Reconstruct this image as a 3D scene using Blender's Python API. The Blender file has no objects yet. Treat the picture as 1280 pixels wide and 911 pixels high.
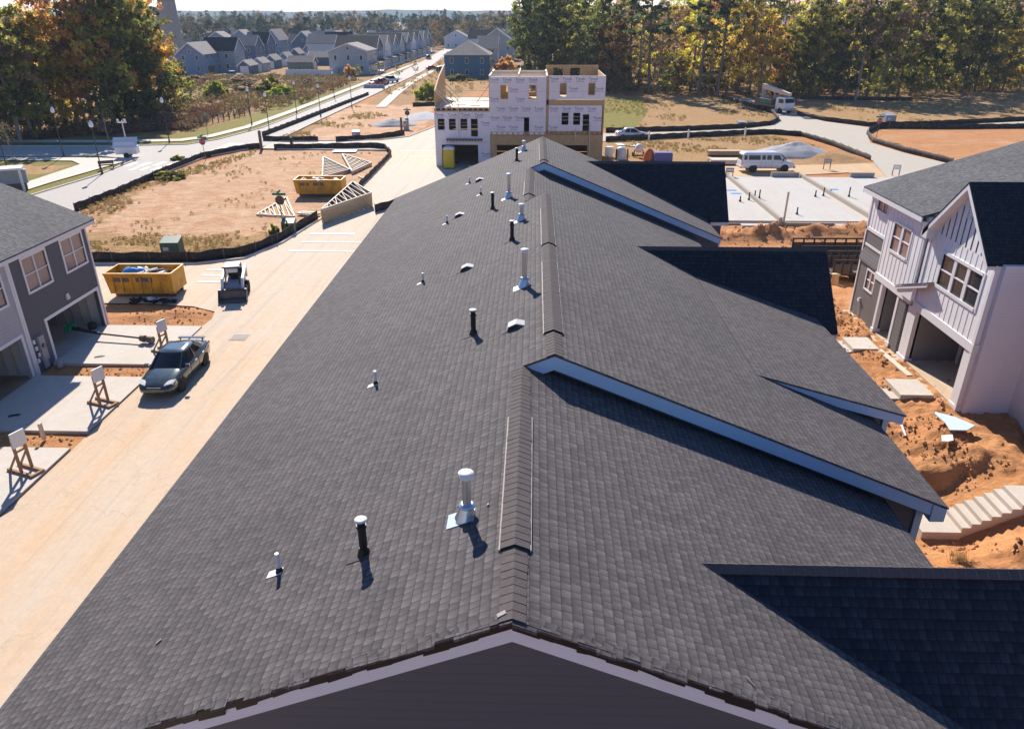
import bpy, math, random
from mathutils import Vector, Matrix, noise
random.seed(7)
R = math.radians
COL = bpy.context.scene.collection
scene = bpy.context.scene

# ------------------------------------------------------------------ camera model
W0, H0, FPX, HOR, VX, CH = 1280.0, 911.0, 920.0, 22.0, 670.0, 15.6
PITCH = math.atan((H0 / 2 - HOR) / FPX)
YAW = math.atan((VX - W0 / 2) / (FPX / math.cos(PITCH)))
FW = Vector((-math.sin(YAW) * math.cos(PITCH), math.cos(YAW) * math.cos(PITCH), -math.sin(PITCH)))
RT = Vector((math.cos(YAW), math.sin(YAW), 0))
UP = RT.cross(FW)

def ray(x, y):
    return FW + RT * ((x - W0 / 2) / FPX) - UP * ((y - H0 / 2) / FPX)

def G(x, y, z=0.0):
    """survey point: where the photo shows a spot of the ground at height z"""
    d = ray(x, y)
    return Vector((0, 0, CH)) + d * ((z - CH) / d.z)

def SY(x, y, Y):
    d = ray(x, y)
    return Vector((0, 0, CH)) + d * (Y / d.y)

# ------------------------------------------------------------------ mesh builder
class MB:
    def __init__(s):
        s.v = []; s.f = []; s.m = []; s.sm = []
    def add(s, verts, faces, m=0, sm=False):
        n = len(s.v)
        s.v += [tuple(p) for p in verts]
        for f in faces:
            s.f.append([i + n for i in f]); s.m.append(m); s.sm.append(sm)
        return s
    def box(s, x0, y0, z0, x1, y1, z1, m=0):
        return s.hexa([(x0, y0, z0), (x1, y0, z0), (x1, y1, z0), (x0, y1, z0), (x0, y0, z1), (x1, y0, z1), (x1, y1, z1), (x0, y1, z1)], m)
    def hexa(s, p, m=0):
        return s.add(p, [(3, 2, 1, 0), (4, 5, 6, 7), (0, 1, 5, 4), (1, 2, 6, 5), (2, 3, 7, 6), (3, 0, 4, 7)], m)
    def cbox(s, c, d, rz=0, m=0, rx=0, ry=0):
        M = Matrix.Translation(Vector(c)) @ Matrix.Rotation(rz, 4, 'Z') @ Matrix.Rotation(ry, 4, 'Y') @ Matrix.Rotation(rx, 4, 'X')
        a, b, e = d[0] / 2, d[1] / 2, d[2] / 2
        return s.hexa([M @ Vector(q) for q in [(-a, -b, -e), (a, -b, -e), (a, b, -e), (-a, b, -e), (-a, -b, e), (a, -b, e), (a, b, e), (-a, b, e)]], m)
    def beam(s, p, q, w, h, m=0, up=(0, 0, 1)):
        p = Vector(p); q = Vector(q); d = (q - p).normalized(); up = Vector(up)
        r = d.cross(up)
        if r.length < 1e-4: r = d.cross(Vector((1, 0, 0)))
        r.normalize(); u = r.cross(d)
        r = r * (w / 2); u = u * (h / 2)
        return s.hexa([p - r - u, p + r - u, q + r - u, q - r - u, p - r + u, p + r + u, q + r + u, q - r + u], m)
    def cyl(s, p, q, r0, r1=None, n=10, m=0, cap=True, sm=True):
        r1 = r0 if r1 is None else r1
        p = Vector(p); q = Vector(q); d = (q - p).normalized()
        a = d.orthogonal().normalized(); b = d.cross(a)
        vs = []
        for c, r in ((p, r0), (q, r1)):
            for i in range(n):
                t = 2 * math.pi * i / n
                vs.append(c + a * (r * math.cos(t)) + b * (r * math.sin(t)))
        s.add(vs, [(i, (i + 1) % n, n + (i + 1) % n, n + i) for i in range(n)], m, sm)
        if cap:
            s.add(vs[n:], [tuple(range(n))], m); s.add(vs[:n], [tuple(range(n - 1, -1, -1))], m)
        return s
    def lathe(s, c, prof, n=14, m=0):
        c = Vector(c); vs = []
        for r, z in prof:
            for i in range(n):
                t = 2 * math.pi * i / n
                vs.append(c + Vector((r * math.cos(t), r * math.sin(t), z)))
        fs = []
        for k in range(len(prof) - 1):
            for i in range(n):
                j = (i + 1) % n
                fs.append((k * n + i, k * n + j, (k + 1) * n + j, (k + 1) * n + i))
        s.add(vs, fs, m, True)
        L = len(prof) - 1
        s.add(vs[L * n:], [tuple(range(n))], m)
        return s
    def prism(s, pts, off, m=0, m2=None):
        """polygon swept by a vector; side faces take m2"""
        n = len(pts); off = Vector(off); a = [Vector(p) for p in pts]; b = [p + off for p in a]
        nr = Vector((0, 0, 0))
        for i in range(n): nr += a[i].cross(a[(i + 1) % n])
        fl = nr.dot(off) > 0
        A = tuple(range(n)); B = tuple(range(n, 2 * n))
        s.add(a + b, [A[::-1] if fl else A, B if fl else B[::-1]], m)
        sd = []
        for i in range(n):
            j = (i + 1) % n
            sd.append((i, j, n + j, n + i) if fl else (j, i, n + i, n + j))
        s.add(a + b, sd, m if m2 is None else m2)
        return s
    def poly(s, pts, m=0):
        return s.add(pts, [tuple(range(len(pts)))], m)
    def loft(s, rings, m=0, closed=True, cap=True, sm=True):
        n = len(rings[0]); vs = [p for r in rings for p in r]; fs = []
        for k in range(len(rings) - 1):
            for i in range(n if closed else n - 1):
                j = (i + 1) % n
                fs.append((k * n + i, k * n + j, (k + 1) * n + j, (k + 1) * n + i))
        s.add(vs, fs, m, sm)
        if cap:
            s.add(rings[0], [tuple(range(n - 1, -1, -1))], m); s.add(rings[-1], [tuple(range(n))], m)
        return s
    def merge(s, o, M=None):
        s.add([(M @ Vector(p)) if M else p for p in o.v], o.f, 0)
        k = len(o.f)
        s.m[-k:] = o.m; s.sm[-k:] = o.sm
        return s
    def build(s, name, mats, parent=None, local=False, weld=False, smooth=None):
        me = bpy.data.meshes.new(name)
        if not isinstance(mats, (list, tuple)): mats = [mats]
        vs = s.v
        if parent is not None and not local:
            M = wm(parent).inverted()
            vs = [M @ Vector(p) for p in vs]
        me.from_pydata([tuple(p) for p in vs], [], s.f)
        for m in mats: me.materials.append(m)
        me.polygons.foreach_set('material_index', s.m)
        me.polygons.foreach_set('use_smooth', s.sm if smooth is None else [smooth] * len(s.f))
        if weld:
            import bmesh
            bm = bmesh.new(); bm.from_mesh(me)
            bmesh.ops.remove_doubles(bm, verts=bm.verts, dist=0.0005)
            bmesh.ops.recalc_face_normals(bm, faces=bm.faces)
            bm.to_mesh(me); bm.free()
        # metre-true box mapping: u along the horizontal of the face, v up its slope
        uv = me.uv_layers.new(name='UVMap')
        co = [v.co for v in me.vertices]
        data = [0.0] * (2 * len(me.loops))
        for p in me.polygons:
            n = p.normal
            if abs(n.z) > 0.995:
                t = Vector((1, 0, 0)); b = Vector((0, 1, 0))
            else:
                t = Vector((0, 0, 1)).cross(n).normalized(); b = n.cross(t)
            for li in p.loop_indices:
                c = co[me.loops[li].vertex_index]
                data[2 * li] = c.dot(t); data[2 * li + 1] = c.dot(b)
        uv.data.foreach_set('uv', data)
        o = bpy.data.objects.new(name, me); COL.objects.link(o)
        if parent is not None: o.parent = parent
        return o

def wm(o):
    M = o.matrix_basis.copy()
    while o.parent is not None:
        o = o.parent; M = o.matrix_basis @ M
    return M

def tag(o, label=None, cat=None, group=None, kind=None):
    if label: o['label'] = label
    if cat: o['category'] = cat
    if group: o['group'] = group
    if kind: o['kind'] = kind
    return o

def thing(name, label, cat, loc=(0, 0, 0), rz=0, group=None):
    o = bpy.data.objects.new(name, None); COL.objects.link(o)
    o.empty_display_size = 0.3
    o.location = loc; o.rotation_euler = (0, 0, rz)
    return tag(o, label, cat, group)

def kids(o): return [c for c in bpy.data.objects if c.parent == o]
def copy_tree(o, kidmap=None):
    c = o.copy(); COL.objects.link(c)
    for ch in kids(o):
        d = ch.copy(); COL.objects.link(d); d.parent = c
        for g in kids(ch):
            e = g.copy(); COL.objects.link(e); e.parent = d
    return c

def fr(o, r, n):
    """wall frame: u along r, v up, w out along n"""
    o = Vector(o); r = Vector(r); n = Vector(n)
    return lambda u, v, w=0.0: o + r * u + Vector((0, 0, v)) + n * w
def fbox(mb, F, u0, u1, v0, v1, w0, w1, m=0):
    p = [F(u0, v0, w0), F(u1, v0, w0), F(u1, v0, w1), F(u0, v0, w1), F(u0, v1, w0), F(u1, v1, w0), F(u1, v1, w1), F(u0, v1, w1)]
    e1 = p[1] - p[0]; e2 = p[3] - p[0]; e3 = p[4] - p[0]
    if e1.cross(e2).dot(e3) < 0: p = [p[3], p[2], p[1], p[0], p[7], p[6], p[5], p[4]]
    return mb.hexa(p, m)
def wall(mb, F, u0, u1, v0, v1, holes=(), t=0.15, m=0):
    """wall with real openings"""
    us = sorted({u0, u1, *[h[0] for h in holes], *[h[1] for h in holes]})
    vs = sorted({v0, v1, *[h[2] for h in holes], *[h[3] for h in holes]})
    def op(i, j):
        if i < 0 or j < 0 or i >= len(us) - 1 or j >= len(vs) - 1: return None
        cu = (us[i] + us[i + 1]) / 2; cv = (vs[j] + vs[j + 1]) / 2
        return any(h[0] < cu < h[1] and h[2] < cv < h[3] for h in holes)
    for i in range(len(us) - 1):
        for j in range(len(vs) - 1):
            if op(i, j): continue
            a, b, c, d = us[i], us[i + 1], vs[j], vs[j + 1]
            mb.poly([F(a, c, 0), F(b, c, 0), F(b, d, 0), F(a, d, 0)], m)
            mb.poly([F(b, c, -t), F(a, c, -t), F(a, d, -t), F(b, d, -t)], m)
            for di, dj, e in ((-1, 0, ((a, c), (a, d))), (1, 0, ((b, d), (b, c))), (0, -1, ((b, c), (a, c))), (0, 1, ((a, d), (b, d)))):
                if op(i + di, j + dj) in (True, None):
                    (p, q), (r, s_) = e
                    mb.poly([F(p, q, -t), F(p, q, 0), F(r, s_, 0), F(r, s_, -t)], m)

# ------------------------------------------------------------------ materials
def nmat(name):
    m = bpy.data.materials.new(name); m.use_nodes = True
    nt = m.node_tree; b = nt.nodes['Principled BSDF']
    return m, nt, b
def N(nt, t, **k):
    n = nt.nodes.new(t)
    for a, v in k.items():
        if a.startswith('i_'): n.inputs[int(a[2:])].default_value = v
        else: setattr(n, a, v)
    return n
def L(nt, a, b): nt.links.new(a, b)
def math_(nt, op, a, b=None, c=None):
    n = nt.nodes.new('ShaderNodeMath'); n.operation = op
    for i, x in enumerate((a, b, c)):
        if x is None: continue
        if isinstance(x, (int, float)): n.inputs[i].default_value = x
        else: nt.links.new(x, n.inputs[i])
    return n.outputs[0]
def mixc(nt, f, a, b, bt='MIX'):
    n = nt.nodes.new('ShaderNodeMix'); n.data_type = 'RGBA'; n.blend_type = bt
    for i, x in ((0, f), (6, a), (7, b)):
        if isinstance(x, (int, float)): n.inputs[i].default_value = x
        elif isinstance(x, tuple): n.inputs[i].default_value = (*x[:3], 1)
        else: nt.links.new(x, n.inputs[i])
    return n.outputs[2]
def ramp(nt, f, stops):
    n = nt.nodes.new('ShaderNodeValToRGB'); e = n.color_ramp.elements
    while len(e) < len(stops): e.new(0.5)
    for k, (p, c) in enumerate(stops):
        e[k].position = p; e[k].color = (*c, 1) if isinstance(c, tuple) else (c, c, c, 1)
    nt.links.new(f, n.inputs[0])
    return n.outputs[0]
def tex(nt, scale, detail=4, rough=0.6, vec=None, dist=0.0):
    n = nt.nodes.new('ShaderNodeTexNoise')
    n.inputs['Scale'].default_value = scale; n.inputs['Detail'].default_value = detail
    n.inputs['Roughness'].default_value = rough; n.inputs['Distortion'].default_value = dist
    if vec is not None: nt.links.new(vec, n.inputs['Vector'])
    return n.outputs['Fac']
def geo(nt): return nt.nodes.new('ShaderNodeNewGeometry').outputs['Position']
def obj(nt): return nt.nodes.new('ShaderNodeTexCoord').outputs['Object']
def uvn(nt): return nt.nodes.new('ShaderNodeTexCoord').outputs['UV']
def bump(nt, b, h, st=0.3, d=0.02):
    n = nt.nodes.new('ShaderNodeBump'); n.inputs['Strength'].default_value = st; n.inputs['Distance'].default_value = d
    nt.links.new(h, n.inputs['Height']); nt.links.new(n.outputs[0], b.inputs['Normal'])

def plain(name, c, rough=0.6, var=0.18, scale=3.0, metal=0.0, bmp=0.0, spec=0.4, fine=40.0, dirt=None):
    m, nt, b = nmat(name); v = obj(nt)
    f = tex(nt, scale, 5, 0.65, v); g = tex(nt, fine, 3, 0.6, v)
    t = math_(nt, 'MULTIPLY_ADD', f, 0.7, math_(nt, 'MULTIPLY', g, 0.3))
    t = math_(nt, 'MULTIPLY_ADD', math_(nt, 'SUBTRACT', t, 0.5), 4 * var, 1.0)
    n = nt.nodes.new('ShaderNodeVectorMath'); n.operation = 'SCALE'; n.inputs[0].default_value = c
    L(nt, t, n.inputs['Scale']); out = n.outputs[0]
    if dirt:
        out = mixc(nt, ramp(nt, tex(nt, scale * 0.7, 6, 0.7, v, 0.4), [(0.48, 0.0), (0.72, dirt[1])]), out, dirt[0])
    L(nt, out, b.inputs['Base Color'])
    b.inputs['Roughness'].default_value = rough; b.inputs['Metallic'].default_value = metal
    b.inputs['Specular IOR Level'].default_value = spec
    if bmp: bump(nt, b, g, bmp, 0.02)
    return m

def shingle(name, base, tint, contrast=1.0):
    m, nt, b = nmat(name); uv = uvn(nt)
    sp = N(nt, 'ShaderNodeSeparateXYZ'); L(nt, uv, sp.inputs[0]); u, v = sp.outputs[0], sp.outputs[1]
    rv = math_(nt, 'DIVIDE', v, 0.145); row = math_(nt, 'FLOOR', rv); fv = math_(nt, 'FRACT', rv)
    wr = N(nt, 'ShaderNodeTexWhiteNoise', noise_dimensions='1D'); L(nt, row, wr.inputs['W'])
    uu = math_(nt, 'ADD', math_(nt, 'DIVIDE', u, 0.128), math_(nt, 'MULTIPLY', wr.outputs[0], 7.0))
    # unequal tab widths
    wob = math_(nt, 'MULTIPLY', math_(nt, 'SINE', math_(nt, 'ADD', math_(nt, 'MULTIPLY', uu, 1.9), math_(nt, 'MULTIPLY', wr.outputs[0], 40.0))), 0.10)
    uu = math_(nt, 'ADD', uu, wob)
    col = math_(nt, 'FLOOR', uu); fu = math_(nt, 'FRACT', uu)
    cx = N(nt, 'ShaderNodeCombineXYZ'); L(nt, col, cx.inputs[0]); L(nt, row, cx.inputs[1])
    wc = N(nt, 'ShaderNodeTexWhiteNoise', noise_dimensions='2D'); L(nt, cx.outputs[0], wc.inputs['Vector'])
    tone = wc.outputs['Value']
    tooth = math_(nt, 'GREATER_THAN', tone, 0.5)
    big = tex(nt, 0.35, 4, 0.6, uv); gran = tex(nt, 90.0, 2, 0.7, uv); mid = tex(nt, 9.0, 3, 0.6, uv)
    k = math_(nt, 'MULTIPLY_ADD', math_(nt, 'SUBTRACT', tone, 0.5), 0.26 * contrast, 1.0)
    k = math_(nt, 'MULTIPLY', k, math_(nt, 'MULTIPLY_ADD', math_(nt, 'MULTIPLY', fu, math_(nt, 'SUBTRACT', 1.0, fv)), 0.8 * contrast, 1.0 - 0.2 * contrast))  # shading of the laminate layers painted as a gradient in each tab
    k = math_(nt, 'MULTIPLY', k, math_(nt, 'MULTIPLY_ADD', math_(nt, 'SUBTRACT', big, 0.5), 0.55, 1.0))
    k = math_(nt, 'MULTIPLY', k, math_(nt, 'MULTIPLY_ADD', math_(nt, 'SUBTRACT', gran, 0.5), 1.1, 1.0))
    k = math_(nt, 'MULTIPLY', k, math_(nt, 'MULTIPLY_ADD', math_(nt, 'SUBTRACT', mid, 0.5), 0.5, 1.0))
    # butt-edge shadow painted on each course, band on the lower layer, slots between tabs
    edge = math_(nt, 'LESS_THAN', fv, 0.10)
    slot = math_(nt, 'LESS_THAN', fu, 0.07)
    top = math_(nt, 'MULTIPLY', math_(nt, 'GREATER_THAN', fv, 0.84), math_(nt, 'SUBTRACT', 1.0, tooth))
    k = math_(nt, 'MULTIPLY', k, math_(nt, 'SUBTRACT', 1.0, math_(nt, 'MULTIPLY', edge, 0.5 * contrast)))
    k = math_(nt, 'MULTIPLY', k, math_(nt, 'SUBTRACT', 1.0, math_(nt, 'MULTIPLY', math_(nt, 'MULTIPLY', slot, tooth), 0.65 * contrast)))
    k = math_(nt, 'MULTIPLY', k, math_(nt, 'SUBTRACT', 1.0, math_(nt, 'MULTIPLY', top, 0.12 * contrast)))
    c = mixc(nt, wc.outputs['Color'] if False else tone, base, tint)
    n = N(nt, 'ShaderNodeVectorMath', operation='SCALE'); L(nt, c, n.inputs[0]); L(nt, k, n.inputs['Scale'])
    L(nt, n.outputs[0], b.inputs['Base Color'])
    b.inputs['Roughness'].default_value = 0.9; b.inputs['Specular IOR Level'].default_value = 0.25
    h = math_(nt, 'ADD', math_(nt, 'SUBTRACT', 1.0, fv), math_(nt, 'MULTIPLY', tooth, 0.5))
    h = math_(nt, 'ADD', h, math_(nt, 'MULTIPLY', gran, 0.5))
    bump(nt, b, h, 0.8, 0.010)
    return m

def siding(name, c, lap=0.16, var=0.08, depth=0.5):
    m, nt, b = nmat(name); uv = uvn(nt)
    sp = N(nt, 'ShaderNodeSeparateXYZ'); L(nt, uv, sp.inputs[0])
    fv = math_(nt, 'FRACT', math_(nt, 'DIVIDE', sp.outputs[1], lap))
    f = tex(nt, 1.3, 4, 0.6, obj(nt))
    k = math_(nt, 'MULTIPLY_ADD', math_(nt, 'SUBTRACT', f, 0.5), 3 * var, 1.0)
    k = math_(nt, 'MULTIPLY', k, math_(nt, 'SUBTRACT', 1.0, math_(nt, 'MULTIPLY', math_(nt, 'LESS_THAN', fv, 0.1), depth)))
    n = N(nt, 'ShaderNodeVectorMath', operation='SCALE'); n.inputs[0].default_value = c; L(nt, k, n.inputs['Scale'])
    L(nt, n.outputs[0], b.inputs['Base Color']); b.inputs['Roughness'].default_value = 0.6
    bump(nt, b, math_(nt, 'SUBTRACT', 1.0, fv), 0.5, 0.02)
    return m

def concrete(name, c, stain, amt=0.6, joint=0.0, sc=0.25, grad=None, tracks=0.0):
    m, nt, b = nmat(name); p = geo(nt)
    a = tex(nt, sc, 7, 0.68, p, 0.6); d = tex(nt, 2.5, 5, 0.7, p); g = tex(nt, 14, 4, 0.7, p)
    st = N(nt, 'ShaderNodeMapping'); st.inputs['Scale'].default_value = (0.9, 0.07, 1); L(nt, p, st.inputs[0])
    tr = tex(nt, 1.0, 4, 0.6, st.outputs[0])
    f = ramp(nt, math_(nt, 'MULTIPLY_ADD', tr, 0.6, math_(nt, 'MULTIPLY', a, 0.45)), [(0.36, 0.0), (0.68, 1.0)])
    f = math_(nt, 'MULTIPLY', f, amt)
    if grad:                                    # clay tracked in from the bare end
        gs = N(nt, 'ShaderNodeSeparateXYZ'); L(nt, p, gs.inputs[0])
        mr = N(nt, 'ShaderNodeMapRange'); L(nt, gs.outputs[1], mr.inputs[0]); mr.inputs[1].default_value = grad[0]; mr.inputs[2].default_value = grad[1]; mr.inputs[3].default_value = 0.25; mr.inputs[4].default_value = 1.0
        f = math_(nt, 'MULTIPLY', math_(nt, 'ADD', f, 0.28), mr.outputs[0])
    k = math_(nt, 'MULTIPLY_ADD', math_(nt, 'SUBTRACT', d, 0.5), 0.30, 1.0)
    k = math_(nt, 'MULTIPLY', k, math_(nt, 'MULTIPLY_ADD', math_(nt, 'SUBTRACT', g, 0.5), 0.30, 1.0))
    col = mixc(nt, f, c, stain)
    n = N(nt, 'ShaderNodeVectorMath', operation='SCALE'); L(nt, col, n.inputs[0])
    if tracks:                                  # tyre smears along the lane
        tm_ = N(nt, 'ShaderNodeMapping'); tm_.inputs['Scale'].default_value = (1.9, 0.045, 1); tm_.inputs['Rotation'].default_value = (0, 0, 0.03); L(nt, p, tm_.inputs[0])
        ts_ = ramp(nt, tex(nt, 1.0, 5, 0.7, tm_.outputs[0], 0.4), [(0.50, 0.0), (0.66, 1.0)])
        k = math_(nt, 'MULTIPLY', k, math_(nt, 'SUBTRACT', 1.0, math_(nt, 'MULTIPLY', ts_, tracks)))
        cr = N(nt, 'ShaderNodeTexVoronoi', feature='DISTANCE_TO_EDGE'); cr.inputs['Scale'].default_value = 0.16; wv = N(nt, 'ShaderNodeVectorMath', operation='ADD'); L(nt, p, wv.inputs[0]); nn = N(nt, 'ShaderNodeTexNoise'); nn.inputs['Scale'].default_value = 0.9; nn.inputs['Detail'].default_value = 5; L(nt, p, nn.inputs['Vector']); sc2 = N(nt, 'ShaderNodeVectorMath', operation='SCALE'); L(nt, nn.outputs['Color'], sc2.inputs[0]); sc2.inputs['Scale'].default_value = 2.2; L(nt, sc2.outputs[0], wv.inputs[1]); L(nt, wv.outputs[0], cr.inputs['Vector'])
        k = math_(nt, 'MULTIPLY', k, math_(nt, 'SUBTRACT', 1.0, math_(nt, 'MULTIPLY', math_(nt, 'LESS_THAN', cr.outputs['Distance'], 0.004), 0.10)))
    if joint:
        sp = N(nt, 'ShaderNodeSeparateXYZ'); L(nt, p, sp.inputs[0])
        fy = math_(nt, 'LESS_THAN', math_(nt, 'FRACT', math_(nt, 'DIVIDE', sp.outputs[1], joint)), 0.03 / joint * 1.6)
        k = math_(nt, 'MULTIPLY', k, math_(nt, 'SUBTRACT', 1.0, math_(nt, 'MULTIPLY', fy, 0.35)))
    L(nt, k, n.inputs['Scale'])
    L(nt, n.outputs[0], b.inputs['Base Color']); b.inputs['Roughness'].default_value = 0.85
    b.inputs['Specular IOR Level'].default_value = 0.2
    bump(nt, b, g, 0.25, 0.01)
    return m

def glassy(name, c=(0.03, 0.035, 0.04), rough=0.06, spec=0.6):
    m, nt, b = nmat(name)
    f = tex(nt, 1.5, 3, 0.5, obj(nt))
    L(nt, mixc(nt, f, c, tuple(x * 1.6 for x in c)), b.inputs['Base Color'])
    b.inputs['Roughness'].default_value = rough; b.inputs['Specular IOR Level'].default_value = spec
    return m

def paint(name, c, rough=0.25, coat=0.6, metal=0.0, dust=None):
    m, nt, b = nmat(name); v = obj(nt)
    f = tex(nt, 6, 4, 0.6, v)
    out = mixc(nt, f, tuple(x * 0.9 for x in c), tuple(x * 1.1 for x in c))
    if dust:
        out = mixc(nt, ramp(nt, tex(nt, 3, 6, 0.7, v), [(0.4, 0.0), (0.75, dust)]), out, (0.32, 0.2, 0.12))
    L(nt, out, b.inputs['Base Color'])
    b.inputs['Roughness'].default_value = rough; b.inputs['Coat Weight'].default_value = coat; b.inputs['Metallic'].default_value = metal
    return m

def foliage(name, dark, light, trans=0.35):
    m, nt, b = nmat(name)
    at = N(nt, 'ShaderNodeAttribute', attribute_name='tone')
    oi = N(nt, 'ShaderNodeObjectInfo')
    c = mixc(nt, at.outputs['Fac'], dark, light)
    h = N(nt, 'ShaderNodeHueSaturation'); L(nt, c, h.inputs['Color'])
    L(nt, math_(nt, 'MULTIPLY_ADD', oi.outputs['Random'], 0.05, 0.475), h.inputs['Hue'])
    L(nt, math_(nt, 'MULTIPLY_ADD', oi.outputs['Random'], 0.5, 0.75), h.inputs['Value'])
    L(nt, h.outputs[0], b.inputs['Base Color']); b.inputs['Roughness'].default_value = 0.75
    b.inputs['Specular IOR Level'].default_value = 0.2
    t = N(nt, 'ShaderNodeBsdfTranslucent'); L(nt, h.outputs[0], t.inputs[0])
    mx = N(nt, 'ShaderNodeMixShader'); mx.inputs[0].default_value = trans
    L(nt, b.outputs[0], mx.inputs[1]); L(nt, t.outputs[0], mx.inputs[2])
    L(nt, mx.outputs[0], nt.nodes['Material Output'].inputs[0])
    return m

M = {}
M['shingle'] = shingle('charcoal_shingle', (0.092, 0.081, 0.081), (0.108, 0.095, 0.095))
M['cap'] = plain('ridge_cap_shingle', (0.100, 0.084, 0.081), 0.9, 0.2, 5, bmp=0.5, spec=0.2)
M['dkshingle'] = shingle('dark_shaded_shingle', (0.019, 0.023, 0.030), (0.028, 0.033, 0.041))  # shade of the unlit cross gable slopes put into the colour
M['shgrey'] = shingle('grey_shingle', (0.085, 0.082, 0.085), (0.125, 0.12, 0.122), 0.8)
M['browntile'] = shingle('brown_shingle', (0.22, 0.185, 0.165), (0.30, 0.255, 0.23), 0.5)
M['darksiding'] = siding('charcoal_siding', (0.084, 0.091, 0.112), 0.17, 0.04, 0.15)
M['greysiding'] = siding('grey_siding', (0.17, 0.165, 0.165), 0.2, 0.05, 0.6)
M['lightsiding'] = siding('pale_grey_siding', (0.42, 0.40, 0.42), 0.17, 0.05, 0.2)
M['tealsiding'] = siding('slate_siding', (0.10, 0.13, 0.15), 0.17)
M['bb'] = plain('white_board_and_batten', (0.85, 0.82, 0.81), 0.5, 0.04, 1.2)
M['trim'] = plain('white_trim', (0.76, 0.73, 0.73), 0.5, 0.05, 2.0)
M['neartrim'] = plain('trim_tinted_near_shade', (0.66, 0.69, 0.76), 0.5, 0.05, 2.0)  # same white trim, with the near gable's shade put into the colour
M['rowtrim'] = plain('trim_tinted_blue_shade', (0.42, 0.59, 0.75), 0.5, 0.05, 2.0)  # same white trim, with blue sky-lit shade put into the colour
M['pinkwhite'] = siding('white_lap_siding', (0.80, 0.74, 0.74), 0.12, 0.04, 0.12)
M['interior'] = plain('interior_drywall', (0.52, 0.50, 0.48), 0.8, 0.1, 1.0)
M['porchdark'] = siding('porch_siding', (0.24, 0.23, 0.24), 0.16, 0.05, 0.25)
M['stud'] = plain('stud_lumber', (0.45, 0.36, 0.26), 0.7, 0.15, 2.0)
M['pane'] = glassy('window_glass')
M['panewarm'] = glassy('window_glass_pink_reflection', (0.24, 0.16, 0.14), 0.12, 0.5)  # pinkish reflection of the lit ground painted into the pane colour
M['lumber'] = plain('raw_lumber', (0.52, 0.36, 0.20), 0.7, 0.2, 3.0, fine=25)
M['lumberpale'] = plain('pale_lumber', (0.66, 0.55, 0.42), 0.7, 0.15, 3.0)
M['stand'] = plain('weathered_stake_wood', (0.33, 0.19, 0.10), 0.8, 0.2, 4.0)
M['osb'] = plain('osb_sheathing', (0.50, 0.33, 0.16), 0.75, 0.25, 3.0, fine=22)
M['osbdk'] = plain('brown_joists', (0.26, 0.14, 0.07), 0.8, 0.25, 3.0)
def wrapmat():
    m, nt, b = nmat('white_house_wrap'); v = obj(nt); sp = N(nt, 'ShaderNodeSeparateXYZ'); L(nt, v, sp.inputs[0])
    st = N(nt, 'ShaderNodeMapping'); st.inputs['Scale'].default_value = (2.2, 1, 0.7); L(nt, v, st.inputs[0]); f = tex(nt, 1.6, 6, 0.7, st.outputs[0], 0.8); g = tex(nt, 0.4, 4, 0.6, v)
    seam = math_(nt, 'LESS_THAN', math_(nt, 'FRACT', math_(nt, 'DIVIDE', sp.outputs[2], 2.72)), 0.022)
    k = math_(nt, 'MULTIPLY_ADD', math_(nt, 'SUBTRACT', f, 0.5), 0.28, math_(nt, 'MULTIPLY_ADD', math_(nt, 'SUBTRACT', g, 0.5), 0.25, 1.0)); k = math_(nt, 'MULTIPLY', k, math_(nt, 'SUBTRACT', 1.0, math_(nt, 'MULTIPLY', seam, 0.18)))
    n = N(nt, 'ShaderNodeVectorMath', operation='SCALE'); n.inputs[0].default_value = (0.74, 0.70, 0.73); L(nt, k, n.inputs['Scale']); L(nt, n.outputs[0], b.inputs['Base Color']); b.inputs['Roughness'].default_value = 0.5
    bump(nt, b, f, 0.5, 0.05); return m
M['wrap'] = wrapmat()
M['wrapink'] = plain('house_wrap_print', (0.10, 0.10, 0.22), 0.6, 0.05)
M['conc'] = concrete('pale_concrete', (0.58, 0.53, 0.47), (0.48, 0.34, 0.22), 0.35)
M['slabc'] = concrete('new_concrete_slab', (0.52, 0.50, 0.46), (0.46, 0.37, 0.28), 0.45)
M['cmu'] = concrete('concrete_block', (0.40, 0.36, 0.31), (0.45, 0.30, 0.20), 0.3)
M['alley'] = concrete('clay_stained_concrete', (0.56, 0.485, 0.395), (0.60, 0.42, 0.27), 0.85, 0, grad=(78, 24), tracks=0.13)
M['track'] = concrete('clay_track', (0.58, 0.42, 0.26), (0.50, 0.28, 0.13), 0.6)
M['lane'] = concrete('pale_grey_concrete', (0.46, 0.42, 0.36), (0.48, 0.36, 0.24), 0.4)
M['street'] = concrete('pale_asphalt', (0.43, 0.405, 0.375), (0.48, 0.38, 0.28), 0.45)
M['walk'] = concrete('sidewalk_concrete', (0.60, 0.54, 0.46), (0.50, 0.42, 0.32), 0.3, 1.5)
M['stripe'] = plain('road_paint', (0.52, 0.48, 0.42), 0.7, 0.4, 2.0)
M['silt'] = plain('black_silt_fabric', (0.030, 0.024, 0.022), 0.8, 0.3, 3.0, dirt=((0.20, 0.11, 0.06), 0.6))
M['stake'] = plain('grey_stake', (0.16, 0.12, 0.09), 0.8, 0.2, 5)
M['galv'] = plain('galvanised_metal', (0.62, 0.64, 0.66), 0.28, 0.08, 8, metal=0.85)
M['whitecap'] = plain('white_metal', (0.75, 0.73, 0.71), 0.4, 0.06, 8)
M['blackpipe'] = plain('black_pipe', (0.012, 0.012, 0.013), 0.5, 0.1, 8)
M['pvc'] = plain('white_pvc', (0.7, 0.7, 0.7), 0.4, 0.05, 8)
M['ventgrey'] = plain('dull_vent_metal', (0.42, 0.41, 0.40), 0.5, 0.15, 8)
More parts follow.
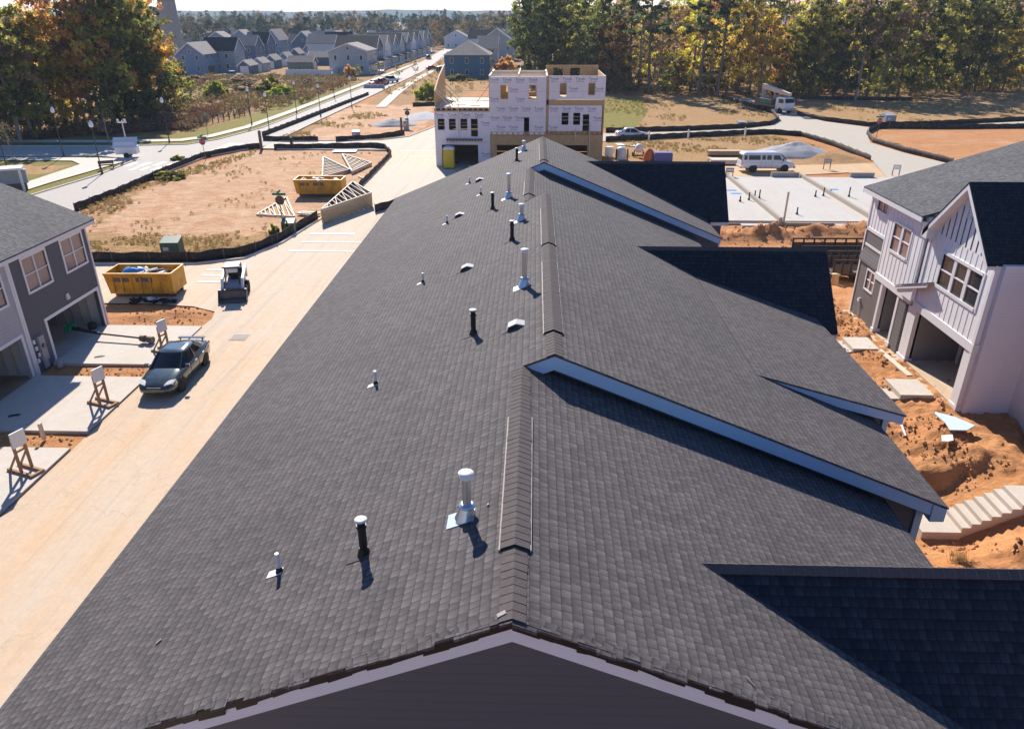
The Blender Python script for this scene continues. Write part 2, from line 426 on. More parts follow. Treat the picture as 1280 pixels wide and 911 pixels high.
M['grimy'] = plain('grey_roof_debris', (0.33, 0.28, 0.26), 0.8, 0.2, 8)
M['yellow'] = plain('yellow_steel', (0.74, 0.37, 0.03), 0.5, 0.16, 1.6, dirt=((0.20, 0.09, 0.03), 0.7))
M['toilet'] = plain('yellow_plastic', (0.62, 0.44, 0.03), 0.4, 0.08, 2)
M['rubber'] = plain('rubber', (0.018, 0.017, 0.016), 0.8, 0.2, 8)
M['steel'] = plain('worn_steel', (0.15, 0.13, 0.12), 0.5, 0.3, 5, metal=0.4, dirt=((0.25, 0.15, 0.09), 0.7))
M['whitepaint'] = paint('white_vehicle_paint', (0.74, 0.73, 0.72), 0.3, 0.4)
M['silver'] = paint('silver_vehicle_paint', (0.55, 0.58, 0.62), 0.25, 0.6, 0.3)
M['greencar'] = paint('dark_green_vehicle_paint', (0.040, 0.066, 0.064), 0.18, 1.0, 0.3, 0.25)
M['redpaint'] = paint('red_vehicle_paint', (0.42, 0.03, 0.03), 0.3, 0.5)
M['darkpaint'] = paint('dark_vehicle_paint', (0.04, 0.04, 0.05), 0.3, 0.6)
M['carglass'] = glassy('vehicle_glass', (0.010, 0.014, 0.016), 0.05, 0.35)
M['lampw'] = plain('headlight_lens', (0.7, 0.7, 0.66), 0.15, 0.05, 8)
M['red'] = plain('red_lens', (0.45, 0.02, 0.02), 0.3, 0.1, 5)
M['chrome'] = plain('bright_metal', (0.6, 0.6, 0.6), 0.2, 0.1, 5, metal=0.9)
M['blackplastic'] = plain('black_plastic', (0.02, 0.02, 0.02), 0.6, 0.1, 5)
M['green'] = plain('green_box_paint', (0.10, 0.16, 0.11), 0.5, 0.15, 3)
M['greensign'] = plain('green_sign', (0.03, 0.22, 0.14), 0.5, 0.05, 3)
M['greentool'] = plain('green_tool_paint', (0.0, 0.26, 0.12), 0.5, 0.1, 3)
M['stopred'] = plain('stop_red', (0.42, 0.02, 0.025), 0.5, 0.08, 3)
M['signback'] = plain('weathered_sign_back', (0.14, 0.09, 0.06), 0.6, 0.2, 3)
M['white'] = plain('matt_white', (0.75, 0.74, 0.74), 0.6, 0.05, 3)
M['grey'] = plain('grey_paint', (0.35, 0.35, 0.36), 0.6, 0.1, 3)
M['blue'] = plain('blue_plastic', (0.05, 0.22, 0.55), 0.5, 0.15, 4)
M['purple'] = plain('violet_tarp', (0.14, 0.13, 0.33), 0.5, 0.12, 4)
M['orange'] = plain('orange_plastic', (0.62, 0.16, 0.04), 0.5, 0.15, 4)
M['foam'] = plain('pale_blue_foam', (0.55, 0.66, 0.74), 0.5, 0.1, 4)
M['brownwood'] = plain('dark_trailer_boards', (0.085, 0.05, 0.035), 0.75, 0.25, 4)
M['lamppost'] = plain('dark_lamp_post', (0.06, 0.045, 0.04), 0.5, 0.1, 4)
M['lampglobe'] = plain('frosted_lamp_globe', (0.8, 0.8, 0.82), 0.2, 0.03, 4)
M['gravel'] = plain('grey_gravel', (0.33, 0.32, 0.33), 0.9, 0.3, 4, bmp=0.8, fine=12)
M['clay'] = plain('orange_clay', (0.47, 0.235, 0.11), 0.95, 0.4, 2.0, bmp=0.8, fine=9, spec=0.1)
M['bark'] = plain('tree_bark', (0.16, 0.12, 0.09), 0.9, 0.3, 3, bmp=0.5)
M['palebark'] = plain('pale_bark', (0.30, 0.25, 0.20), 0.9, 0.25, 3, bmp=0.5)
M['silo'] = concrete('tower_concrete', (0.36, 0.35, 0.34), (0.30, 0.27, 0.24), 0.5, 1.6, 0.1)
M['bluegrey'] = plain('blue_grey_roof_metal', (0.26, 0.33, 0.40), 0.4, 0.06, 0.5)
M['orangefl'] = plain('clay_dusted_floor', (0.36, 0.22, 0.13), 0.85, 0.25, 1.2)
# ------------------------------------------------------------------ camera, world, sun
cam = bpy.data.cameras.new('camera'); cam.sensor_width = 36; cam.lens = 36 * FPX / W0; cam.clip_end = 9000
co_ = bpy.data.objects.new('camera', cam); COL.objects.link(co_)
co_.location = (0, 0, CH); co_.rotation_euler = (math.pi / 2 - PITCH, 0, YAW); scene.camera = co_
SUN_EL, SUN_AZ = R(35), R(-16)           # azimuth from +Y towards +X
w = bpy.data.worlds.new('World'); scene.world = w; w.use_nodes = True
wn = w.node_tree; bg = wn.nodes['Background']
sky = wn.nodes.new('ShaderNodeTexSky'); sky.sky_type = 'NISHITA'; sky.sun_disc = False
sky.sun_elevation = SUN_EL; sky.sun_rotation = SUN_AZ; sky.air_density = 1.0; sky.dust_density = 0.4; sky.ozone_density = 2.5; sky.altitude = 100
tn = wn.nodes.new('ShaderNodeMix'); tn.data_type = 'RGBA'; tn.blend_type = 'MULTIPLY'; tn.inputs[0].default_value = 1.0; tn.inputs[7].default_value = (.50, .86, 1.42, 1)
tc = wn.nodes.new('ShaderNodeTexCoord'); sz_ = wn.nodes.new('ShaderNodeSeparateXYZ'); wn.links.new(tc.outputs['Generated'], sz_.inputs[0])
mr_ = wn.nodes.new('ShaderNodeMapRange'); wn.links.new(sz_.outputs[2], mr_.inputs[0]); mr_.inputs[1].default_value = 0.02; mr_.inputs[2].default_value = 0.22
hz_ = wn.nodes.new('ShaderNodeMix'); hz_.data_type = 'RGBA'; hz_.inputs[6].default_value = (1.35, 1.08, 1.02, 1); hz_.inputs[7].default_value = (.58, .89, 1.32, 1)
wn.links.new(mr_.outputs[0], hz_.inputs[0]); wn.links.new(hz_.outputs[2], tn.inputs[7])
wn.links.new(sky.outputs[0], tn.inputs[6]); wn.links.new(tn.outputs[2], bg.inputs[0]); bg.inputs[1].default_value = 0.070
sd = bpy.data.lights.new('sun', 'SUN'); sd.energy = 5.0; sd.angle = R(0.5); sd.color = (1.0, 0.93, 0.83)
so = bpy.data.objects.new('sun', sd); COL.objects.link(so); so.location = (-40, 160, 120)
dv = Vector((math.sin(SUN_AZ) * math.cos(SUN_EL), math.cos(SUN_AZ) * math.cos(SUN_EL), math.sin(SUN_EL)))
so.rotation_euler = dv.to_track_quat('Z', 'Y').to_euler()
vs_ = scene.view_settings; vs_.view_transform = 'Standard'; vs_.look = 'None'; vs_.gamma = 1.0
vs_.exposure = 0.72; vs_.use_curve_mapping = False
scene.render.engine = 'CYCLES'; scene.cycles.max_bounces = 6; scene.cycles.diffuse_bounces = 3
scene.cycles.transparent_max_bounces = 6; scene.cycles.volume_bounces = 0
scene.cycles.use_denoising = True

# ------------------------------------------------------------------ ground
def sstep(a, b, x):
    t = max(0.0, min(1.0, (x - a) / (b - a))); return t * t * (3 - 2 * t)
def inpoly(x, y, P):
    c = False; n = len(P); j = n - 1
    for i in range(n):
        xi, yi = P[i]; xj, yj = P[j]
        if (yi > y) != (yj > y) and x < (xj - xi) * (y - yi) / (yj - yi) + xi: c = not c
        j = i
    return c
def gp(*px): return [tuple(G(*p))[:2] for p in px]
def nz(x, y, s, o=0.0): return noise.noise(Vector((x * s, y * s, o)))
def fbm(x, y, s, o=0.0, k=4):
    a = 0.0; amp = 1.0
    for i in range(k):
        a += amp * noise.noise(Vector((x * s, y * s, o + i * 7.1))); s *= 2.1; amp *= 0.5
    return a
MOUNDS = [  # x, y, radius x, radius y, height
    (18.2, 57.5, 3.0, 1.7, 0.9), (22.5, 58.2, 2.6, 1.5, 0.75), (26.8, 58.6, 3.2, 1.8, 1.0), (30.2, 57.6, 2.4, 2.2, 0.9), (14.5, 56.6, 2.5, 1.4, 0.5),
    (16.4, 26.0, 1.3, 1.0, 0.35), (14.7, 27.2, 1.2, 1.3, 0.35), (17.2, 24.6, 1.0, 0.8, 0.3), (16.2, 19.2, 1.6, 0.9, 0.45), (13.6, 18.7, 0.8, 0.7, 0.35), (18.5, 19.2, 2.0, 1.2, 0.5),
    (16.3, 39.8, 1.1, 1.5, 0.35), (14.8, 33.6, 1.3, 1.2, 0.25), (36.5, 93.5, 4.0, 3.0, 0.7),
    (-20.8, 39.6, 1.6, 1.0, 0.22), (-22.5, 38.9, 1.6, 0.8, 0.2), (-10.6, 88.5, 1.2, 2.4, 0.4)]
PITS = [(20.6, 24.6, 1.2, 2.4, 0.45)]
def ground_h(x, y):
    h = -0.05 + 0.035 * fbm(x, y, 0.35)
    if 7 < x < 34 and -12 < y < 47:
        s = sstep(7.0, 9.0, x) * (1 - sstep(43, 47, y)) * (1 - sstep(28, 34, x))
        t = -0.78 + 1.15 * sstep(12.3, 17.3, x + 0.7 * nz(x, y, 0.4, 3))
        r = sstep(9, 11, x)
        h = h * (1 - s) + s * (t + r * (0.11 * fbm(x, y, 0.8, 2) + 0.10 * fbm(x, y, 2.6, 5, 3) + 0.09 * abs(noise.noise(Vector((x * 5.5, y * 5.5, 2))))))
    if 8 < x < 18.6 and 19 < y < 24.3:
        wt = sstep(19.3, 20.9, y) * (1 - sstep(23.7, 24.15, y + .25 * nz(x, y, 1.5, 4)))
        h = h * (1 - wt) + wt * min(h, -.92 + .55 * max(0.0, x - 15.05) + .05 * fbm(x, y, 1.5, 3, 3))
    if 9 < x < 34 and 47 <= y < 61:
        h += 0.09 * (fbm(x, y, 0.7, 2) + 0.9 * fbm(x, y, 2.4, 5, 3)) * sstep(9, 12, x) * (1 - sstep(60, 61, y))
    for mx, my, rx, ry, mh in MOUNDS:
        d = ((x - mx) / rx) ** 2 + ((y - my) / ry) ** 2
        if d < 2.2:
            h += mh * math.exp(-2.2 * d) * (1 + 0.6 * fbm(x, y, 1.3, 9, 3))
    for mx, my, rx, ry, mh in PITS:
        d = ((x - mx) / rx) ** 2 + ((y - my) / ry) ** 2
        if d < 2.0:
            h -= mh * (1 - sstep(0.5, 1.3, d + 0.25 * nz(x, y, 1.7, 4)))
    return h
def axis(spans):
    out = [spans[0][0]]
    for a, b, st in spans:
        n = max(1, round((b - a) / st))
        out += [a + (b - a) * (i + 1) / n for i in range(n)]
    return out
XS = axis([(-4500, -700, 480), (-700, -140, 35), (-140, -60, 2.5), (-60, -30, 0.9), (-30, -14, 0.6), (-14, 8, 2.2), (8, 21, 0.14), (21, 34, 0.4), (34, 70, 1.2), (70, 160, 4), (160, 700, 40), (700, 4500, 480)])
YS = axis([(-60, 4, 8), (4, 16, 1.0), (16, 42, 0.14), (42, 62, 0.3), (62, 130, 0.8), (130, 260, 2.0), (260, 700, 20), (700, 6500, 500)])
# where the vegetation and the bare clay lie: (outline, green, dry, pale, dark)
ZONES = [
    (gp((100, 262), (205, 216), (300, 190), (330, 186), (480, 188), (489, 195), (447, 236), (400, 272), (347, 304), (310, 318), (250, 326), (120, 328), (60, 320)), 0.05, 0.40, 0.85, 0),
    (gp((110, 290), (250, 296), (330, 290), (345, 303), (310, 318), (250, 326), (115, 328)), 0.28, 0.85, 0.4, 0),
    (gp((100, 262), (205, 218), (250, 200), (240, 214), (170, 240), (120, 285)), 0.30, 0.6, 0.5, 0),
    (gp((330, 178), (400, 150), (445, 130), (545, 130), (540, 150), (510, 172)), 0.0, 0.18, 0.9, 0),
    (gp((332, 178), (400, 150), (410, 155), (370, 172)), 0.1, 0.8, 0.3, 0),
    (gp((455, 130), (478, 112), (530, 93), (558, 66), (640, 66), (625, 104), (545, 132)), 0.08, 0.95, 0.4, 0),
    (gp((140, 185), (200, 160), (215, 120), (250, 96), (430, 96), (450, 101), (380, 130), (300, 152), (240, 168)), 0.12, 0.95, 0.1, 0.35),
    (gp((300, 100), (430, 97), (450, 101), (400, 122), (300, 118)), 0.25, 0.9, 0.2, 0.1),
    (gp((0, 178), (60, 160), (215, 135), (300, 130), (240, 160), (130, 170)), 0.02, 0.5, 0.0, 0.95),
    (gp((0, 186), (180, 172), (240, 164), (450, 101), (452, 106), (385, 140), (240, 177), (0, 192)), 0.85, 0.6, 0.3, 0),
    (gp((0, 198), (150, 196), (130, 205), (45, 232), (0, 232)), 0.85, 0.7, 0.3, 0),
    (gp((0, 206), (90, 206), (60, 216), (0, 222)), 0.25, 0.6, 0.9, 0),
    (gp((755, 118), (935, 122), (965, 150), (965, 160), (755, 162)), 0.05, 0.92, 0.55, 0),
    (gp((755, 120), (795, 122), (812, 140), (790, 160), (755, 162)), 0.85, 0.8, 0.2, 0),
    (gp((1000, 124), (1130, 116), (1285, 114), (1285, 152), (1100, 158), (985, 142)), 0.06, 0.72, 0.65, 0),
    (gp((1085, 165), (1285, 160), (1285, 200), (1190, 205), (1120, 185)), 0.0, 0.12, 0.42, 0),
    (gp((755, 174), (960, 166), (1080, 196), (1085, 206), (870, 208), (755, 205)), 0.05, 0.7, 0.55, 0),
]
ZB = [(min(p[0] for p in z[0]), max(p[0] for p in z[0]), min(p[1] for p in z[0]), max(p[1] for p in z[0])) for z in ZONES]
gv = []; zc = []
for y in YS:
    for x in XS:
        gv.append((x, y, ground_h(x, y) if -80 < x < 120 and -20 < y < 200 else -0.05))
        j = 0.5 + max(0.0, y - 40) * 0.012
        xx = x + j * fbm(x, y, 0.5 / j, 1, 3); yy = y + 2.2 * j * fbm(x, y, 0.5 / j, 4, 3)
        c = (0.0, 0.05, 0.15, 0.0)
        if x < -41 and y < 190: c = (0.75, 0.7, 0.3, 0.0)
        if y > 128 and x > 20: c = (0.05, 0.5, 0.1, 0.5)
        if y > 190 or x < -75: c = (0.30, 0.8, 0.2, 0.25)
        if x > 8 and y < 62: c = (0, 0, 0.16, 0)
        for zn, bb in zip(ZONES, ZB):
            if bb[0] <= xx <= bb[1] and bb[2] <= yy <= bb[3] and inpoly(xx, yy, zn[0]): c = zn[1:]
        zc.append(c)
nx = len(XS)
gf = [(j * nx + i, j * nx + i + 1, (j + 1) * nx + i + 1, (j + 1) * nx + i) for j in range(len(YS) - 1) for i in range(nx - 1)]
me = bpy.data.meshes.new('ground'); me.from_pydata(gv, [], gf)
at = me.color_attributes.new('zone', 'FLOAT_COLOR', 'POINT')
at.data.foreach_set('color', [q for c in zc for q in c])
me.polygons.foreach_set('use_smooth', [True] * len(gf))
m, nt, b = nmat('clay_and_dry_grass'); p = geo(nt)
za = N(nt, 'ShaderNodeAttribute', attribute_name='zone'); zs = N(nt, 'ShaderNodeSeparateColor'); L(nt, za.outputs['Color'], zs.inputs[0])
st = N(nt, 'ShaderNodeMapping'); st.inputs['Scale'].default_value = (0.6, 1.6, 1); L(nt, p, st.inputs[0])
n1 = tex(nt, 0.16, 7, 0.7, st.outputs[0], 0.5); n2 = tex(nt, 0.8, 6, 0.7, st.outputs[0], 0.3); n3 = tex(nt, 5.0, 5, 0.75, p); n4 = tex(nt, 0.35, 6, 0.72, p, 0.8)
clay = mixc(nt, ramp(nt, n2, [(0.3, 0.0), (0.7, 1.0)]), (0.40, 0.170, 0.068), (0.56, 0.28, 0.125))
pale = mixc(nt, ramp(nt, n4, [(0.35, 0.0), (0.65, 1.0)]), (0.48, 0.25, 0.135), (0.66, 0.44, 0.28))
c = mixc(nt, ramp(nt, math_(nt, 'ADD', math_(nt, 'MULTIPLY', n1, 0.9), math_(nt, 'SUBTRACT', zs.outputs[2], 0.5)), [(0.36, 0.0), (0.58, 1.0)]), clay, pale)
dry = mixc(nt, ramp(nt, n3, [(0.35, 0.0), (0.65, 1.0)]), (0.27, 0.155, 0.06), (0.50, 0.31, 0.145))
fd = math_(nt, 'ADD', math_(nt, 'MULTIPLY', math_(nt, 'MULTIPLY_ADD', n2, 0.55, math_(nt, 'MULTIPLY', n4, 0.45)), 1.0), math_(nt, 'SUBTRACT', zs.outputs[1], 0.52))
c = mixc(nt, ramp(nt, fd, [(0.40, 0.0), (0.54, 0.9)]), c, dry)
n5 = tex(nt, 1.1, 8, 0.74, st.outputs[0], 0.6); n6 = tex(nt, 2.6, 6, 0.75, p, 0.4)
strk = math_(nt, 'MULTIPLY', ramp(nt, math_(nt, 'MULTIPLY_ADD', n5, 0.6, math_(nt, 'MULTIPLY', n6, 0.4)), [(0.47, 0.0), (0.56, 1.0)]), math_(nt, 'MULTIPLY_ADD', zs.outputs[1], 0.8, 0.12))
c = mixc(nt, strk, c, (0.27, 0.16, 0.075))
c = mixc(nt, math_(nt, 'MULTIPLY', ramp(nt, n6, [(0.56, 0.0), (0.68, 1.0)]), math_(nt, 'MULTIPLY', zs.outputs[2], 0.7)), c, (0.68, 0.52, 0.37))
grn = mixc(nt, ramp(nt, n3, [(0.35, 0.0), (0.65, 1.0)]), (0.13, 0.125, 0.022), (0.27, 0.235, 0.06))
fg = math_(nt, 'ADD', math_(nt, 'MULTIPLY_ADD', n4, 0.5, math_(nt, 'MULTIPLY', n2, 0.5)), math_(nt, 'SUBTRACT', zs.outputs[0], 0.55))
c = mixc(nt, ramp(nt, fg, [(0.36, 0.0), (0.62, 0.9)]), c, grn)
c = mixc(nt, math_(nt, 'MULTIPLY', ramp(nt, n6, [(0.28, 1.0), (0.44, 0.0)]), 0.55), c, (0.20, 0.095, 0.045))
c = mixc(nt, math_(nt, 'MULTIPLY', za.outputs['Alpha'], math_(nt, 'MULTIPLY_ADD', n2, 0.9, 0.35)), c, (0.115, 0.062, 0.036))
n = N(nt, 'ShaderNodeVectorMath', operation='SCALE'); L(nt, c, n.inputs[0])
L(nt, math_(nt, 'MULTIPLY_ADD', math_(nt, 'SUBTRACT', n3, 0.5), 0.8, 1.0), n.inputs['Scale'])
L(nt, n.outputs[0], b.inputs['Base Color']); b.inputs['Roughness'].default_value = 0.95; b.inputs['Specular IOR Level'].default_value = 0.08
bump(nt, b, math_(nt, 'ADD', math_(nt, 'MULTIPLY', n3, 0.6), n2), 0.8, 0.12)
me.materials.append(m)
go = bpy.data.objects.new('ground', me); COL.objects.link(go); tag(go, kind='structure')

def sheet(name, pts, z, mat, px=True):
    P = [(*tuple(G(*p))[:2], z) for p in pts] if px else [(*p, z) for p in pts]
    mb = MB(); a = sum(P[i][0] * P[(i + 1) % len(P)][1] - P[(i + 1) % len(P)][0] * P[i][1] for i in range(len(P)))
    mb.poly(P if a > 0 else P[::-1])
    return tag(mb.build(name, M[mat]), kind='structure')

sheet('alley', [(-16, -20), (-18.1, 5), (-18.25, 20), (-18.3, 30), (-18.45, 37.4), (-18.3, 38.6), (-18.6, 39.8), (-20.2, 40.6), (-23, 41.0), (-60, 41.0), (-60, 48.4), (-30.8, 48.6), (-23.5, 48.8), (-20.6, 50.2), (-19.2, 54.2), (-18.1, 62.3), (-17.5, 74), (-17.7, 92), (-18.6, 97.5), (-36, 98.2), (-36, 104.5), (-21.5, 106.3), (-18.2, 109.5), (-15.0, 124), (-14, 140), (-8, 140), (-7, 112), (10, 113), (10, 106.3), (-6, 105.5), (-7, 60), (-7, -20)], 0.02, 'alley', False)
sheet('cross_street', [(750, 167.5), (860, 164.5), (930, 161.5), (964, 157.5), (974, 151), (967, 142), (930, 131), (904, 123.5), (935, 123), (994, 143), (1030, 152), (1085, 159.5), (1150, 158.5), (1295, 151.5), (1295, 159.2), (1180, 160.4), (1097, 159.8), (1083, 165.5), (1088, 179), (1130, 191.5), (1190, 206), (1240, 222), (1110, 224), (1091, 202), (1042, 181), (1000, 169), (960, 165.8), (860, 170.5), (750, 176.5)], 0.03, 'lane')
sheet('dirt_track', [(860, 208), (940, 207), (1040, 206), (1092, 204), (1112, 226), (1060, 216), (960, 221), (900, 222), (860, 222)], 0.012, 'track')
sheet('boulevard', [(-50, 50), (-41.2, 50), (-41, 64.5), (-40.9, 82), (-40.6, 92), (-37.5, 98), (-36, 101), (-36, 106), (-36.2, 130), (-36, 165), (-36, 250), (-39, 330), (-44, 430), (-50, 620), (-58, 620), (-50, 430), (-45, 330), (-42.4, 250), (-42.2, 140), (-42.4, 118), (-44.5, 106), (-47, 101.4), (-56, 99.8), (-120, 97), (-120, 92.5), (-66, 92.0), (-54, 92.2), (-48, 89.5), (-47.5, 80), (-48.5, 70)], 0.026, 'street', False)
sheet('sidewalk', [(-43.9, 300), (-43.9, 140), (-44.4, 119), (-46.3, 108.5), (-49, 104.5), (-58, 102.8), (-120, 101.5), (-120, 104.2), (-58, 105.2), (-50.2, 106.6), (-47.8, 110), (-46.0, 120), (-45.5, 140), (-45.5, 300)], 0.05, 'walk', False)
sheet('sidewalk', [(-34.0, 118), (-31.8, 150), (-33.0, 176), (-33.6, 200), (-34, 300), (-32.4, 300), (-32.0, 200), (-31.2, 176), (-29.6, 150), (-31.6, 118)][::-1] if False else [(-30.5, 148), (-32.8, 178), (-33.8, 210), (-34.2, 300), (-32.6, 300), (-32.0, 210), (-30.6, 178), (-28.6, 148)], 0.05, 'walk', False)
sheet('sidewalk', [(-47.6, 90.0), (-49.0, 88), (-50.4, 76), (-51.0, 62), (-51, 50), (-53.5, 50), (-53.4, 62), (-53, 76), (-53.2, 86.5), (-55.5, 88.8), (-66, 89.0), (-120, 88.6), (-120, 90.4), (-66, 90.8), (-54, 91.0)], 0.05, 'walk', False)
sheet('sidewalk', [(-60, 64), (-51, 66.5), (-51, 56), (-60, 56)], 0.044, 'walk', False)
def stripes(rects):
    mb = MB()
    for x, y, wx, wy in rects: mb.box(x - wx / 2, y - wy / 2, 0.024, x + wx / 2, y + wy / 2, 0.036)
    return tag(mb.build('road_marking', M['stripe']), kind='structure')
stripes([(-47.2 + 1.6 * i, 86.5 + 0.9 * i * 0.3, 0.8, 2.6) for i in range(4)] + [(-45.5 + 1.25 * i, 84.0, 0.55, 2.2) for i in range(4)] + [(-40.8, 97 + 1.1 * i, 2.2, 0.5) for i in range(6)])
stripes([(-21.1, 45.1, 1.5, 0.34), (-21.3, 46.4, 1.6, 0.34), (-21.5, 47.6, 1.6, 0.34), (-14.5, 52.2, 7, 0.35), (-14.3, 54.6, 7, 0.3), (-16.0, 57.0, 3.6, 0.55), (-12.6, 97, 9.5, 0.35), (-12, 92.5, 7, 0.3)])
def kerb(pts):
    mb = MB()
    for a, c_ in zip(pts, pts[1:]):
        mb.beam((*a, 0.05), (*c_, 0.05), 0.22, 0.16)
    return tag(mb.build('kerb', M['walk']), kind='structure')
kerb([(-41.0, 50), (-40.85, 82), (-40.5, 92), (-37.4, 98)])
kerb([(-36.0, 106), (-36.1, 130), (-35.9, 165), (-35.9, 250)])
kerb([(-42.5, 250), (-42.3, 140), (-42.5, 118), (-44.6, 106.1), (-47, 101.5), (-56, 99.9), (-120, 97.1)])
kerb([(-66, 91.9), (-54, 92.1), (-48.1, 89.6), (-47.6, 80), (-48.6, 70)])
kerb([(-30.8, 48.6), (-23.5, 48.8), (-20.6, 50.2), (-19.2, 54.2), (-18.1, 62.3), (-17.5, 74), (-17.7, 92), (-18.6, 97.5), (-35.5, 98.2)])
kerb([(-35.5, 104.6), (-21.5, 106.4), (-18.2, 109.6), (-15.0, 124), (-14, 140)])
for y0, y1 in ((32.4, 37.4), (25.9, 31.0), (19.8, 24.6), (13.4, 18.4), (7, 12)):
    mb = MB(); mb.box(-23.75, y0, -0.1, -18.35, y1, 0.09)
    tag(mb.build('driveway', M['conc']), kind='structure')
mb = MB(); mb.box(-16.2, 35.6, 0.02, -15.3, 36.5, 0.032)
for i in range(5): mb.box(-16.15, 35.66 + i * 0.16, 0.032, -15.35, 35.75 + i * 0.16, 0.044)
tag(mb.build('drain_grate', M['signback']), 'square rusty storm drain grate set in the clay-stained alley', 'drain')
# ------------------------------------------------------------------ near townhouse row whose roof fills the view
XN, ZN, XH, ZH, SL = -0.19, 9.25, 0.46, 9.516, 0.41
EXL = -8.1
def zl(x): return ZN + SL * (x - XN)
def zn(x): return ZN - SL * (x - XN)
def zh(x): return ZH - SL * (x - XH)
def zs(x): return 7.36 - 0.28 * (x - 5.73)
row = thing('townhouse_row', 'long townhouse row with the charcoal shingle roof and pipes that fills the foreground', 'townhouse row', (0, 24, -0.8))
Y0, Y1 = 6.5, 43.1
# body: west, north and east walls in charcoal siding
mb = MB()
def slabz(f, d): return lambda x: f(x) - d
mb.prism([(-7.7, Y0 + 0.28, -0.8), (7.5, Y0 + 0.28, -0.8), (7.5, Y0 + 0.28, zn(7.5) - 0.16), (XN, Y0 + 0.28, ZN - 0.16), (-7.7, Y0 + 0.28, zl(-7.7) - 0.16)], (0, Y1 - Y0 - 0.56, 0))
mb.prism([(6.9, 13.72, -0.8), (8.72, 13.72, -0.8), (8.72, 13.72, zh(8.72) - 0.16), (0.46, 13.72, ZH - 0.16), (-0.1, 13.72, 9.1), (6.9, 13.72, zn(6.9) - 0.3)], (0, 14.4, 0))
mb.prism([(6.9, 35.3, -0.8), (8.72, 35.3, -0.8), (8.72, 35.3, zh(8.72) - 0.16), (0.46, 35.3, ZH - 0.16), (-0.1, 35.3, 9.1), (6.9, 35.3, zn(6.9) - 0.3)], (0, 7.4, 0))
mb.prism([(8.0, 17.4, -0.8), (9.45, 17.4, -0.8), (9.45, 17.4, zs(9.45) - 0.14), (5.9, 17.4, zs(5.9) - 0.14), (8.0, 17.4, zh(8.0) - 0.3)], (0, 8.4, 0))
mb.build('wall', M['darksiding'], row)
# roof planes, each a slab 5 cm thick
def plane(x0, x1, y0, y1, f, name='roof', t=0.05):
    q = MB()
    q.prism([(x0, y0, f(x0)), (x1, y0, f(x1)), (x1, y1, f(x1)), (x0, y1, f(x0))], (0, 0, -t), 0)
    return q.build(name, M['shingle'], row)
plane(EXL, XN, Y0, Y1, zl)
q = MB()
for a, b_ in ((13.4, 28.3), (35.0, Y1)):
    q.prism([(XN, a, ZN), (XH, a, ZH), (XH, b_, ZH), (XN, b_, ZN)], (0, 0, -0.05))
q.build('roof', M['shingle'], row)
plane(XN, 7.85, Y0, 13.9, zn); plane(XH, 9.1, 13.4, 28.3, zh)
plane(XN, 7.85, 28.0, 35.4, zn); plane(XH, 9.1, 35.0, Y1, zh); plane(5.73, 9.78, 17.07, 28.2, zs)
# rake boards and soffits (white, tinted for their shade) under each exposed gable edge
mb = MB()
def rake(mb, xa, xb, y, f, d=0.21, off=0.05, dep=0.26):
    za, zb = f(xa) - off, f(xb) - off
    mb.prism([(xa, y + 0.02, za), (xb, y + 0.02, zb), (xb, y + 0.02, zb - d), (xa, y + 0.02, za - d)], (0, 0.05, 0))
    mb.prism([(xa, y + 0.07, za - d + 0.02), (xb, y + 0.07, zb - d + 0.02), (xb, y + dep, zb - d + 0.02), (xa, y + dep, za - d + 0.02)], (0, 0, 0.02))
for f, xa, xb, y in ((zl, EXL + 0.04, XN, Y0), (zn, XN, 7.81, Y0)): rake(mb, xa, xb, y, f, 0.22, 0.15)
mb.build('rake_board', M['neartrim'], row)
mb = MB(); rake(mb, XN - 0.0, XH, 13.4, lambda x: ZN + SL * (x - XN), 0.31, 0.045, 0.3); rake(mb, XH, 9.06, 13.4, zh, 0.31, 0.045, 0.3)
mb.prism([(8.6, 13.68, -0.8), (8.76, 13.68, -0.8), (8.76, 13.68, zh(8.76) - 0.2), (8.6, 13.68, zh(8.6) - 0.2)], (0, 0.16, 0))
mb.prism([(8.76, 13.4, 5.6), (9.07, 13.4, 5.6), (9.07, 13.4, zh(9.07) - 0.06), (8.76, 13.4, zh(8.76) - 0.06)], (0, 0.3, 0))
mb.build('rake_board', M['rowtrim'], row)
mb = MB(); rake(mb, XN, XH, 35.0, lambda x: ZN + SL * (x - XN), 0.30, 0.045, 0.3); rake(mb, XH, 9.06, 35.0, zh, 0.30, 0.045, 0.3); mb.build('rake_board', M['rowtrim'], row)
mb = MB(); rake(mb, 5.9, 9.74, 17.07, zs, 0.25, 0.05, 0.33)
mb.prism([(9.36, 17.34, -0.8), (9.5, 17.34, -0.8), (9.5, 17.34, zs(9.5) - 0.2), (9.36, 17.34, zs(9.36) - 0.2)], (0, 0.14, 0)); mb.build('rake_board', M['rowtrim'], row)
mb = MB()
mb.prism([(EXL + 0.03, Y0 + .03, zl(EXL) - 0.2), (EXL + 0.08, Y0 + .03, zl(EXL) - 0.2), (EXL + 0.08, Y0 + .03, zl(EXL) - 0.06), (EXL + 0.03, Y0 + .03, zl(EXL) - 0.06)], (0, Y1 - Y0, 0)); mb.build('fascia', M['trim'], row)
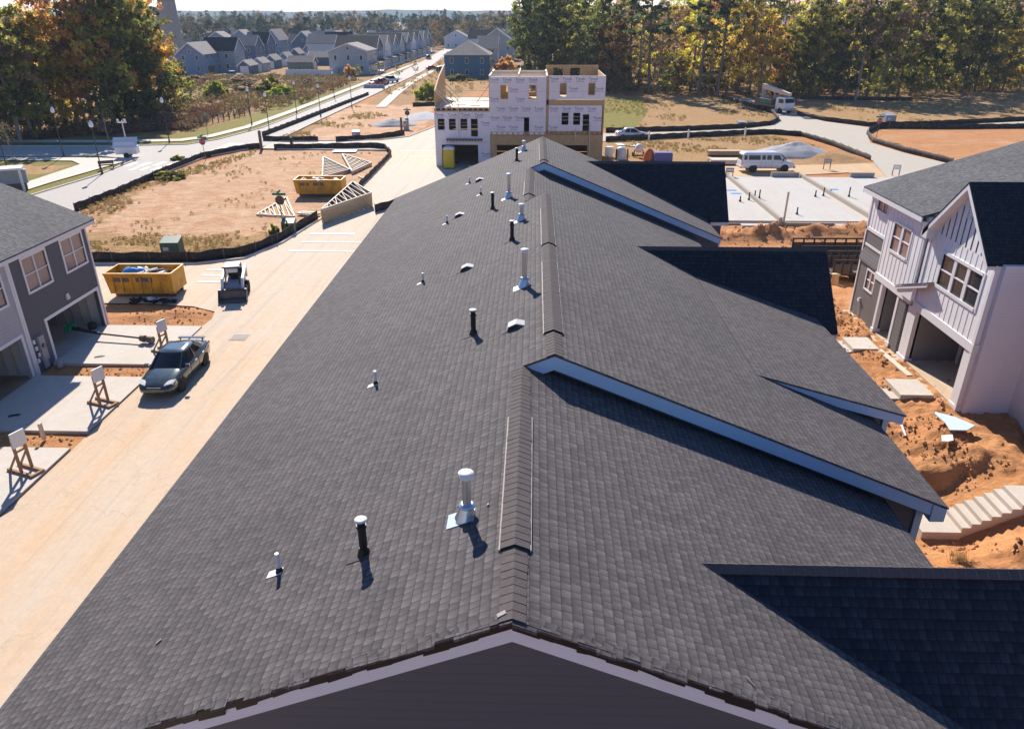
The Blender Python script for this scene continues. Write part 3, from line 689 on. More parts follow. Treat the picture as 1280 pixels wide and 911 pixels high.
# loose starter course along the near rake: torn, unequal shingle tabs with a dark underside
mb = MB(); rr = random.Random(3)
for f, sgn, xe in ((zl, -1, EXL), (zn, 1, 7.8)):
    x = XN
    while abs(x) < abs(xe) - 0.1:
        wd = rr.uniform(0.1, 0.3); x2 = x + sgn * wd; ov = rr.uniform(0.01, 0.07); dr = rr.uniform(0.0, 0.02)
        if rr.random() < 0.93:
            mb.prism([(x, Y0 - ov, f(x) + 0.006 - dr), (x2, Y0 - ov, f(x2) + 0.006 - dr), (x2, Y0 + 0.13, f(x2) + 0.012), (x, Y0 + 0.13, f(x) + 0.012)][::sgn], (0, 0, -rr.uniform(.02, .05)))
        x = x2
mb.build('starter_shingles', M['shingle'], row)
mb = MB()
for f, sgn, xe in ((zl, -1, EXL), (zn, 1, 7.8)):
    x = XN
    while abs(x) < abs(xe) - 0.1:
        x2 = x + sgn * rr.uniform(.12, .4); dd = rr.uniform(.12, .19); yy = Y0 + rr.uniform(-.012, .012)
        P4 = [(x, yy, f(x) - .02), (x2, yy, f(x2) - .02), (x2, yy, f(x2) - dd), (x, yy, f(x) - dd * rr.uniform(.85, 1.1))]
        mb.prism(P4, (0, .02, 0)); x = x2
mb.build('felt_edge', M['blackpipe'], row)
mb = MB(); mb.prism([(EXL, Y0 + 0.003, zl(EXL) - 0.012), (XN, Y0 + 0.003, ZN - 0.012), (7.85, Y0 + 0.003, zn(7.85) - 0.012), (7.85, Y0 + 0.003, zn(7.85) - 0.06), (XN, Y0 + 0.003, ZN - 0.06), (EXL, Y0 + 0.003, zl(EXL) - 0.06)], (0, 0.016, 0))
mb.build('drip_edge', M['blackplastic'], row)
# ridge caps: overlapping bent pieces
def caps(x, z, y0, y1, s=SL, wdt=0.17, lift=0.012, name='ridge_cap'):
    mb = MB(); y = y0
    while y < y1 - 0.05:
        y2 = min(y + 0.145, y1); j = rr.uniform(-0.006, 0.006)
        a, c_ = lift + 0.006, lift
        for sg in (-1, 1):
            pts = [(x, y, z + a), (x + sg * (wdt + j), y, z + a - s * wdt), (x + sg * (wdt + j), y2 + 0.02, z + c_ - s * wdt), (x, y2 + 0.02, z + c_)]
            mb.prism(pts if sg > 0 else pts[::-1], (0, 0, -0.008))
        y = y2
    return mb.build(name, M['cap'], row)
for x, z, a, b_ in ((XN, ZN, Y0, 7.8), (XN, ZN, 11.4, 13.4), (XH, ZH, 13.4, 14.6), (XH, ZH, 19.7, 21.4), (XH, ZH, 26.1, 28.3), (XN, ZN, 28.3, 29.4), (XN, ZN, 32.2, 35.0), (XH, ZH, 35.0, 35.6), (XH, ZH, 41.0, Y1)):
    caps(x, z, a, b_)
for x, z, a, b_ in ((XN, ZN, 7.8, 11.4), (XH, ZH, 14.6, 19.7), (XH, ZH, 21.4, 26.1), (XN, ZN, 29.4, 32.2), (XH, ZH, 35.6, 41.0)):
    o = caps(x, z, a, b_, SL, 0.20, 0.045, 'ridge_vent')
    q = MB()
    for sg in (-1, 1):
        q.hexa([(x + sg * 0.20, a, z - SL * 0.2 - 0.01), (x + sg * 0.222, a, z - SL * 0.222 - 0.01), (x + sg * 0.222, b_, z - SL * 0.222 - 0.01), (x + sg * 0.20, b_, z - SL * 0.2 - 0.01),
                (x + sg * 0.20, a, z - SL * 0.2 + 0.034), (x + sg * 0.222, a, z - SL * 0.222 + 0.034), (x + sg * 0.222, b_, z - SL * 0.222 + 0.034), (x + sg * 0.20, b_, z - SL * 0.2 + 0.034)])
    q.build('vent_edge', M['grimy'], o)
    q = MB()
    for yy in (a + 0.004, b_ - 0.02):
        q.prism([(x - 0.19, yy, z - SL * .19 - 0.01), (x + 0.19, yy, z - SL * .19 - 0.01), (x + 0.19, yy, z - SL * .19 + 0.034), (x, yy, z + 0.034), (x - 0.19, yy, z - SL * .19 + 0.034)], (0, 0.016, 0))
    q.build('vent_end', M['blackplastic'], o)
# cross gables on the far side; shade of their near slopes is put into the shingle colour
def cross(xs, yr, zr, s, run, xe, f):
    g_ = MB(); t = 0.06; zv = zr - s * run; xv = 6.0
    while f(xv) > zv: xv += .02
    xv -= .35
    for sg in (-1, 1):
        pts = [(xs, yr, zr), (xe, yr, zr), (xe, yr + sg * run, zr - s * run), (xv, yr + sg * run, zr - s * run)]
        g_.prism(pts if sg < 0 else pts[::-1], (0, 0, -t))
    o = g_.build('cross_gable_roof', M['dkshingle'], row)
    e = MB()
    for sg in (-1, 1):
        e.prism([(xe - 0.06, yr, zr - 0.07), (xe - 0.06, yr + sg * run, zr - s * run - 0.07), (xe - 0.06, yr + sg * run, zr - s * run - 0.27), (xe - 0.06, yr, zr - 0.27)], (0.05, 0, 0))
    e.box(max(7.9, xv + .4), yr - run + 0.02, zr - s * run - 0.26, xe, yr - run + 0.08, zr - s * run - 0.09)
    e.build('gable_trim', M['trim'], row)
    b2 = MB(); b2.prism([(7.4, yr - run + 0.3, -0.8), (7.4, yr + run - 0.3, -0.8), (7.4, yr + run - 0.3, zr - s * (run - 0.3) - 0.16), (7.4, yr, zr - 0.16), (7.4, yr - run + 0.3, zr - s * (run - 0.3) - 0.16)], (xe - 7.7, 0, 0))
    b2.build('wall', M['darksiding'], row)
    c2 = MB(); xx = xs
    while xx < xe - 0.02:
        x2 = min(xx + 0.16, xe)
        for sg in (-1, 1):
            p_ = [(xx, yr, zr + 0.03), (x2 + 0.02, yr, zr + 0.018), (x2 + 0.02, yr + sg * 0.12, zr + 0.018 - s * 0.1), (xx, yr + sg * 0.12, zr + 0.03 - s * 0.1)]
            c2.prism(p_ if sg < 0 else p_[::-1], (0, 0, -0.014))
        xx = x2
    c2.build('ridge_cap', M['cap'], row)
cross(2.55, 8.91, 8.08, 0.86, 2.65, 10.45, zn)
cross(3.7, 25.8, 8.16, 1.02, 2.27, 10.45, zh)
cross(2.5, 41.0, 8.52, 1.12, 2.35, 10.3, zh)
# pipes, flues and box vents standing on the left slope
def base(x): return zl(x)
def flash(q, x, y, z, w_, l_, m):
    a, b_ = w_ / 2, l_ / 2
    q.prism([(x - b_ * 1.25, y - a, zl(x - b_ * 1.25) + 0.004), (x + b_ * .8, y - a, zl(x + b_ * .8) + 0.004), (x + b_ * .8, y + a, zl(x + b_ * .8) + 0.004), (x - b_ * 1.25, y + a, zl(x - b_ * 1.25) + 0.004)], (0, 0, 0.008), m)
def flue(x, y, h):
    z = zl(x); q = MB(); q.cyl((x, y, z - 0.05), (x, y, z + h - 0.08), 0.068, n=16)
    o = q.build('flue_pipe', M['galv'], row)
    q = MB(); flash(q, x - 0.05, y, z, 0.34, 0.40, 0)
    q.cyl((x - 0.02, y, z - 0.03), (x, y, z + 0.2), 0.17, 0.085, 16); q.lathe((x, y, z + 0.19), [(0.075, 0), (0.13, 0.0), (0.13, 0.025), (0.08, 0.05)], 16)
    q.build('flashing', M['galv'], o)
    q = MB(); q.lathe((x, y, z + h - 0.12), [(0.07, 0), (0.10, 0.0), (0.10, 0.022), (0.078, 0.03), (0.078, 0.062), (0.115, 0.064), (0.115, 0.082), (0.06, 0.10), (0.0, 0.104)], 16)
    q.build('rain_cap', M['whitecap'], o)
def blackv(x, y, h):
    z = zl(x); q = MB(); q.cyl((x, y, z - 0.04), (x, y, z + h - 0.03), 0.062, n=14); q.cyl((x, y, z + h - 0.17), (x, y, z + h - 0.12), 0.078, n=14)
    q.cyl((x, y, z - 0.03), (x, y, z + 0.12), 0.11, 0.07, 14)
    o = q.build('exhaust_pipe', M['blackpipe'], row)
    q = MB(); flash(q, x - 0.04, y, z, 0.28, 0.34, 0); q.build('flashing', M['cap'], o)
    q = MB(); q.lathe((x, y, z + h - 0.04), [(0.06, 0), (0.095, 0.0), (0.095, 0.014), (0.05, 0.024), (0.0, 0.025)], 14); q.build('rain_cap', M['whitecap'], o)
def pvc(x, y, h):
    z = zl(x); q = MB(); q.cyl((x, y, z - 0.04), (x, y, z + h), 0.032, n=10); o = q.build('vent_pipe', M['pvc'], row)
    q = MB(); flash(q, x - 0.05, y, z, 0.16, 0.24, 0); q.build('flashing', M['whitecap'], o)
    q = MB(); q.cyl((x, y, z), (x, y, z + 0.09), 0.065, 0.04, 10); q.build('boot', M['blackplastic'], o)
def boxv(x, y):
    z = zl(x); q = MB(); a = 0.15
    q.prism([(x - 0.2, y - a, zl(x - 0.2) + 0.005), (x - 0.16, y - a, zl(x - 0.16) + 0.11), (x + 0.02, y - a, zl(x + 0.02) + 0.13), (x + 0.22, y - a, zl(x + 0.22) + 0.01)], (0, 2 * a, 0))
    o = q.build('box_vent', M['ventgrey'], row)
    q = MB(); q.prism([(x - 0.17, y - a - 0.003, zl(x - 0.17) + 0.012), (x - 0.145, y - a - 0.003, zl(x - 0.145) + 0.09), (x + 0.01, y - a - 0.003, zl(x + 0.01) + 0.105), (x + 0.16, y - a - 0.003, zl(x + 0.16) + 0.02)], (0, 0.002, 0)); q.build('vent_mouth', M['blackplastic'], o)
    q = MB(); flash(q, x, y, z, 0.38, 0.5, 0); q.build('flashing', M['shingle'], o)
for x, y, h in ((-0.92, 8.84, 0.80), (-0.21, 18.34, 1.02), (-0.42, 25.59, 0.6), (-1.02, 30.27, 1.0), (-0.56, 40.9, 0.55)): flue(x, y, h)
for x, y, h in ((-2.48, 8.73, 0.66), (-1.40, 16.22, 0.64), (-0.69, 23.41, 0.66), (-1.64, 29.35, 0.68), (-0.89, 38.55, 0.66)): blackv(x, y, h)
for x, y, h in ((-3.92, 8.97, 0.36), (-3.64, 15.3, 0.34), (-3.53, 22.48, 0.32), (-3.59, 30.13, 0.32), (-2.4, 33.44, 0.32), (-3.27, 37.67, 0.3)): pvc(x, y, h)
for x, y in ((-0.17 - 0.22, 15.68), (-2.08, 22.1), (-3.13, 30.61), (-2.74, 37.21)): boxv(x, y)
def scraps(name, label, pts, cat='scrap'):
    for i, (x, y, f, l, w_, a) in enumerate(pts):
        q = MB(); dx, dy = math.cos(a), math.sin(a)
        P = [(x + sx * l * dx - sy * w_ * dy, y + sx * l * dy + sy * w_ * dx) for sx, sy in ((-.5, -.5), (.5, -.35), (.42, .5), (-.5, .4))]
        q.prism([(px, py, f(px) + 0.014) for px, py in P], (0, 0, 0.012)); o = q.build(name, M['grimy']); tag(o, label[i], cat)
scraps('shingle_scrap', ['pale shingle scrap lying by the near ridge end above the rake', 'small pale shingle scrap on the left slope near the lower left corner', 'short bent nail strip lying on the near right slope by the rake', 'tiny white scrap beside the nearest silver flue pipe'],
       [(-0.32, 6.62, zl, 0.11, 0.07, 0.2), (-5.6, 8.15, zl, 0.09, 0.03, 0.8), (2.8, 6.78, zn, 0.16, 0.012, 2.2), (-0.62, 8.95, zl, 0.03, 0.05, 0.1)])

# ------------------------------------------------------------------ windows for the neighbours
def window(parent, F, u0, u1, v0, v1, nu=2, nv=2, pane='pane', bw=0.1, mu=0.05, mid=0.07, name='window', sub=True):
    q = MB(); w0, w1 = -0.06, 0.03
    fbox(q, F, u0 - bw, u0, v0 - bw, v1 + bw, w0, w1); fbox(q, F, u1, u1 + bw, v0 - bw, v1 + bw, w0, w1)
    fbox(q, F, u0, u1, v0 - bw, v0, w0, w1 + 0.02); fbox(q, F, u0, u1, v1, v1 + bw, w0, w1 + 0.01)
    for i in range(1, nu):
        u = u0 + (u1 - u0) * i / nu; fbox(q, F, u - mid / 2, u + mid / 2, v0, v1, -0.05, 0.015)
    for j in range(1, nv):
        v = v0 + (v1 - v0) * j / nv
        for i in range(nu):
            a = u0 + (u1 - u0) * i / nu + (mid / 2 if i else 0); c_ = u0 + (u1 - u0) * (i + 1) / nu - (mid / 2 if i < nu - 1 else 0)
            fbox(q, F, a, c_, v - mu / 2, v + mu / 2, -0.05, 0.005)
    o = q.build(name, M['trim'], parent)
    if sub:
        q = MB(); q.poly([F(u0, v0, -0.035), F(u1, v0, -0.035), F(u1, v1, -0.035), F(u0, v1, -0.035)]); q.build('pane', M[pane], o)
    return o

# ------------------------------------------------------------------ left townhouse row (faces +X)
lrow = thing('townhouse_row', 'charcoal and pale grey townhouse row with open garages beside the concrete driveways', 'townhouse row', (-30, 25, 0))
FL = fr((-23.8, 0, 0), (0, 1, 0), (1, 0, 0))
ends = [(31.25, 37.75, 'darksiding'), (24.7, 31.25, 'lightsiding'), (18.2, 24.7, 'darksiding'), (11.7, 18.2, 'lightsiding')]
for k, (a, b_, mt) in enumerate(ends):
    gh = [(a + 1.6, b_ - 0.35, -0.02, 2.15)] if k == 0 else [(a + 1.0, b_ - 0.42, -0.02, 2.1)]
    wins = [(a + 1.05, a + 2.8, 3.85, 5.4), (a + 4.15, a + 5.95, 3.85, 5.4)]
    q = MB(); wall(q, FL, a, b_, -0.1, 5.75, gh + wins, 0.2); q.build('wall', M[mt], lrow)
    for u0, u1, v0, v1 in wins: window(lrow, FL, u0, u1, v0, v1, 2, 2, 'panewarm', 0.11)
    u0, u1, v0, v1 = gh[0]
    q = MB(); fbox(q, FL, u0 - 0.16, u0, 0, v1 + 0.16, -0.02, 0.03); fbox(q, FL, u1, u1 + 0.16, 0, v1 + 0.16, -0.02, 0.03); fbox(q, FL, u0, u1, v1, v1 + 0.16, -0.02, 0.03)
    q.build('garage_trim', M['trim'], lrow)
    # bare stud interior
    q = MB()
    for p in ([(a + .2, 0, -6), (b_ - .2, 0, -6), (b_ - .2, 2.6, -6), (a + .2, 2.6, -6)], [(a + .2, 0, -.2), (a + .2, 0, -6), (a + .2, 2.6, -6), (a + .2, 2.6, -.2)], [(b_ - .2, 0, -6), (b_ - .2, 0, -.2), (b_ - .2, 2.6, -.2), (b_ - .2, 2.6, -6)], [(a + .2, 2.6, -.2), (a + .2, 2.6, -6), (b_ - .2, 2.6, -6), (b_ - .2, 2.6, -.2)]):
        q.poly([FL(*c_) for c_ in p])
    o = q.build('garage_interior', M['interior'], lrow)
    q = MB(); q.poly([FL(a + .2, 0.03, -6), FL(a + .2, 0.03, 0), FL(b_ - .2, 0.03, 0), FL(b_ - .2, 0.03, -6)]); q.build('garage_floor', M['orangefl'] if k else M['conc'], lrow)
    q = MB()
    for i in range(11):
        fbox(q, FL, b_ - 0.29, b_ - 0.2, 0.1, 2.5, -5.8 + i * 0.5, -5.74 + i * 0.5)
    for i in range(9): fbox(q, FL, a + 0.5 + i * 0.6, a + 0.56 + i * 0.6, 0.1, 2.5, -5.98, -5.9)
    q.build('stud', M['stud'], o)
    q = MB(); fbox(q, FL, a - 0.02 if k else a + 0.02, a + 0.16, -0.05, 5.6, 0.0, 0.035); q.build('corner_board', M['trim'], lrow)
    q = MB(); fbox(q, FL, b_ - 0.11, b_ - 0.004, -0.05, 5.6, 0.0, 0.035); q.build('corner_board', M['trim'], lrow)
# north end wall and rear body
q = MB(); q.prism([(-23.8, 37.74, -0.1), (-24.0, 37.74, 5.75), (-31.5, 37.74, 8.9), (-39, 37.74, 5.75), (-39, 37.74, -0.1)], (0, -0.15, 0)); q.box(-39, 11.8, -0.1, -38.8, 37.5, 5.75); q.build('wall', M['darksiding'], lrow)
q = MB(); eav = -23.35
q.prism([(eav, 11, 5.93), (eav, 38.05, 5.93), (-31.5, 38.05, 5.93 + .41 * 8.15), (-31.5, 11, 5.93 + .41 * 8.15)], (0, 0, -0.07))
q.prism([(-31.5, 11, 5.93 + .41 * 8.15), (-31.5, 38.05, 5.93 + .41 * 8.15), (-39.6, 38.05, 5.95), (-39.6, 11, 5.95)], (0, 0, -0.07)); q.build('roof', M['shgrey'], lrow)
q = MB(); q.box(eav - 0.06, 11, 5.68, eav - 0.02, 38.0, 5.855); q.box(-23.8, 11, 5.66, eav - 0.06, 38.0, 5.70)
q.prism([(eav - .02, 37.97, 5.84), (-31.5, 37.97, 5.84 + .41 * 8.13), (-31.5, 37.97, 5.62 + .41 * 8.13), (eav - .02, 37.97, 5.62)], (0, 0.05, 0)); q.build('fascia', M['trim'], lrow)
q = MB(); fbox(q, FL, 31.75, 32.15, 0.5, 1.75, 0.0, 0.16); fbox(q, FL, 31.8, 32.1, 0.1, 0.5, 0.02, 0.1); o = q.build('meter_box', M['grey'], lrow)
q = MB(); q.cyl(FL(31.95, 1.25, 0.16), FL(31.95, 1.25, 0.24), 0.1, n=12); q.build('meter_dial', M['pane'], o)
for u, v in ((31.5, 1.5), (31.55, 1.15), (31.62, 0.8), (31.48, 0.55)):
    q = MB(); fbox(q, FL, u - 0.06, u + 0.06, v, v + 0.2, 0.036, 0.1); q.build('utility_box', M['whitecap'], lrow)
q = MB(); fbox(q, FL, 34.75, 34.95, 2.55, 2.85, 0.0, 0.07); fbox(q, FL, 34.8, 34.9, 2.6, 2.72, 0.07, 0.13); q.build('wall_lamp', M['whitecap'], lrow)

# ------------------------------------------------------------------ right townhouse row (faces -X)
rrow = thing('townhouse_row', 'white board and batten townhouse row with grey roof and deep open porches on the right', 'townhouse row', (24, 31, 0.3))
RX = 18.3
def FRx(x): return fr((x, 0, 0), (0, 1, 0), (-1, 0, 0))
F_ = FRx(RX)
def battens(q, F, u0, u1, v0, v1, holes=(), st=0.4):
    n = max(1, round((u1 - u0) / st))
    for i in range(n + 1):
        u = u0 + (u1 - u0) * i / n; segs = [(v0, v1)]
        for h in holes:
            if h[0] - 0.13 < u < h[1] + 0.13:
                segs = [s2 for s1 in segs for s2 in ((s1[0], min(s1[1], h[2] - 0.12)), (max(s1[0], h[3] + 0.12), s1[1])) if s2[1] - s2[0] > 0.05]
        for a, b_ in segs: fbox(q, F, u - 0.022, u + 0.022, a, b_, 0.0, 0.014)
# unit A north bay: lap siding below, grey band, white bay with small window
q = MB(); wall(q, F_, 37.85, 40.3, 0.35, 5.2, [(38.1, 39.1, 2.15, 3.15)] , 0.18); q.build('wall', M['greysiding'], rrow)
q = MB(); h1 = [(38.35, 39.5, 6.4, 6.9)]; wall(q, F_, 37.85, 40.3, 5.2, 7.2, h1, 0.18); battens(q, F_, 37.95, 40.2, 5.25, 7.1, h1); q.build('wall', M['bb'], rrow)
window(rrow, F_, 38.1, 39.1, 2.15, 3.15, 2, 2, 'panewarm', 0.09); window(rrow, F_, 38.35, 39.5, 6.4, 6.9, 2, 1, 'panewarm', 0.08)
q = MB(); fbox(q, F_, 38.05, 40.05, 4.3, 4.42, 0, 0.03); fbox(q, F_, 37.85, 40.32, 5.12, 5.28, 0, 0.04); fbox(q, F_, 40.2, 40.32, 0.35, 7.2, 0.0, 0.04); fbox(q, F_, 37.8, 37.9, 3.4, 7.2, 0, 0.1)
q.build('trim_board', M['trim'], rrow)
q = MB(); q.prism([F_(37.85, 3.35, 0.0), F_(40.3, 3.35, 0.0), F_(40.3, 3.42, 0.09), F_(37.85, 3.42, 0.09)], (0, 0, 0.06)); q.prism([F_(37.85, 3.48, 0.09), F_(40.3, 3.48, 0.09), F_(40.3, 4.1, 0.01), F_(37.85, 4.1, 0.01)], (0, 0, 0.05)); q.build('skirt_roof', M['greysiding'], rrow)
q = MB(); q.cyl(F_(39.3, 1.35, 0), F_(39.3, 1.35, 0.12), 0.11, n=10); q.cyl(F_(39.3, 1.3, 0.06), F_(39.05, 0.5, 0.05), 0.02, n=6); q.build('hose_outlet', M['whitecap'], rrow)
# unit A south bay, slightly proud; white above a porch
FA = FRx(RX - 0.12)
hA = [(35.2, 37.0, 4.95, 6.3)]
q = MB(); wall(q, FA, 34.0, 37.85, 3.4, 7.3, hA, 0.2); battens(q, FA, 34.15, 37.75, 3.5, 7.2, hA); q.build('wall', M['bb'], rrow)
window(rrow, FA, 35.2, 37.0, 4.95, 6.3, 2, 2, 'panewarm', 0.12, 0.05, 0.2)
q = MB(); fbox(q, FA, 33.9, 37.9, 3.1, 3.42, -0.3, 0.05); fbox(q, FA, 34.96, 35.16, 0.5, 3.1, -0.28, 0.02); fbox(q, FA, 36.84, 37.06, 0.5, 3.1, -0.28, 0.02); fbox(q, FA, 34.9, 35.2, 0.42, 0.62, -0.32, 0.06); fbox(q, FA, 36.8, 37.1, 0.42, 0.62, -0.32, 0.06)
q.build('porch_post', M['trim'], rrow)
q = MB(); wall(q, FA, 34.2, 34.94, 0.4, 3.1, (), 0.2); q.build('wall', M['greysiding'], rrow)
q = MB(); wall(q, FA, 37.08, 37.84, 0.4, 3.1, (), 0.2); q.build('wall', M['greysiding'], rrow)
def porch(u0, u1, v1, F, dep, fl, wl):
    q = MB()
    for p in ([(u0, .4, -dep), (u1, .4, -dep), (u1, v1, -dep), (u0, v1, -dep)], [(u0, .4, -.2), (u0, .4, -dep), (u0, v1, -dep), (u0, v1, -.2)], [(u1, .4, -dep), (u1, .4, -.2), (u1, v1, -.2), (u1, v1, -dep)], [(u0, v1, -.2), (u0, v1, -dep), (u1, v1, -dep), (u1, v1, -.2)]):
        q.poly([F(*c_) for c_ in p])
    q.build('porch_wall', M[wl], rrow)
    q = MB(); fbox(q, F, u0 - .1, u1 + .1, -0.1, 0.46, -dep, -0.02); q.build('porch_floor', M[fl], rrow)
porch(35.16, 36.84, 3.1, FA, 2.0, 'alley', 'porchdark')
q = MB(); fbox(q, FA, 35.5, 35.75, 1.1, 1.4, -1.99, -1.93); q.build('utility_box', M['whitecap'], rrow)
# slate return wall in the recess between the units
q = MB(); q.box(RX, 33.55, 3.4, RX + 1.4, 33.95, 7.2); q.build('wall', M['tealsiding'], rrow)
q = MB(); q.box(RX - 0.04, 33.72, 3.7, RX - 0.0, 33.78, 7.1); q.cyl((RX - 0.06, 33.62, 0.5), (RX - 0.06, 33.62, 7.0), 0.045, n=8); q.build('downspout', M['trim'], rrow)
# unit B: tall gable bay with triple window above a wide porch
FB = FRx(RX - 0.1)
hB = [(28.95, 32.1, 4.75, 6.15)]
q = MB(); wall(q, FB, 28.3, 33.5, 3.4, 6.85, hB, 0.2)
q.prism([FB(28.3, 6.85), FB(33.5, 6.85), FB(30.95, 9.35)][::-1], (0.2, 0, 0)); battens(q, FB, 28.5, 33.3, 3.45, 6.85, hB)
for i in range(12):
    u = 28.7 + i * 0.4; battens(q, FB, u, u, 6.85, 6.85 + 2.12 - abs(u - 30.95) * 0.98, (), 1) if abs(u - 30.95) < 2.1 else None
q.build('wall', M['bb'], rrow)
window(rrow, FB, 28.95, 32.1, 4.75, 6.15, 3, 2, 'pane', 0.14, 0.06, 0.22)
q = MB()
for i in range(6): fbox(q, FB, 30.82, 31.08, 8.0 + i * 0.12, 8.07 + i * 0.12, 0.026, 0.05)
q.build('gable_vent', M['trim'], rrow)
q = MB(); fbox(q, FB, 28.25, 33.55, 3.05, 3.42, -0.3, 0.05); fbox(q, FB, 28.3, 28.85, 0.42, 3.05, -0.3, 0.0); fbox(q, FB, 28.25, 28.9, 0.3, 0.55, -0.34, 0.05); fbox(q, FB, 33.2, 33.95, 0.42, 3.05, -0.3, 0.0); fbox(q, FB, 33.15, 34.0, 0.3, 0.55, -0.34, 0.05)
fbox(q, FB, 28.26, 28.42, 0.3, 6.8, 0.0, 0.04); fbox(q, FB, 33.38, 33.54, 3.4, 6.8, 0.0, 0.04); q.build('porch_post', M['trim'], rrow)
porch(28.85, 33.2, 3.05, FB, 2.4, 'alley', 'porchdark')
window(rrow, fr((RX + 2.28, 0, 0), (0, 1, 0), (-1, 0, 0)), 31.2, 32.5, 1.6, 2.5, 2, 1, 'pane', 0.1)
q = MB(); q.box(RX + 1.95, 30.15, 0.46, RX + 2.15, 30.35, 3.0); q.box(RX + 2.2, 32.85, 0.46, RX + 2.3, 32.95, 3.0); q.build('porch_post', M['trim'], rrow)
q = MB(); fbox(q, FB, 30.8, 31.0, 0.95, 1.2, -2.39, -2.33); q.build('utility_box', M['whitecap'], rrow)
# small pent roof over the porch corner
q = MB(); q.prism([(RX - 0.45, 32.3, 4.72), (RX - 0.45, 35.1, 3.68), (RX - 0.1, 35.1, 3.72), (RX - 0.1, 32.3, 4.76)][::-1], (0, 0, -0.04)); o = q.build('porch_roof', M['shgrey'], rrow)
q = MB(); q.prism([(RX - 0.42, 32.3, 4.66), (RX - 0.42, 35.08, 3.62), (RX - 0.42, 35.08, 3.46), (RX - 0.42, 32.3, 4.50)], (0.05, 0, 0)); q.prism([(RX - 0.37, 33.45, 3.42), (RX - 0.37, 34.9, 3.42), (RX - 0.37, 34.9, 3.6), (RX - 0.37, 33.45, 4.1)], (0.2, 0, 0)); q.build('fascia', M['trim'], o)
# foundation ledge of raw lumber and stained concrete
q = MB(); q.box(RX - 0.45, 28.4, 0.05, RX - 0.05, 40.3, 0.36); q.build('foundation', M['alley'], rrow)
# side walls
q = MB(); q.box(RX + 0.1, 28.05, 0.2, RX + 2.0, 28.28, 6.85); q.build('wall', M['pinkwhite'], rrow)
q = MB(); q.box(RX + 0.3, 40.1, 0.2, 36, 40.3, 7.2); q.box(RX + 0.3, 34.1, 7.0, RX + 0.4, 40.2, 7.25); q.build('wall', M['pinkwhite'], rrow)
q = MB(); FC = FRx(RX + 1.95); wall(q, FC, 15, 28.05, 0.1, 6.6, [(24.0, 25.5, 1.7, 3.2), (24.2, 25.4, 4.4, 5.8)], 0.2); q.build('wall', M['pinkwhite'], rrow)
window(rrow, FC, 24.0, 25.5, 1.7, 3.2, 2, 2); window(rrow, FC, 24.2, 25.4, 4.4, 5.8, 2, 2)
q = MB(); fbox(q, FC, 25.8, 25.95, 1.0, 1.2, 0, 0.08); q.build('hose_outlet', M['rubber'], rrow)
q = MB(); fbox(q, FC, 20, 25.6, 3.7, 4.3, 0, 0.5); q.build('bay_base', M['bb'], rrow)
# roofs
q = MB(); ex = RX - 0.45; sl = 0.31
q.prism([(ex, 34.0, 7.35), (27.4, 34.0, 7.35 + sl * (27.4 - ex)), (27.4, 40.65, 7.35 + sl * (27.4 - ex)), (ex, 40.65, 7.35)], (0, 0, -0.07))
q.prism([(19.6, 15, 7.35 + sl * (19.6 - ex)), (27.4, 15, 7.35 + sl * (27.4 - ex)), (27.4, 34.0, 7.35 + sl * (27.4 - ex)), (19.6, 34.0, 7.35 + sl * (19.6 - ex))], (0, 0, -0.07))
q.prism([(27.4, 15, 7.35 + sl * (27.4 - ex)), (37, 15, 7.4), (37, 40.65, 7.4), (27.4, 40.65, 7.35 + sl * (27.4 - ex))], (0, 0, -0.07)); q.build('roof', M['shgrey'], rrow)
q = MB(); q.box(ex, 34.0, 7.06, ex + 0.05, 40.62, 7.28); q.box(ex + .05, 34.0, 7.05, RX, 40.62, 7.09)
q.prism([(ex, 40.58, 7.27), (27.4, 40.58, 7.27 + sl * (27.4 - ex)), (27.4, 40.58, 7.05 + sl * (27.4 - ex)), (ex, 40.58, 7.05)], (0, 0.05, 0)); q.build('fascia', M['trim'], rrow)
q = MB()
for sg in (-1, 1):
    pts = [(RX - 0.5, 30.95, 9.52), (29, 30.95, 9.52), (29, 30.95 + sg * 2.68, 9.52 - 2.68), (RX - 0.5, 30.95 + sg * 2.68, 9.52 - 2.68)]
    q.prism(pts if sg < 0 else pts[::-1], (0, 0, -0.07))
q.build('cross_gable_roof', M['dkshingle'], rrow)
q = MB()
for sg in (-1, 1):
    q.prism([(RX - 0.49, 30.95, 9.44), (RX - 0.49, 30.95 + sg * 2.68, 6.76), (RX - 0.49, 30.95 + sg * 2.68, 6.52), (RX - 0.49, 30.95, 9.20)], (0.06, 0, 0))
    q.prism([(RX - 0.43, 30.95, 9.24), (RX - 0.43, 30.95 + sg * 2.6, 6.64), (RX - 0.43, 30.95 + sg * 2.6, 6.60), (RX - 0.43, 30.95, 9.20)], (0.33, 0, 0))
q.box(RX - 0.43, 28.28, 6.62, 22, 28.33, 6.82); q.prism([(RX - .49, 33.2, 6.52), (RX - .49, 33.68, 6.52), (RX - .49, 33.68, 6.84), (RX - .49, 33.2, 7.2)], (0.42, 0, 0)); q.build('gable_trim', M['trim'], rrow)
# ------------------------------------------------------------------ text as flat mesh
def text_mb(s, size):
    cu = bpy.data.curves.new('lettering', 'FONT'); cu.body = s; cu.size = size; cu.align_x = 'CENTER'; cu.align_y = 'CENTER'; cu.resolution_u = 2
    o = bpy.data.objects.new('lettering', cu); COL.objects.link(o)
    me = bpy.data.meshes.new_from_object(o.evaluated_get(bpy.context.evaluated_depsgraph_get()))
    q = MB(); q.add([tuple(v.co) for v in me.vertices], [tuple(p.vertices) for p in me.polygons])
    bpy.data.objects.remove(o); bpy.data.meshes.remove(me); bpy.data.curves.remove(cu)
    return q
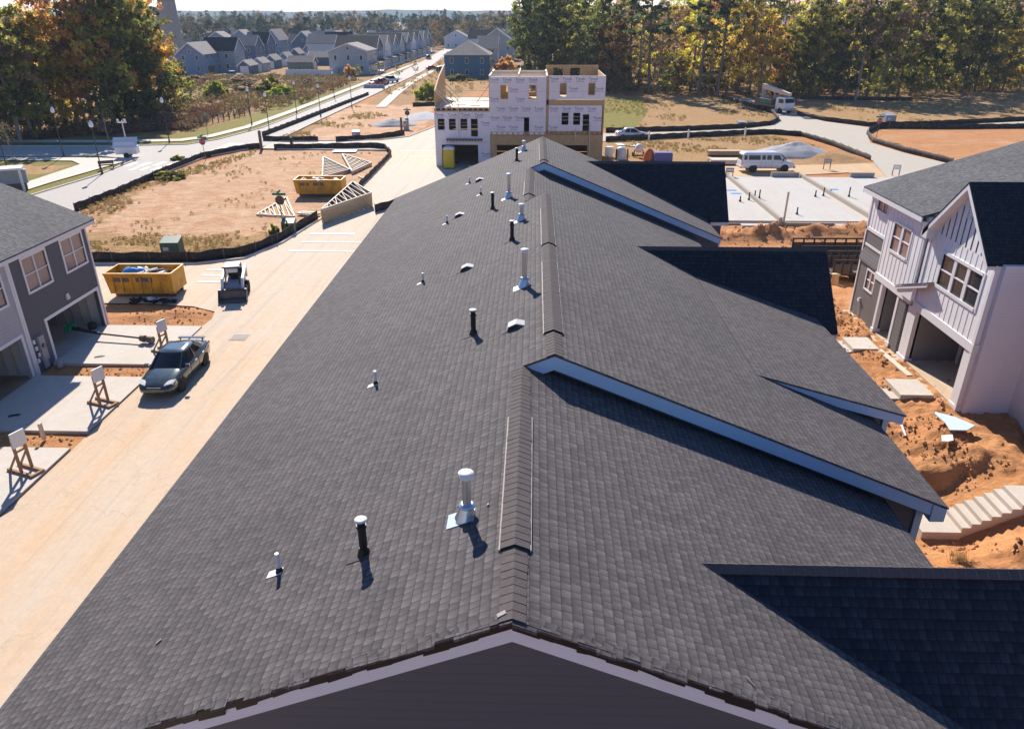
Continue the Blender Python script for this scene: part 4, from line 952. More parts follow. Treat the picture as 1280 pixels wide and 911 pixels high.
# ------------------------------------------------------------------ half-built townhouses
fb = thing('framed_townhouse', 'half-built townhouse trio in white house wrap with open roof framing beyond the roof', 'building site', (-2, 92, 0))
FY = 86.5
FF = fr((0, FY, 0), (1, 0, 0), (0, -1, 0))
def sx(x, Y=FY): return SY(x, 150, Y).x
def sz(y, x=650, Y=FY): return SY(x, y, Y).z
def hole(x0, x1, y0, y1): return (sx(x0), sx(x1), sz(y1), sz(y0))
A0, A1, A2, A3 = -11.3, -5.05, 1.3, 7.75
h1 = [hole(551, 597, 187, 215), hole(547, 555.5, 149, 163), hole(561, 569.5, 149, 163), hole(575.5, 584, 149, 163), hole(588.5, 597, 149, 172)]
h1[0] = (h1[0][0], h1[0][1], 0.0, 2.45)
h1[4] = (h1[4][0], h1[4][1], 3.35, h1[4][3])
h2 = [hole(626, 635, 107, 125), hole(661, 670, 107, 125), hole(655, 661.5, 147, 168.5)]
h3 = [hole(699, 707, 104, 121), hole(734, 742, 104, 119), hole(702, 710.5, 141, 156), hole(716.5, 725, 141, 156), hole(728.5, 736.5, 143, 164)]
q = MB(); wall(q, FF, A0, A1 - 0.0, 0, 6.05, h1, 0.15); q.build('house_wrap', M['wrap'], fb)
q = MB(); wall(q, FF, A1, A2 - 0.05, 3.95, 9.7, h2, 0.15); q.build('house_wrap', M['wrap'], fb)
q = MB(); wall(q, FF, A2 + 0.25, A3, 7.35, 9.8, h3[:2], 0.15); q.build('house_wrap', M['wrap'], fb)
q = MB(); wall(q, FF, A2 + 0.25, A3 - 0.25, 4.05, 6.75, h3[2:], 0.15); q.build('house_wrap', M['wrap'], fb)
q = MB(); wall(q, FF, A2, A3, 6.78, 7.32, (), 0.15); q.build('sheathing', M['osb'], fb)
q = MB(); wall(q, FF, A2, A3 - 0.1, 0.0, 3.6, [(2.9, 6.0, 0, 2.45)], 0.15); q.build('sheathing', M['osb'], fb)
q = MB(); wall(q, FF, A1, A2 - 0.05, 0.0, 3.5, [(-4.3, 0.6, 0, 2.45)], 0.15)
wall(q, FF, A2, A2 + 0.22, 4.05, 9.8, (), 0.15); q.build('sheathing', M['osb'], fb)
q = MB()
for a, b_, v in ((A1, A2, 3.55), (A2 + .1, A3 - .3, 3.65), (A0, A1, 6.1)):
    fbox(q, FF, a, b_, v, v + 0.05, -0.3, 0.06); fbox(q, FF, a, b_, v + 0.3, v + 0.35, -0.3, 0.04)
    for i in range(11): u = a + 0.1 + (b_ - a - 0.3) * i / 10; fbox(q, FF, u, u + 0.18, v + 0.05, v + 0.3, -0.5, 0.02)
q.build('floor_joists', M['lumber'], fb)
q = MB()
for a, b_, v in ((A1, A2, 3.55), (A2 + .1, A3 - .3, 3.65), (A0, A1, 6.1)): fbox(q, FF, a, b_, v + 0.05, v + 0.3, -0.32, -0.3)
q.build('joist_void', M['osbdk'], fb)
# party walls, backs, floors
q = MB()
for x_, t_ in ((A1, 9.7), (A2, 9.8)):
    q = MB(); q.box(x_ - .07, FY + .16, 0, x_ + .07, FY + 11, t_); q.build('sheathing', M['osb'], fb)
q = MB(); q.box(A0, FY + .16, 0, A0 + 0.14, FY + 11, 6.4); q.box(A3 - .14, FY + .16, 0, A3, FY + 11, 9.8)
q.box(A0, FY + 11, 0, A1, FY + 11.15, 6.4)
q.prism([(A0, FY + 0.6, 6.46), (A0, FY + 11, 6.46), (A0, FY + 11, 10.4), (A0, FY + 5, 9.4), (A0, FY + .6, 8.2)], (0.14, 0, 0)); q.build('sheathing', M['osb'], fb)
FBk = fr((0, FY + 11, 0), (1, 0, 0), (0, -1, 0))
q = MB(); wall(q, FBk, A1, A2, 0, 9.7, [(-3.6, -2.6, 7.2, 8.8), (-1, 0, 7.2, 8.8)], 0.12); q.build('sheathing', M['osb'], fb)
q = MB(); wall(q, FBk, A2, A3, 0, 10.3, [(2.2, 3.4, 8.2, 10.0), (4.3, 5.5, 8.2, 10.0)], 0.12); q.build('sheathing', M['osb'], fb)
q = MB(); q.box(A0 + .15, FY + .16, 6.45, A1 - .1, FY + 10.9, 6.5)
for x, y, w_, d_ in ((-10.2, 88, 1.2, 2.2), (-8.6, 90, 1.2, 2.4), (-6.9, 89, 1.1, 2.2), (-9.4, 93.5, 2.4, 1.2), (-6.8, 94, 2.4, 1.2)): q.cbox((x, y, 6.53 + 0.01), (w_, d_, 0.04), 0.1 * w_)
q.build('floor_deck', M['lumberpale'], fb)
q = MB(); q.box(A1 + .1, FY + .2, 3.6, A2 - .1, FY + 10.9, 3.9); q.box(A1 + .1, FY + .2, 6.5, A2 - .1, FY + 10.9, 6.7); q.box(A2 + .1, FY + .2, 3.7, A3 - .2, FY + 10.9, 4.0); q.box(A2 + .1, FY + .2, 6.8, A3 - .2, FY + 10.9, 7.0)
q.box(A0 + .2, FY + .2, 3.1, A1 - .1, FY + 10.9, 3.3); q.build('floor_deck', M['osb'], fb)
q = MB()
for i in range(14):
    y = FY + 0.5 + i * 0.78; q.box(A1 + .05, y, 9.5, A2 - .05, y + 0.05, 9.72)
for i in range(4): q.beam((A0 + 0.2, FY + 1 + i * 2.8, 8.4), (A0 + 2.0, FY + 1.6 + i * 2.8, 6.55), 0.09, 0.09)
q.beam((A0 + .2, FY + 0.1, 8.2), (A0 + 1.9, FY + 0.3, 6.5), 0.09, 0.09); q.beam((A1 - .2, FY + 4, 8.6), (A1 - 1.8, FY + 4.3, 6.55), 0.09, 0.09); q.beam((A1 - .2, FY + 8, 8.6), (A1 - 1.8, FY + 8.2, 6.55), 0.09, 0.09)
for x in (A0 + 0.05, A1, A2): q.box(x - .1, FY + 0.1, 9.72 if x > A0 + 1 else 6.41, x + .1, FY + 11, 9.82 if x > A0 + 1 else 6.46)
q.box(A1, FY + 5.3, 9.73, A2, FY + 5.45, 9.95); q.box(-1.9, FY + 0.2, 9.83, -1.75, FY + 11, 9.98)
for z in (7.3, 8.0): q.beam((A0 + .2, FY + 3, z), (A1 - .1, FY + 3.2, z), 0.06, 0.06)
q.beam((-8.55, FY - 0.25, 3.0), (-8.55, FY - 0.2, 7.7), 0.08, 0.08); q.build('framing', M['lumberpale'], fb)
q = MB(); fbox(q, FF, -10.0, -5.9, 3.0, 3.12, 0.02, 0.5)
for i in range(12): fbox(q, FF, -9.9 + i * 0.35, -9.82 + i * 0.35, 2.86, 3.0, 0.0, 0.42)
q.build('pent_canopy', M['stake'], fb)
q = MB()
for hx in h2[:2] + h3[:2]: fbox(q, FF, hx[0] - .04, hx[0], hx[2], hx[3], -.1, .02); fbox(q, FF, hx[1], hx[1] + .04, hx[2], hx[3], -.1, .02); fbox(q, FF, hx[0], hx[1], hx[2] - .05, hx[2], -.1, .02); fbox(q, FF, hx[0], hx[1], hx[3], hx[3] + .04, -.1, .02)
for hx in h1[1:] + h3[2:]:
    for z in (0.33, 0.62): fbox(q, FF, hx[0] + .01, hx[1] - .01, hx[2] + z * (hx[3] - hx[2]), hx[2] + z * (hx[3] - hx[2]) + 0.06, -0.5, -0.45)
for u0, v0, u1, v1 in ((4.6, 4.2, 4.65, 3.0), (6.2, 5.0, 6.25, 0.1)): q.beam(FF(u0, v0, 0.1), FF(u1, v1, 0.15), 0.07, 0.07)
q.build('window_buck', M['lumberpale'], fb)
tw = text_mb('Tyvek', 0.42); tw2 = text_mb('HomeWrap', 0.17); q = MB()
MX = Matrix(((1, 0, 0, 0), (0, 0, -1, 0), (0, 1, 0, 0), (0, 0, 0, 1)))
def printwrap(u0, u1, v0, v1, holes, du=1.42, dv=1.0):
    v = v1 - 0.3; r_ = 0
    while v > v0 + 0.2:
        u = u0 + 0.55 + (0.7 if r_ % 2 else 0)
        while u < u1 - 0.4:
            if not any(h[0] - 0.45 < u < h[1] + 0.45 and h[2] - 0.3 < v < h[3] + 0.35 for h in holes):
                for t_, dz in ((tw, 0), (tw2, -0.27)): q.merge(t_, Matrix.Translation(FF(u, v + dz, 0.006)) @ MX)
            u += du
        v -= dv; r_ += 1
printwrap(A1, A2, 4.0, 9.7, h2); printwrap(A2 + .25, A3, 7.4, 9.8, h3); printwrap(A2 + .25, A3 - .25, 4.1, 6.7, h3); printwrap(A0, A1, 0.2, 6.0, h1 + [(-10, -5.9, 2.8, 3.2)], 1.5, 0.85)
q.build('wrap_print', M['wrapink'], fb)

# ------------------------------------------------------------------ vehicles (front = local +X)
def wheel(root, x, y, r, wd, sgn, rimm='chrome'):
    q = MB(); a = y - sgn * wd
    q.lathe((0, 0, 0), [(r * 0.6, 0), (r * 0.94, 0.0), (r, wd * 0.2), (r, wd * 0.8), (r * 0.94, wd), (r * 0.6, wd)], 18)
    RM = Matrix.Translation((x, a, r)) @ Matrix.Rotation(-sgn * math.pi / 2, 4, 'X')
    q2 = MB(); q2.merge(q, RM); o = q2.build('wheel', M['rubber'], root, local=True)
    q = MB(); q.lathe((0, 0, 0), [(r * 0.62, wd * 0.80), (r * 0.6, wd * 0.93), (r * 0.3, wd * 0.86), (r * 0.12, wd * 0.96), (0.0, wd * 0.97)], 14)
    q3 = MB(); q3.merge(q, RM); q3.build('rim', M[rimm], o, local=True)
    return o
def shell(st, m=0):
    rings = []
    for x, w_, zb, zt in st:
        mid = zb + (zt - zb) * 0.55
        h = [(w_ * .0, zb), (w_ * .86, zb), (w_ * .985, zb + (zt - zb) * .18), (w_, mid), (w_ * .965, zt - (zt - zb) * .12), (w_ * .84, zt - .015), (w_ * .45, zt + .012), (0, zt + .02)]
        ring = [(x, -y, z) for y, z in h[1:]] + [(x, y, z) for y, z in h[-2:0:-1]]
        rings.append(ring)
    return rings
def sedan(label, paintm, loc, rz, group=None, cat='car', L_=4.8, simple=False, hatch=False):
    k = L_ / 4.8; r_ = thing('sedan' if not hatch else 'suv', label, cat, loc, rz, group)
    e = 0.22 if hatch else 0.0
    q = MB(); q.loft(shell([(-2.40 * k, .62, .44, .74), (-2.34 * k, .78, .32, .93), (-2.05 * k, .86, .24, 1.02 + e), (-1.5 * k, .895, .2, 1.0 + e * .5), (-.8 * k, .9, .19, .97 + e * .4), (0, .9, .19, .94 + e * .4), (.85 * k, .895, .2, .93 + e * .4), (1.25 * k, .88, .2, .89 + e * .4), (1.75 * k, .85, .22, .80 + e * .4), (2.15 * k, .78, .26, .70 + e * .4), (2.34 * k, .66, .32, .60 + e * .3), (2.41 * k, .5, .38, .52 + e * .3)]))
    q.build('body', M[paintm], r_, local=True)
    xr0, xr1 = (-2.25, -2.0) if hatch else (-1.85, -1.05)
    zt = 1.42 + (0.3 if hatch else 0); zb = 0.93 + e * .4
    def ring(xf, xr, w_, z, n=1):
        return [(xf * k, -w_ * .82, z), (xf * k + .05, 0, z), (xf * k, w_ * .82, z), ((xf - .18) * k, w_ * .97, z), ((xf + xr) / 2 * k, w_, z), ((xr + .2) * k, w_ * .95, z), (xr * k, w_ * .78, z), (xr * k - .03, 0, z), (xr * k, -w_ * .78, z), ((xr + .2) * k, -w_ * .95, z), ((xf + xr) / 2 * k, -w_, z), ((xf - .18) * k, -w_ * .97, z)]
    q = MB(); q.loft([ring(1.08, xr0, .83, zb - .06), ring(.62, (xr0 * .6 + xr1 * .4), .755, zb + .22), ring(.20, xr1, .645, zt - .02)], cap=False); q.build('window', M['carglass'], r_, local=True)
    q = MB(); q.loft([ring(.24, xr1 - .03, .665, zt - .035), ring(.14, xr1 + .04, .62, zt + .01), ring(-.05, xr1 + .3, .42, zt + .035)], m=0)
    for s in (-1, 1):
        q.beam((1.06 * k, s * .70, zb - .03), (.20 * k, s * .56, zt - .02), .06, .06); q.beam((xr0 * k + .05, s * .64, zb), (xr1 * k + .02, s * .52, zt - .03), .12, .06)
        q.beam(((-.38) * k, s * .825, zb - .02), ((-.42) * k, s * .655, zt - .03), .07, .03, up=(0, 1, 0)); q.beam(((xr0 + .45) * k, s * .80, zb), ((xr1 + .15) * k, s * .645, zt - .03), .16, .03, up=(0, 1, 0))
    q.build('roof', M[paintm], r_, local=True)
    for x in (1.42 * k, -1.38 * k):
        for s in (-1, 1): wheel(r_, x, s * .905, .33, .2, s, 'silver')
    for x in (1.42 * k, -1.38 * k):
        for s in (-1, 1): q = MB(); q.cyl((x, s * .70, .34), (x, s * .887, .34), .375, n=18); q.build('wheel_arch', M['blackplastic'], r_, local=True)
    for s in (-1, 1):
        q = MB(); q.hexa([(2.02 * k, s * .50, .58), (1.98 * k, s * .80, .58), (1.78 * k, s * .83, .60), (1.9 * k, s * .5, .60), (2.30 * k, s * .44, .66), (2.19 * k, s * .735, .68), (1.86 * k, s * .79, .765), (1.98 * k, s * .5, .745)] if False else [(2.30 * k, s * .42, .54), (2.16 * k, s * .765, .55), (1.80 * k, s * .845, .58), (1.9 * k, s * .5, .56), (2.27 * k, s * .42, .685), (2.10 * k, s * .76, .70), (1.80 * k, s * .80, .775), (1.9 * k, s * .5, .76)]); q.build('headlight', M['lampw'], r_, local=True)
        q = MB(); q.cbox((-2.30 * k, s * .66, .84), (.12, .26, .13), s * -0.25); q.build('tail_light', M['red'], r_, local=True)
        q = MB(); q.cbox((.78 * k, s * .96, .99 + e * .4), (.12, .18, .12), 0); q.beam((.78 * k, s * .84, .95 + e * .4), (.78 * k, s * .9, .97 + e * .4), .05, .05); q.build('wing_mirror', M[paintm], r_, local=True)
        if not simple:
            for hx in (-.25, -1.15):
                q = MB(); q.cbox((hx * k, s * .915, .80), (.2, .03, .035)); q.build('door_handle', M['chrome'], r_, local=True)
            q = MB()
            q.cbox((0.33 * k, s * .897, .60), (.012, .012, .6)); q.cbox((-.62 * k, s * .899, .60), (.012, .012, .6)); q.build('door_seam', M['blackplastic'], r_, local=True)
    q = MB(); q.cbox((2.37 * k, 0, .56), (.06, .62, .09)); q.cbox((2.375 * k, 0, .36), (.06, .9, .1)); q.build('grille', M['blackplastic'], r_, local=True)
    q = MB(); q.cbox((-2.40 * k, 0, .66), (.04, .34, .14)); q.build('licence_plate', M['white'], r_, local=True)
    return r_
car = sedan('dark green sedan parked on the clay-stained alley by the driveways', 'greencar', (-16.95, 31.2, 0.02), -math.pi / 2 + 0.03)
q = MB(); q.cbox((-2.18, 0, 1.13), (.2, 1.3, .03)); q.cbox((-2.15, .55, 1.07), (.1, .05, .12)); q.cbox((-2.15, -.55, 1.07), (.1, .05, .12)); q.build('spoiler', M['greencar'], car, local=True)
q = MB(); q.cbox((.80, -.42, 1.02), (.3, .34, .008), 0, 0, 0, 0.45); q.build('dashboard_paper', M['white'], car, local=True)
sedan('silver sedan on the cross street behind the silt fence right of the wrapped townhouses', 'silver', (13.9, 109.3, 0.02), 0.02)
# passenger van
van = thing('passenger_van', 'long white passenger van parked on the dirt track by the gravel pile', 'van', (25.9, 84.9, 0.03), 0.03)
q = MB(); q.loft(shell([(-2.98, .86, .50, 1.10), (-2.92, .96, .42, 1.22), (-2.0, 1.0, .38, 1.24), (0, 1.0, .38, 1.24), (1.5, 1.0, .38, 1.24), (1.95, .98, .4, 1.21), (2.5, .93, .42, 1.08), (2.85, .86, .45, .98), (2.98, .7, .48, .84)]))
def vr(xf, xr, w_, z): return [(xf, -w_ * .85, z), (xf + .06, 0, z), (xf, w_ * .85, z), (xf - .25, w_ * .99, z), (0, w_, z), (xr + .1, w_ * .98, z), (xr, w_ * .85, z), (xr - .02, 0, z), (xr, -w_ * .85, z), (xr + .1, -w_ * .98, z), (0, -w_, z), (xf - .25, -w_ * .99, z)]
q.loft([vr(2.05, -2.95, .985, 1.14), vr(1.25, -2.86, .90, 1.93), vr(1.1, -2.75, .80, 2.06), vr(.8, -2.4, .5, 2.12)]); q.build('body', M['whitepaint'], van, local=True)
def vside(s, xa, xb, z0, z1, out=.012):
    def y(z): return s * (.985 - (.085) * (z - 1.14) / .79 + out)
    return [(xa, y(z0), z0), (xb, y(z0), z0), (xb - (.28 if xb > 1.2 else 0), y(z1), z1), (xa, y(z1), z1)]
for s in (-1, 1):
    for xa, xb in ((-2.75, -2.42), (-2.25, -.95), (-.78, -.38), (-.24, .28), (.48, 1.42)):
        p_ = vside(s, xa, xb, 1.34, 1.82); q = MB(); q.prism(p_, (0, s * -0.03, 0)); q.build('window', M['carglass'], van, local=True)
    q = MB(); q.cbox((2.86, s * .66, .80), (.2, .26, .2), s * -0.3); q.build('headlight', M['lampw'], van, local=True)
    q = MB(); q.cbox((-2.95, s * .88, 1.0), (.06, .12, .34)); q.build('tail_light', M['red'], van, local=True)
    q = MB(); q.cbox((1.55, s * 1.12, 1.36), (.1, .16, .24)); q.build('wing_mirror', M['blackplastic'], van, local=True)
    q = MB()
    for x in (-.85, .36, -.32, 1.5): q.cbox((x, s * 1.0, .85), (.012, .012, .78))
    q.build('door_seam', M['blackplastic'], van, local=True)
    for x in (1.85, -1.65): wheel(van, x, s * .985, .38, .24, s, 'whitecap')
for x in (1.85, -1.65):
    for s in (-1, 1): q = MB(); q.cyl((x, s * .78, .40), (x, s * .995, .40), .45, n=18); q.build('wheel_arch', M['blackplastic'], van, local=True)
q = MB(); q.prism([(2.02, -.72, 1.28), (1.98, .72, 1.28), (1.42, .68, 1.84), (1.42, -.68, 1.84)], (0.05, 0, 0.035)); q.prism([(-2.96, -.7, 1.3), (-2.96, .7, 1.3), (-2.9, .66, 1.8), (-2.9, -.66, 1.8)], (-.03, 0, 0)); q.build('windscreen', M['carglass'], van, local=True)
q = MB(); q.cbox((2.98, 0, .52), (.14, 1.8, .2)); q.cbox((-3.0, 0, .52), (.14, 1.85, .18)); q.build('bumper', M['grey'], van, local=True)
# rig truck with its boom lowered over the cab
tk = thing('boom_truck', 'white cab truck carrying a lowered pale boom, parked where the street meets the wood', 'truck', (43.6, 142.5, 0.03), -1.15)
q = MB(); q.box(-4.4, -.45, .7, 3.4, .45, .98); q.box(-4.4, -1.2, .98, 1.2, 1.2, 1.25); q.build('chassis', M['steel'], tk, local=True)
q = MB(); q.loft([[(1.5, -1.18, .75), (3.7, -1.12, .75), (3.7, 1.12, .75), (1.5, 1.18, .75)], [(1.5, -1.2, 1.7), (3.82, -1.14, 1.7), (3.82, 1.14, 1.7), (1.5, 1.2, 1.7)], [(1.5, -1.12, 2.62), (3.45, -1.05, 2.62), (3.45, 1.05, 2.62), (1.5, 1.12, 2.62)], [(1.6, -.95, 2.72), (3.2, -.9, 2.72), (3.2, .9, 2.72), (1.6, .95, 2.72)]], sm=False); o = q.build('cab', M['whitepaint'], tk, local=True)
q = MB(); q.prism([(3.80, -.98, 1.85), (3.80, .98, 1.85), (3.52, .92, 2.5), (3.52, -.92, 2.5)], (.05, 0, .02)); q.build('windscreen', M['carglass'], o, local=True)
for s in (-1, 1):
    q = MB(); q.prism([(2.2, s * 1.2, 1.8), (3.5, s * 1.17, 1.8), (3.3, s * 1.10, 2.45), (2.2, s * 1.14, 2.45)], (0, s * .02, 0)); q.build('window', M['carglass'], o, local=True)
    q = MB(); q.cbox((3.78, s * .8, 1.0), (.1, .3, .2)); q.build('headlight', M['lampw'], o, local=True)
q = MB(); q.cbox((3.8, 0, .72), (.25, 2.3, .3)); q.build('bumper', M['grey'], tk, local=True)
q = MB(); q.box(-4.2, -1.18, 1.25, .2, 1.18, 2.15); q.build('side_bin', M['signback'], tk, local=True)
q = MB(); q.box(-2.6, -1.21, 1.5, .1, 1.21, 1.95); q.build('green_panel', M['greentool'], tk, local=True)
q = MB(); q.hexa([(-3.6, -.35, 3.75), (3.6, -.3, 2.95), (3.6, .3, 2.95), (-3.6, .35, 3.75), (-3.6, -.35, 4.6), (3.6, -.3, 3.45), (3.6, .3, 3.45), (-3.6, .35, 4.6)]); q.build('boom', M['lumberpale'], tk, local=True)
q = MB(); q.box(-3.6, -.3, 2.15, -3.1, .3, 3.8); q.box(-.5, -.12, 2.15, -.3, .12, 3.5); q.box(3.2, -.1, 2.7, 3.4, .1, 3.05); q.box(2.2, -.25, 3.0, 3.3, .25, 3.1); q.build('boom_mast', M['grey'], tk, local=True)
for x in (2.7, -1.9, -3.0):
    for s in (-1, 1): wheel(tk, x, s * 1.18, .5, .32, s, 'steel')
# skid steer
SKS = .87
sk = thing('skid_steer', 'small white and black skid steer loader with lowered bucket in the alley mouth', 'loader', (-18.45, 42.9, 0.02), -math.pi / 2 + 0.22); sk.scale = (SKS,) * 3
for s in (-1, 1):
    for x in (.55, -.55): wheel(sk, x, s * .86, .4, .28, s, 'steel')
q = MB(); q.prism([(-1.15, -.55, .35), (1.0, -.55, .3), (1.0, -.55, .75), (.55, -.55, 1.05), (-1.3, -.55, 1.15), (-1.35, -.55, .6)], (0, 1.1, 0)); q.build('body', M['grey'], sk, local=True)
q = MB()
for s in (-1, 1):
    q.beam((.75, s * .45, .95), (.45, s * .45, 2.05), .08, .08); q.beam((-.75, s * .45, 1.1), (-.7, s * .45, 2.05), .1, .08)
    q.beam((.45, s * .45, 2.03), (-.7, s * .45, 2.03), .08, .08)
q.box(-.75, -.5, 2.04, .5, .5, 2.12); q.box(-.78, -.5, 1.1, -.72, .5, 2.0); q.build('cab_frame', M['blackplastic'], sk, local=True)
q = MB(); q.box(-.7, -.46, 2.121, .42, .46, 2.15); q.box(.40, -.42, 1.72, .47, .42, 2.0); q.build('cab_roof', M['whitecap'], sk, local=True)
q = MB(); q.box(-.5, -.28, 1.0, .05, .28, 1.16); q.box(-.6, -.28, 1.1, -.45, .28, 1.65); q.build('seat', M['blackplastic'], sk, local=True)
for s in (-1, 1):
    q = MB(); q.beam((-1.25, s * .68, 1.75), (.75, s * .68, 1.3), .16, .2); q.beam((.72, s * .68, 1.36), (1.25, s * .68, .45), .16, .18); q.beam((-1.25, s * .66, .9), (-1.25, s * .66, 1.8), .14, .3); q.build('lift_arm', M['whitepaint'], sk, local=True)
    q = MB(); q.cyl((.35, s * .62, .8), (1.0, s * .62, 1.0), .05, n=8); q.build('hydraulic_ram', M['chrome'], sk, local=True)
q = MB(); q.prism([(1.25, -.95, .12), (2.05, -.95, .06), (2.05, -.95, .09), (1.4, -.95, .2), (1.3, -.95, .62), (1.38, -.95, .78), (1.28, -.95, .8), (1.16, -.95, .5)], (0, 1.9, 0))
for s in (-.95, .92): q.prism([(1.25, s, .12), (2.0, s, .08), (1.4, s, .78), (1.2, s, .6)], (0, .03, 0))
q.build('bucket', M['steel'], sk, local=True)
for s in (-1, 1):
    q = MB(); q.cbox((.42, s * .55, 2.1), (.1, .16, .12)); q.build('work_light', M['grey'], sk, local=True)

# ------------------------------------------------------------------ skips, trusses, stands and other site gear
def dumpster(label, loc, rz, L_, W_, H_, slope=0.35):
    r_ = thing('dumpster', label, 'dumpster', loc, rz); a, b_ = L_ / 2, W_ / 2; z0 = 0.28
    q = MB(); t = .06
    for s in (-1, 1):
        y = s * b_; q.prism([(-a + slope * .6, y, z0), (a, y, z0), (a, y, z0 + H_), (-a, y, z0 + H_)], (0, -s * t, 0))
        for i in range(7):
            x = -a + .5 + (L_ - .7) * i / 6; q.box(x - .04, min(y, y + s * .07), z0 + .1, x + .04, max(y, y + s * .07), z0 + H_ - .1)
        q.box(-a, y - .07, z0 + H_ - .02, a, y + .07, z0 + H_ + .1)
    q.prism([(-a + slope * .6, -b_, z0), (-a + slope * .6, b_, z0), (-a, b_, z0 + H_), (-a, -b_, z0 + H_)], (t, 0, 0)); q.box(a - t, -b_ + t, z0, a - .002, b_ - t, z0 + H_)
    q.box(-a - .03, -b_, z0 + H_ - .02, -a + .07, b_, z0 + H_ + .09); q.box(a - .07, -b_, z0 + H_ - .02, a + .03, b_, z0 + H_ + .09); q.box(-a + .35, -b_ + t, z0, a - t, b_ - t, z0 + .06)
    q.build('bin', M['yellow'], r_, local=True)
    q = MB()
    for s in (-1, 1): q.box(-a + .3, s * .55 - .06, .02, a - .1, s * .55 + .06, z0 - .002)
    q.build('skid_rail', M['steel'], r_, local=True)
    for s in (-1, 1):
        q = MB(); q.cyl((a - .3, s * .55, .12), (a - .3, s * .75, .12), .11, n=10); q.build('roller', M['steel'], r_, local=True)
    q = MB()
    for s in (-1, 1):
        if s == 1: q.build('worn_patch', M['steel'], r_, local=True); q = MB()
        q.box(-a + .6, s * (b_ + .004) - .003, z0 + H_ * .62, -a + 1.5, s * (b_ + .004) + .003, z0 + H_ * .85); q.box(-a + 1.9, s * (b_ + .004) - .003, z0 + H_ * .62, -a + 2.9, s * (b_ + .004) + .003, z0 + H_ * .85)
    q.build('worn_patch', M['steel'], r_, local=True)
    return r_
dumpster('yellow dumpster full of scrap with a blue sheet beside the charcoal townhouse', (-24.0, 42.9, 0.02), 0.03, 4.1, 1.9, 1.2)
dumpster('yellow dumpster on the bare clay lot next to the roof trusses', (-20.7, 71.4, -0.02), 0.02, 4.6, 2.0, 1.25)
rr = random.Random(11)
def scrap_heap(name, label, x, y, z, lx, ly, n, mats):
    r_ = thing(name, label, 'scrap heap', (x, y, z))
    for mname, k in mats:
        q = MB()
        for i in range(int(n * k)):
            q.cbox((rr.uniform(-lx, lx), rr.uniform(-ly, ly), rr.uniform(-.15, .22)), (rr.uniform(.3, 1.3), rr.uniform(.06, .4), rr.uniform(.03, .08)), rr.uniform(0, 3), 0, rr.uniform(-.3, .3), rr.uniform(-.35, .35))
        q.build('scraps', M[mname], r_, local=True)
    return r_
sh = scrap_heap('scrap_heap', 'scrap boards and wrapping heaped in the yellow dumpster near the loader', -23.9, 42.9, 1.2, 1.4, .62, 40, (('lumberpale', .4), ('grey', .25), ('white', .2), ('steel', .4)))
q = MB(); q.loft([[(-.75 + .5 * math.cos(t) * r_ * 1.6, .05 + .4 * math.sin(t) * r_, .12 + h + .05 * math.sin(3 * t)) for t in [i * math.pi / 5 for i in range(10)]] for r_, h in ((1.0, 0), (.75, .25), (.35, .32))]); q.build('blue_sheet', M['blue'], sh, local=True)
scrap_heap('scrap_heap', 'pale scrap lining the rim of the dumpster on the clay lot', -20.7, 71.4, 1.3, 1.8, .7, 30, (('lumberpale', .5), ('white', .4)))
q = MB()
for i in range(26): q.cbox((rr.uniform(-24.5, -21.6), rr.uniform(41.0, 41.5), rr.uniform(.05, .2)), (rr.uniform(.2, .6), rr.uniform(.1, .3), rr.uniform(.03, .1)), rr.uniform(0, 3), 0, rr.uniform(-.5, .5), rr.uniform(-.5, .5))
o = q.build('crumpled_sheet', M['rubber']); tag(o, 'crumpled black plastic sheeting at the foot of the yellow dumpster near the loader', 'plastic sheet')
q = MB()
for i in range(7): q.cbox((rr.uniform(-23.2, -22.6), rr.uniform(41.0, 41.3), rr.uniform(.15, .3)), (rr.uniform(.15, .4), .15, .05), rr.uniform(0, 3), 0, rr.uniform(-.5, .5), rr.uniform(-.5, .5))
tag(q.build('plastic_wrap', M['foam']), 'shiny pale plastic wrap on the black sheeting by the dumpster', 'plastic wrap')
def truss(q, A, B, C_, z, t=.09, web=9):
    A, B, C_ = (Vector((*p, z)) for p in (A, B, C_))
    for a, b_ in ((A, B), (B, C_), (C_, A)): q.beam(a, b_, t, t * .95)
    for i in range(1, web):
        f = i / web; q.beam(A.lerp(B, f), A.lerp(C_, f), t * .6, t * .6)
        if i % 2: q.beam(A.lerp(B, f), A.lerp(C_, min(1, f + 1 / web)), t * .5, t * .5)
P3 = [tuple(G(*p, 1.25))[:2] for p in ((401.5, 262), (464, 241), (441, 227))]
ts = thing('truss_stack', 'tall stack of wooden roof trusses lying by the kerb of the alley', 'truss stack', (*P3[0], 0))
for i in range(13):
    q = MB(); d = .015 * math.sin(i * 2.3); truss(q, (P3[0][0] + d, P3[0][1]), (P3[1][0] + d, P3[1][1] + d), (P3[2][0], P3[2][1] + d), .12 + i * .094, .1, 10); q.build('truss', M['lumber' if i < 12 else 'lumberpale'], ts)
q = MB(); v0, v1 = Vector((*P3[0], 0)), Vector((*P3[1], 0)); q.beam(v0.lerp(v1, .02) + Vector((0, -.12, 1.12)), v0.lerp(v1, .62) + Vector((0, -.12, 1.12)), .12, .09); q.build('loose_chord', M['lumberpale'], ts)
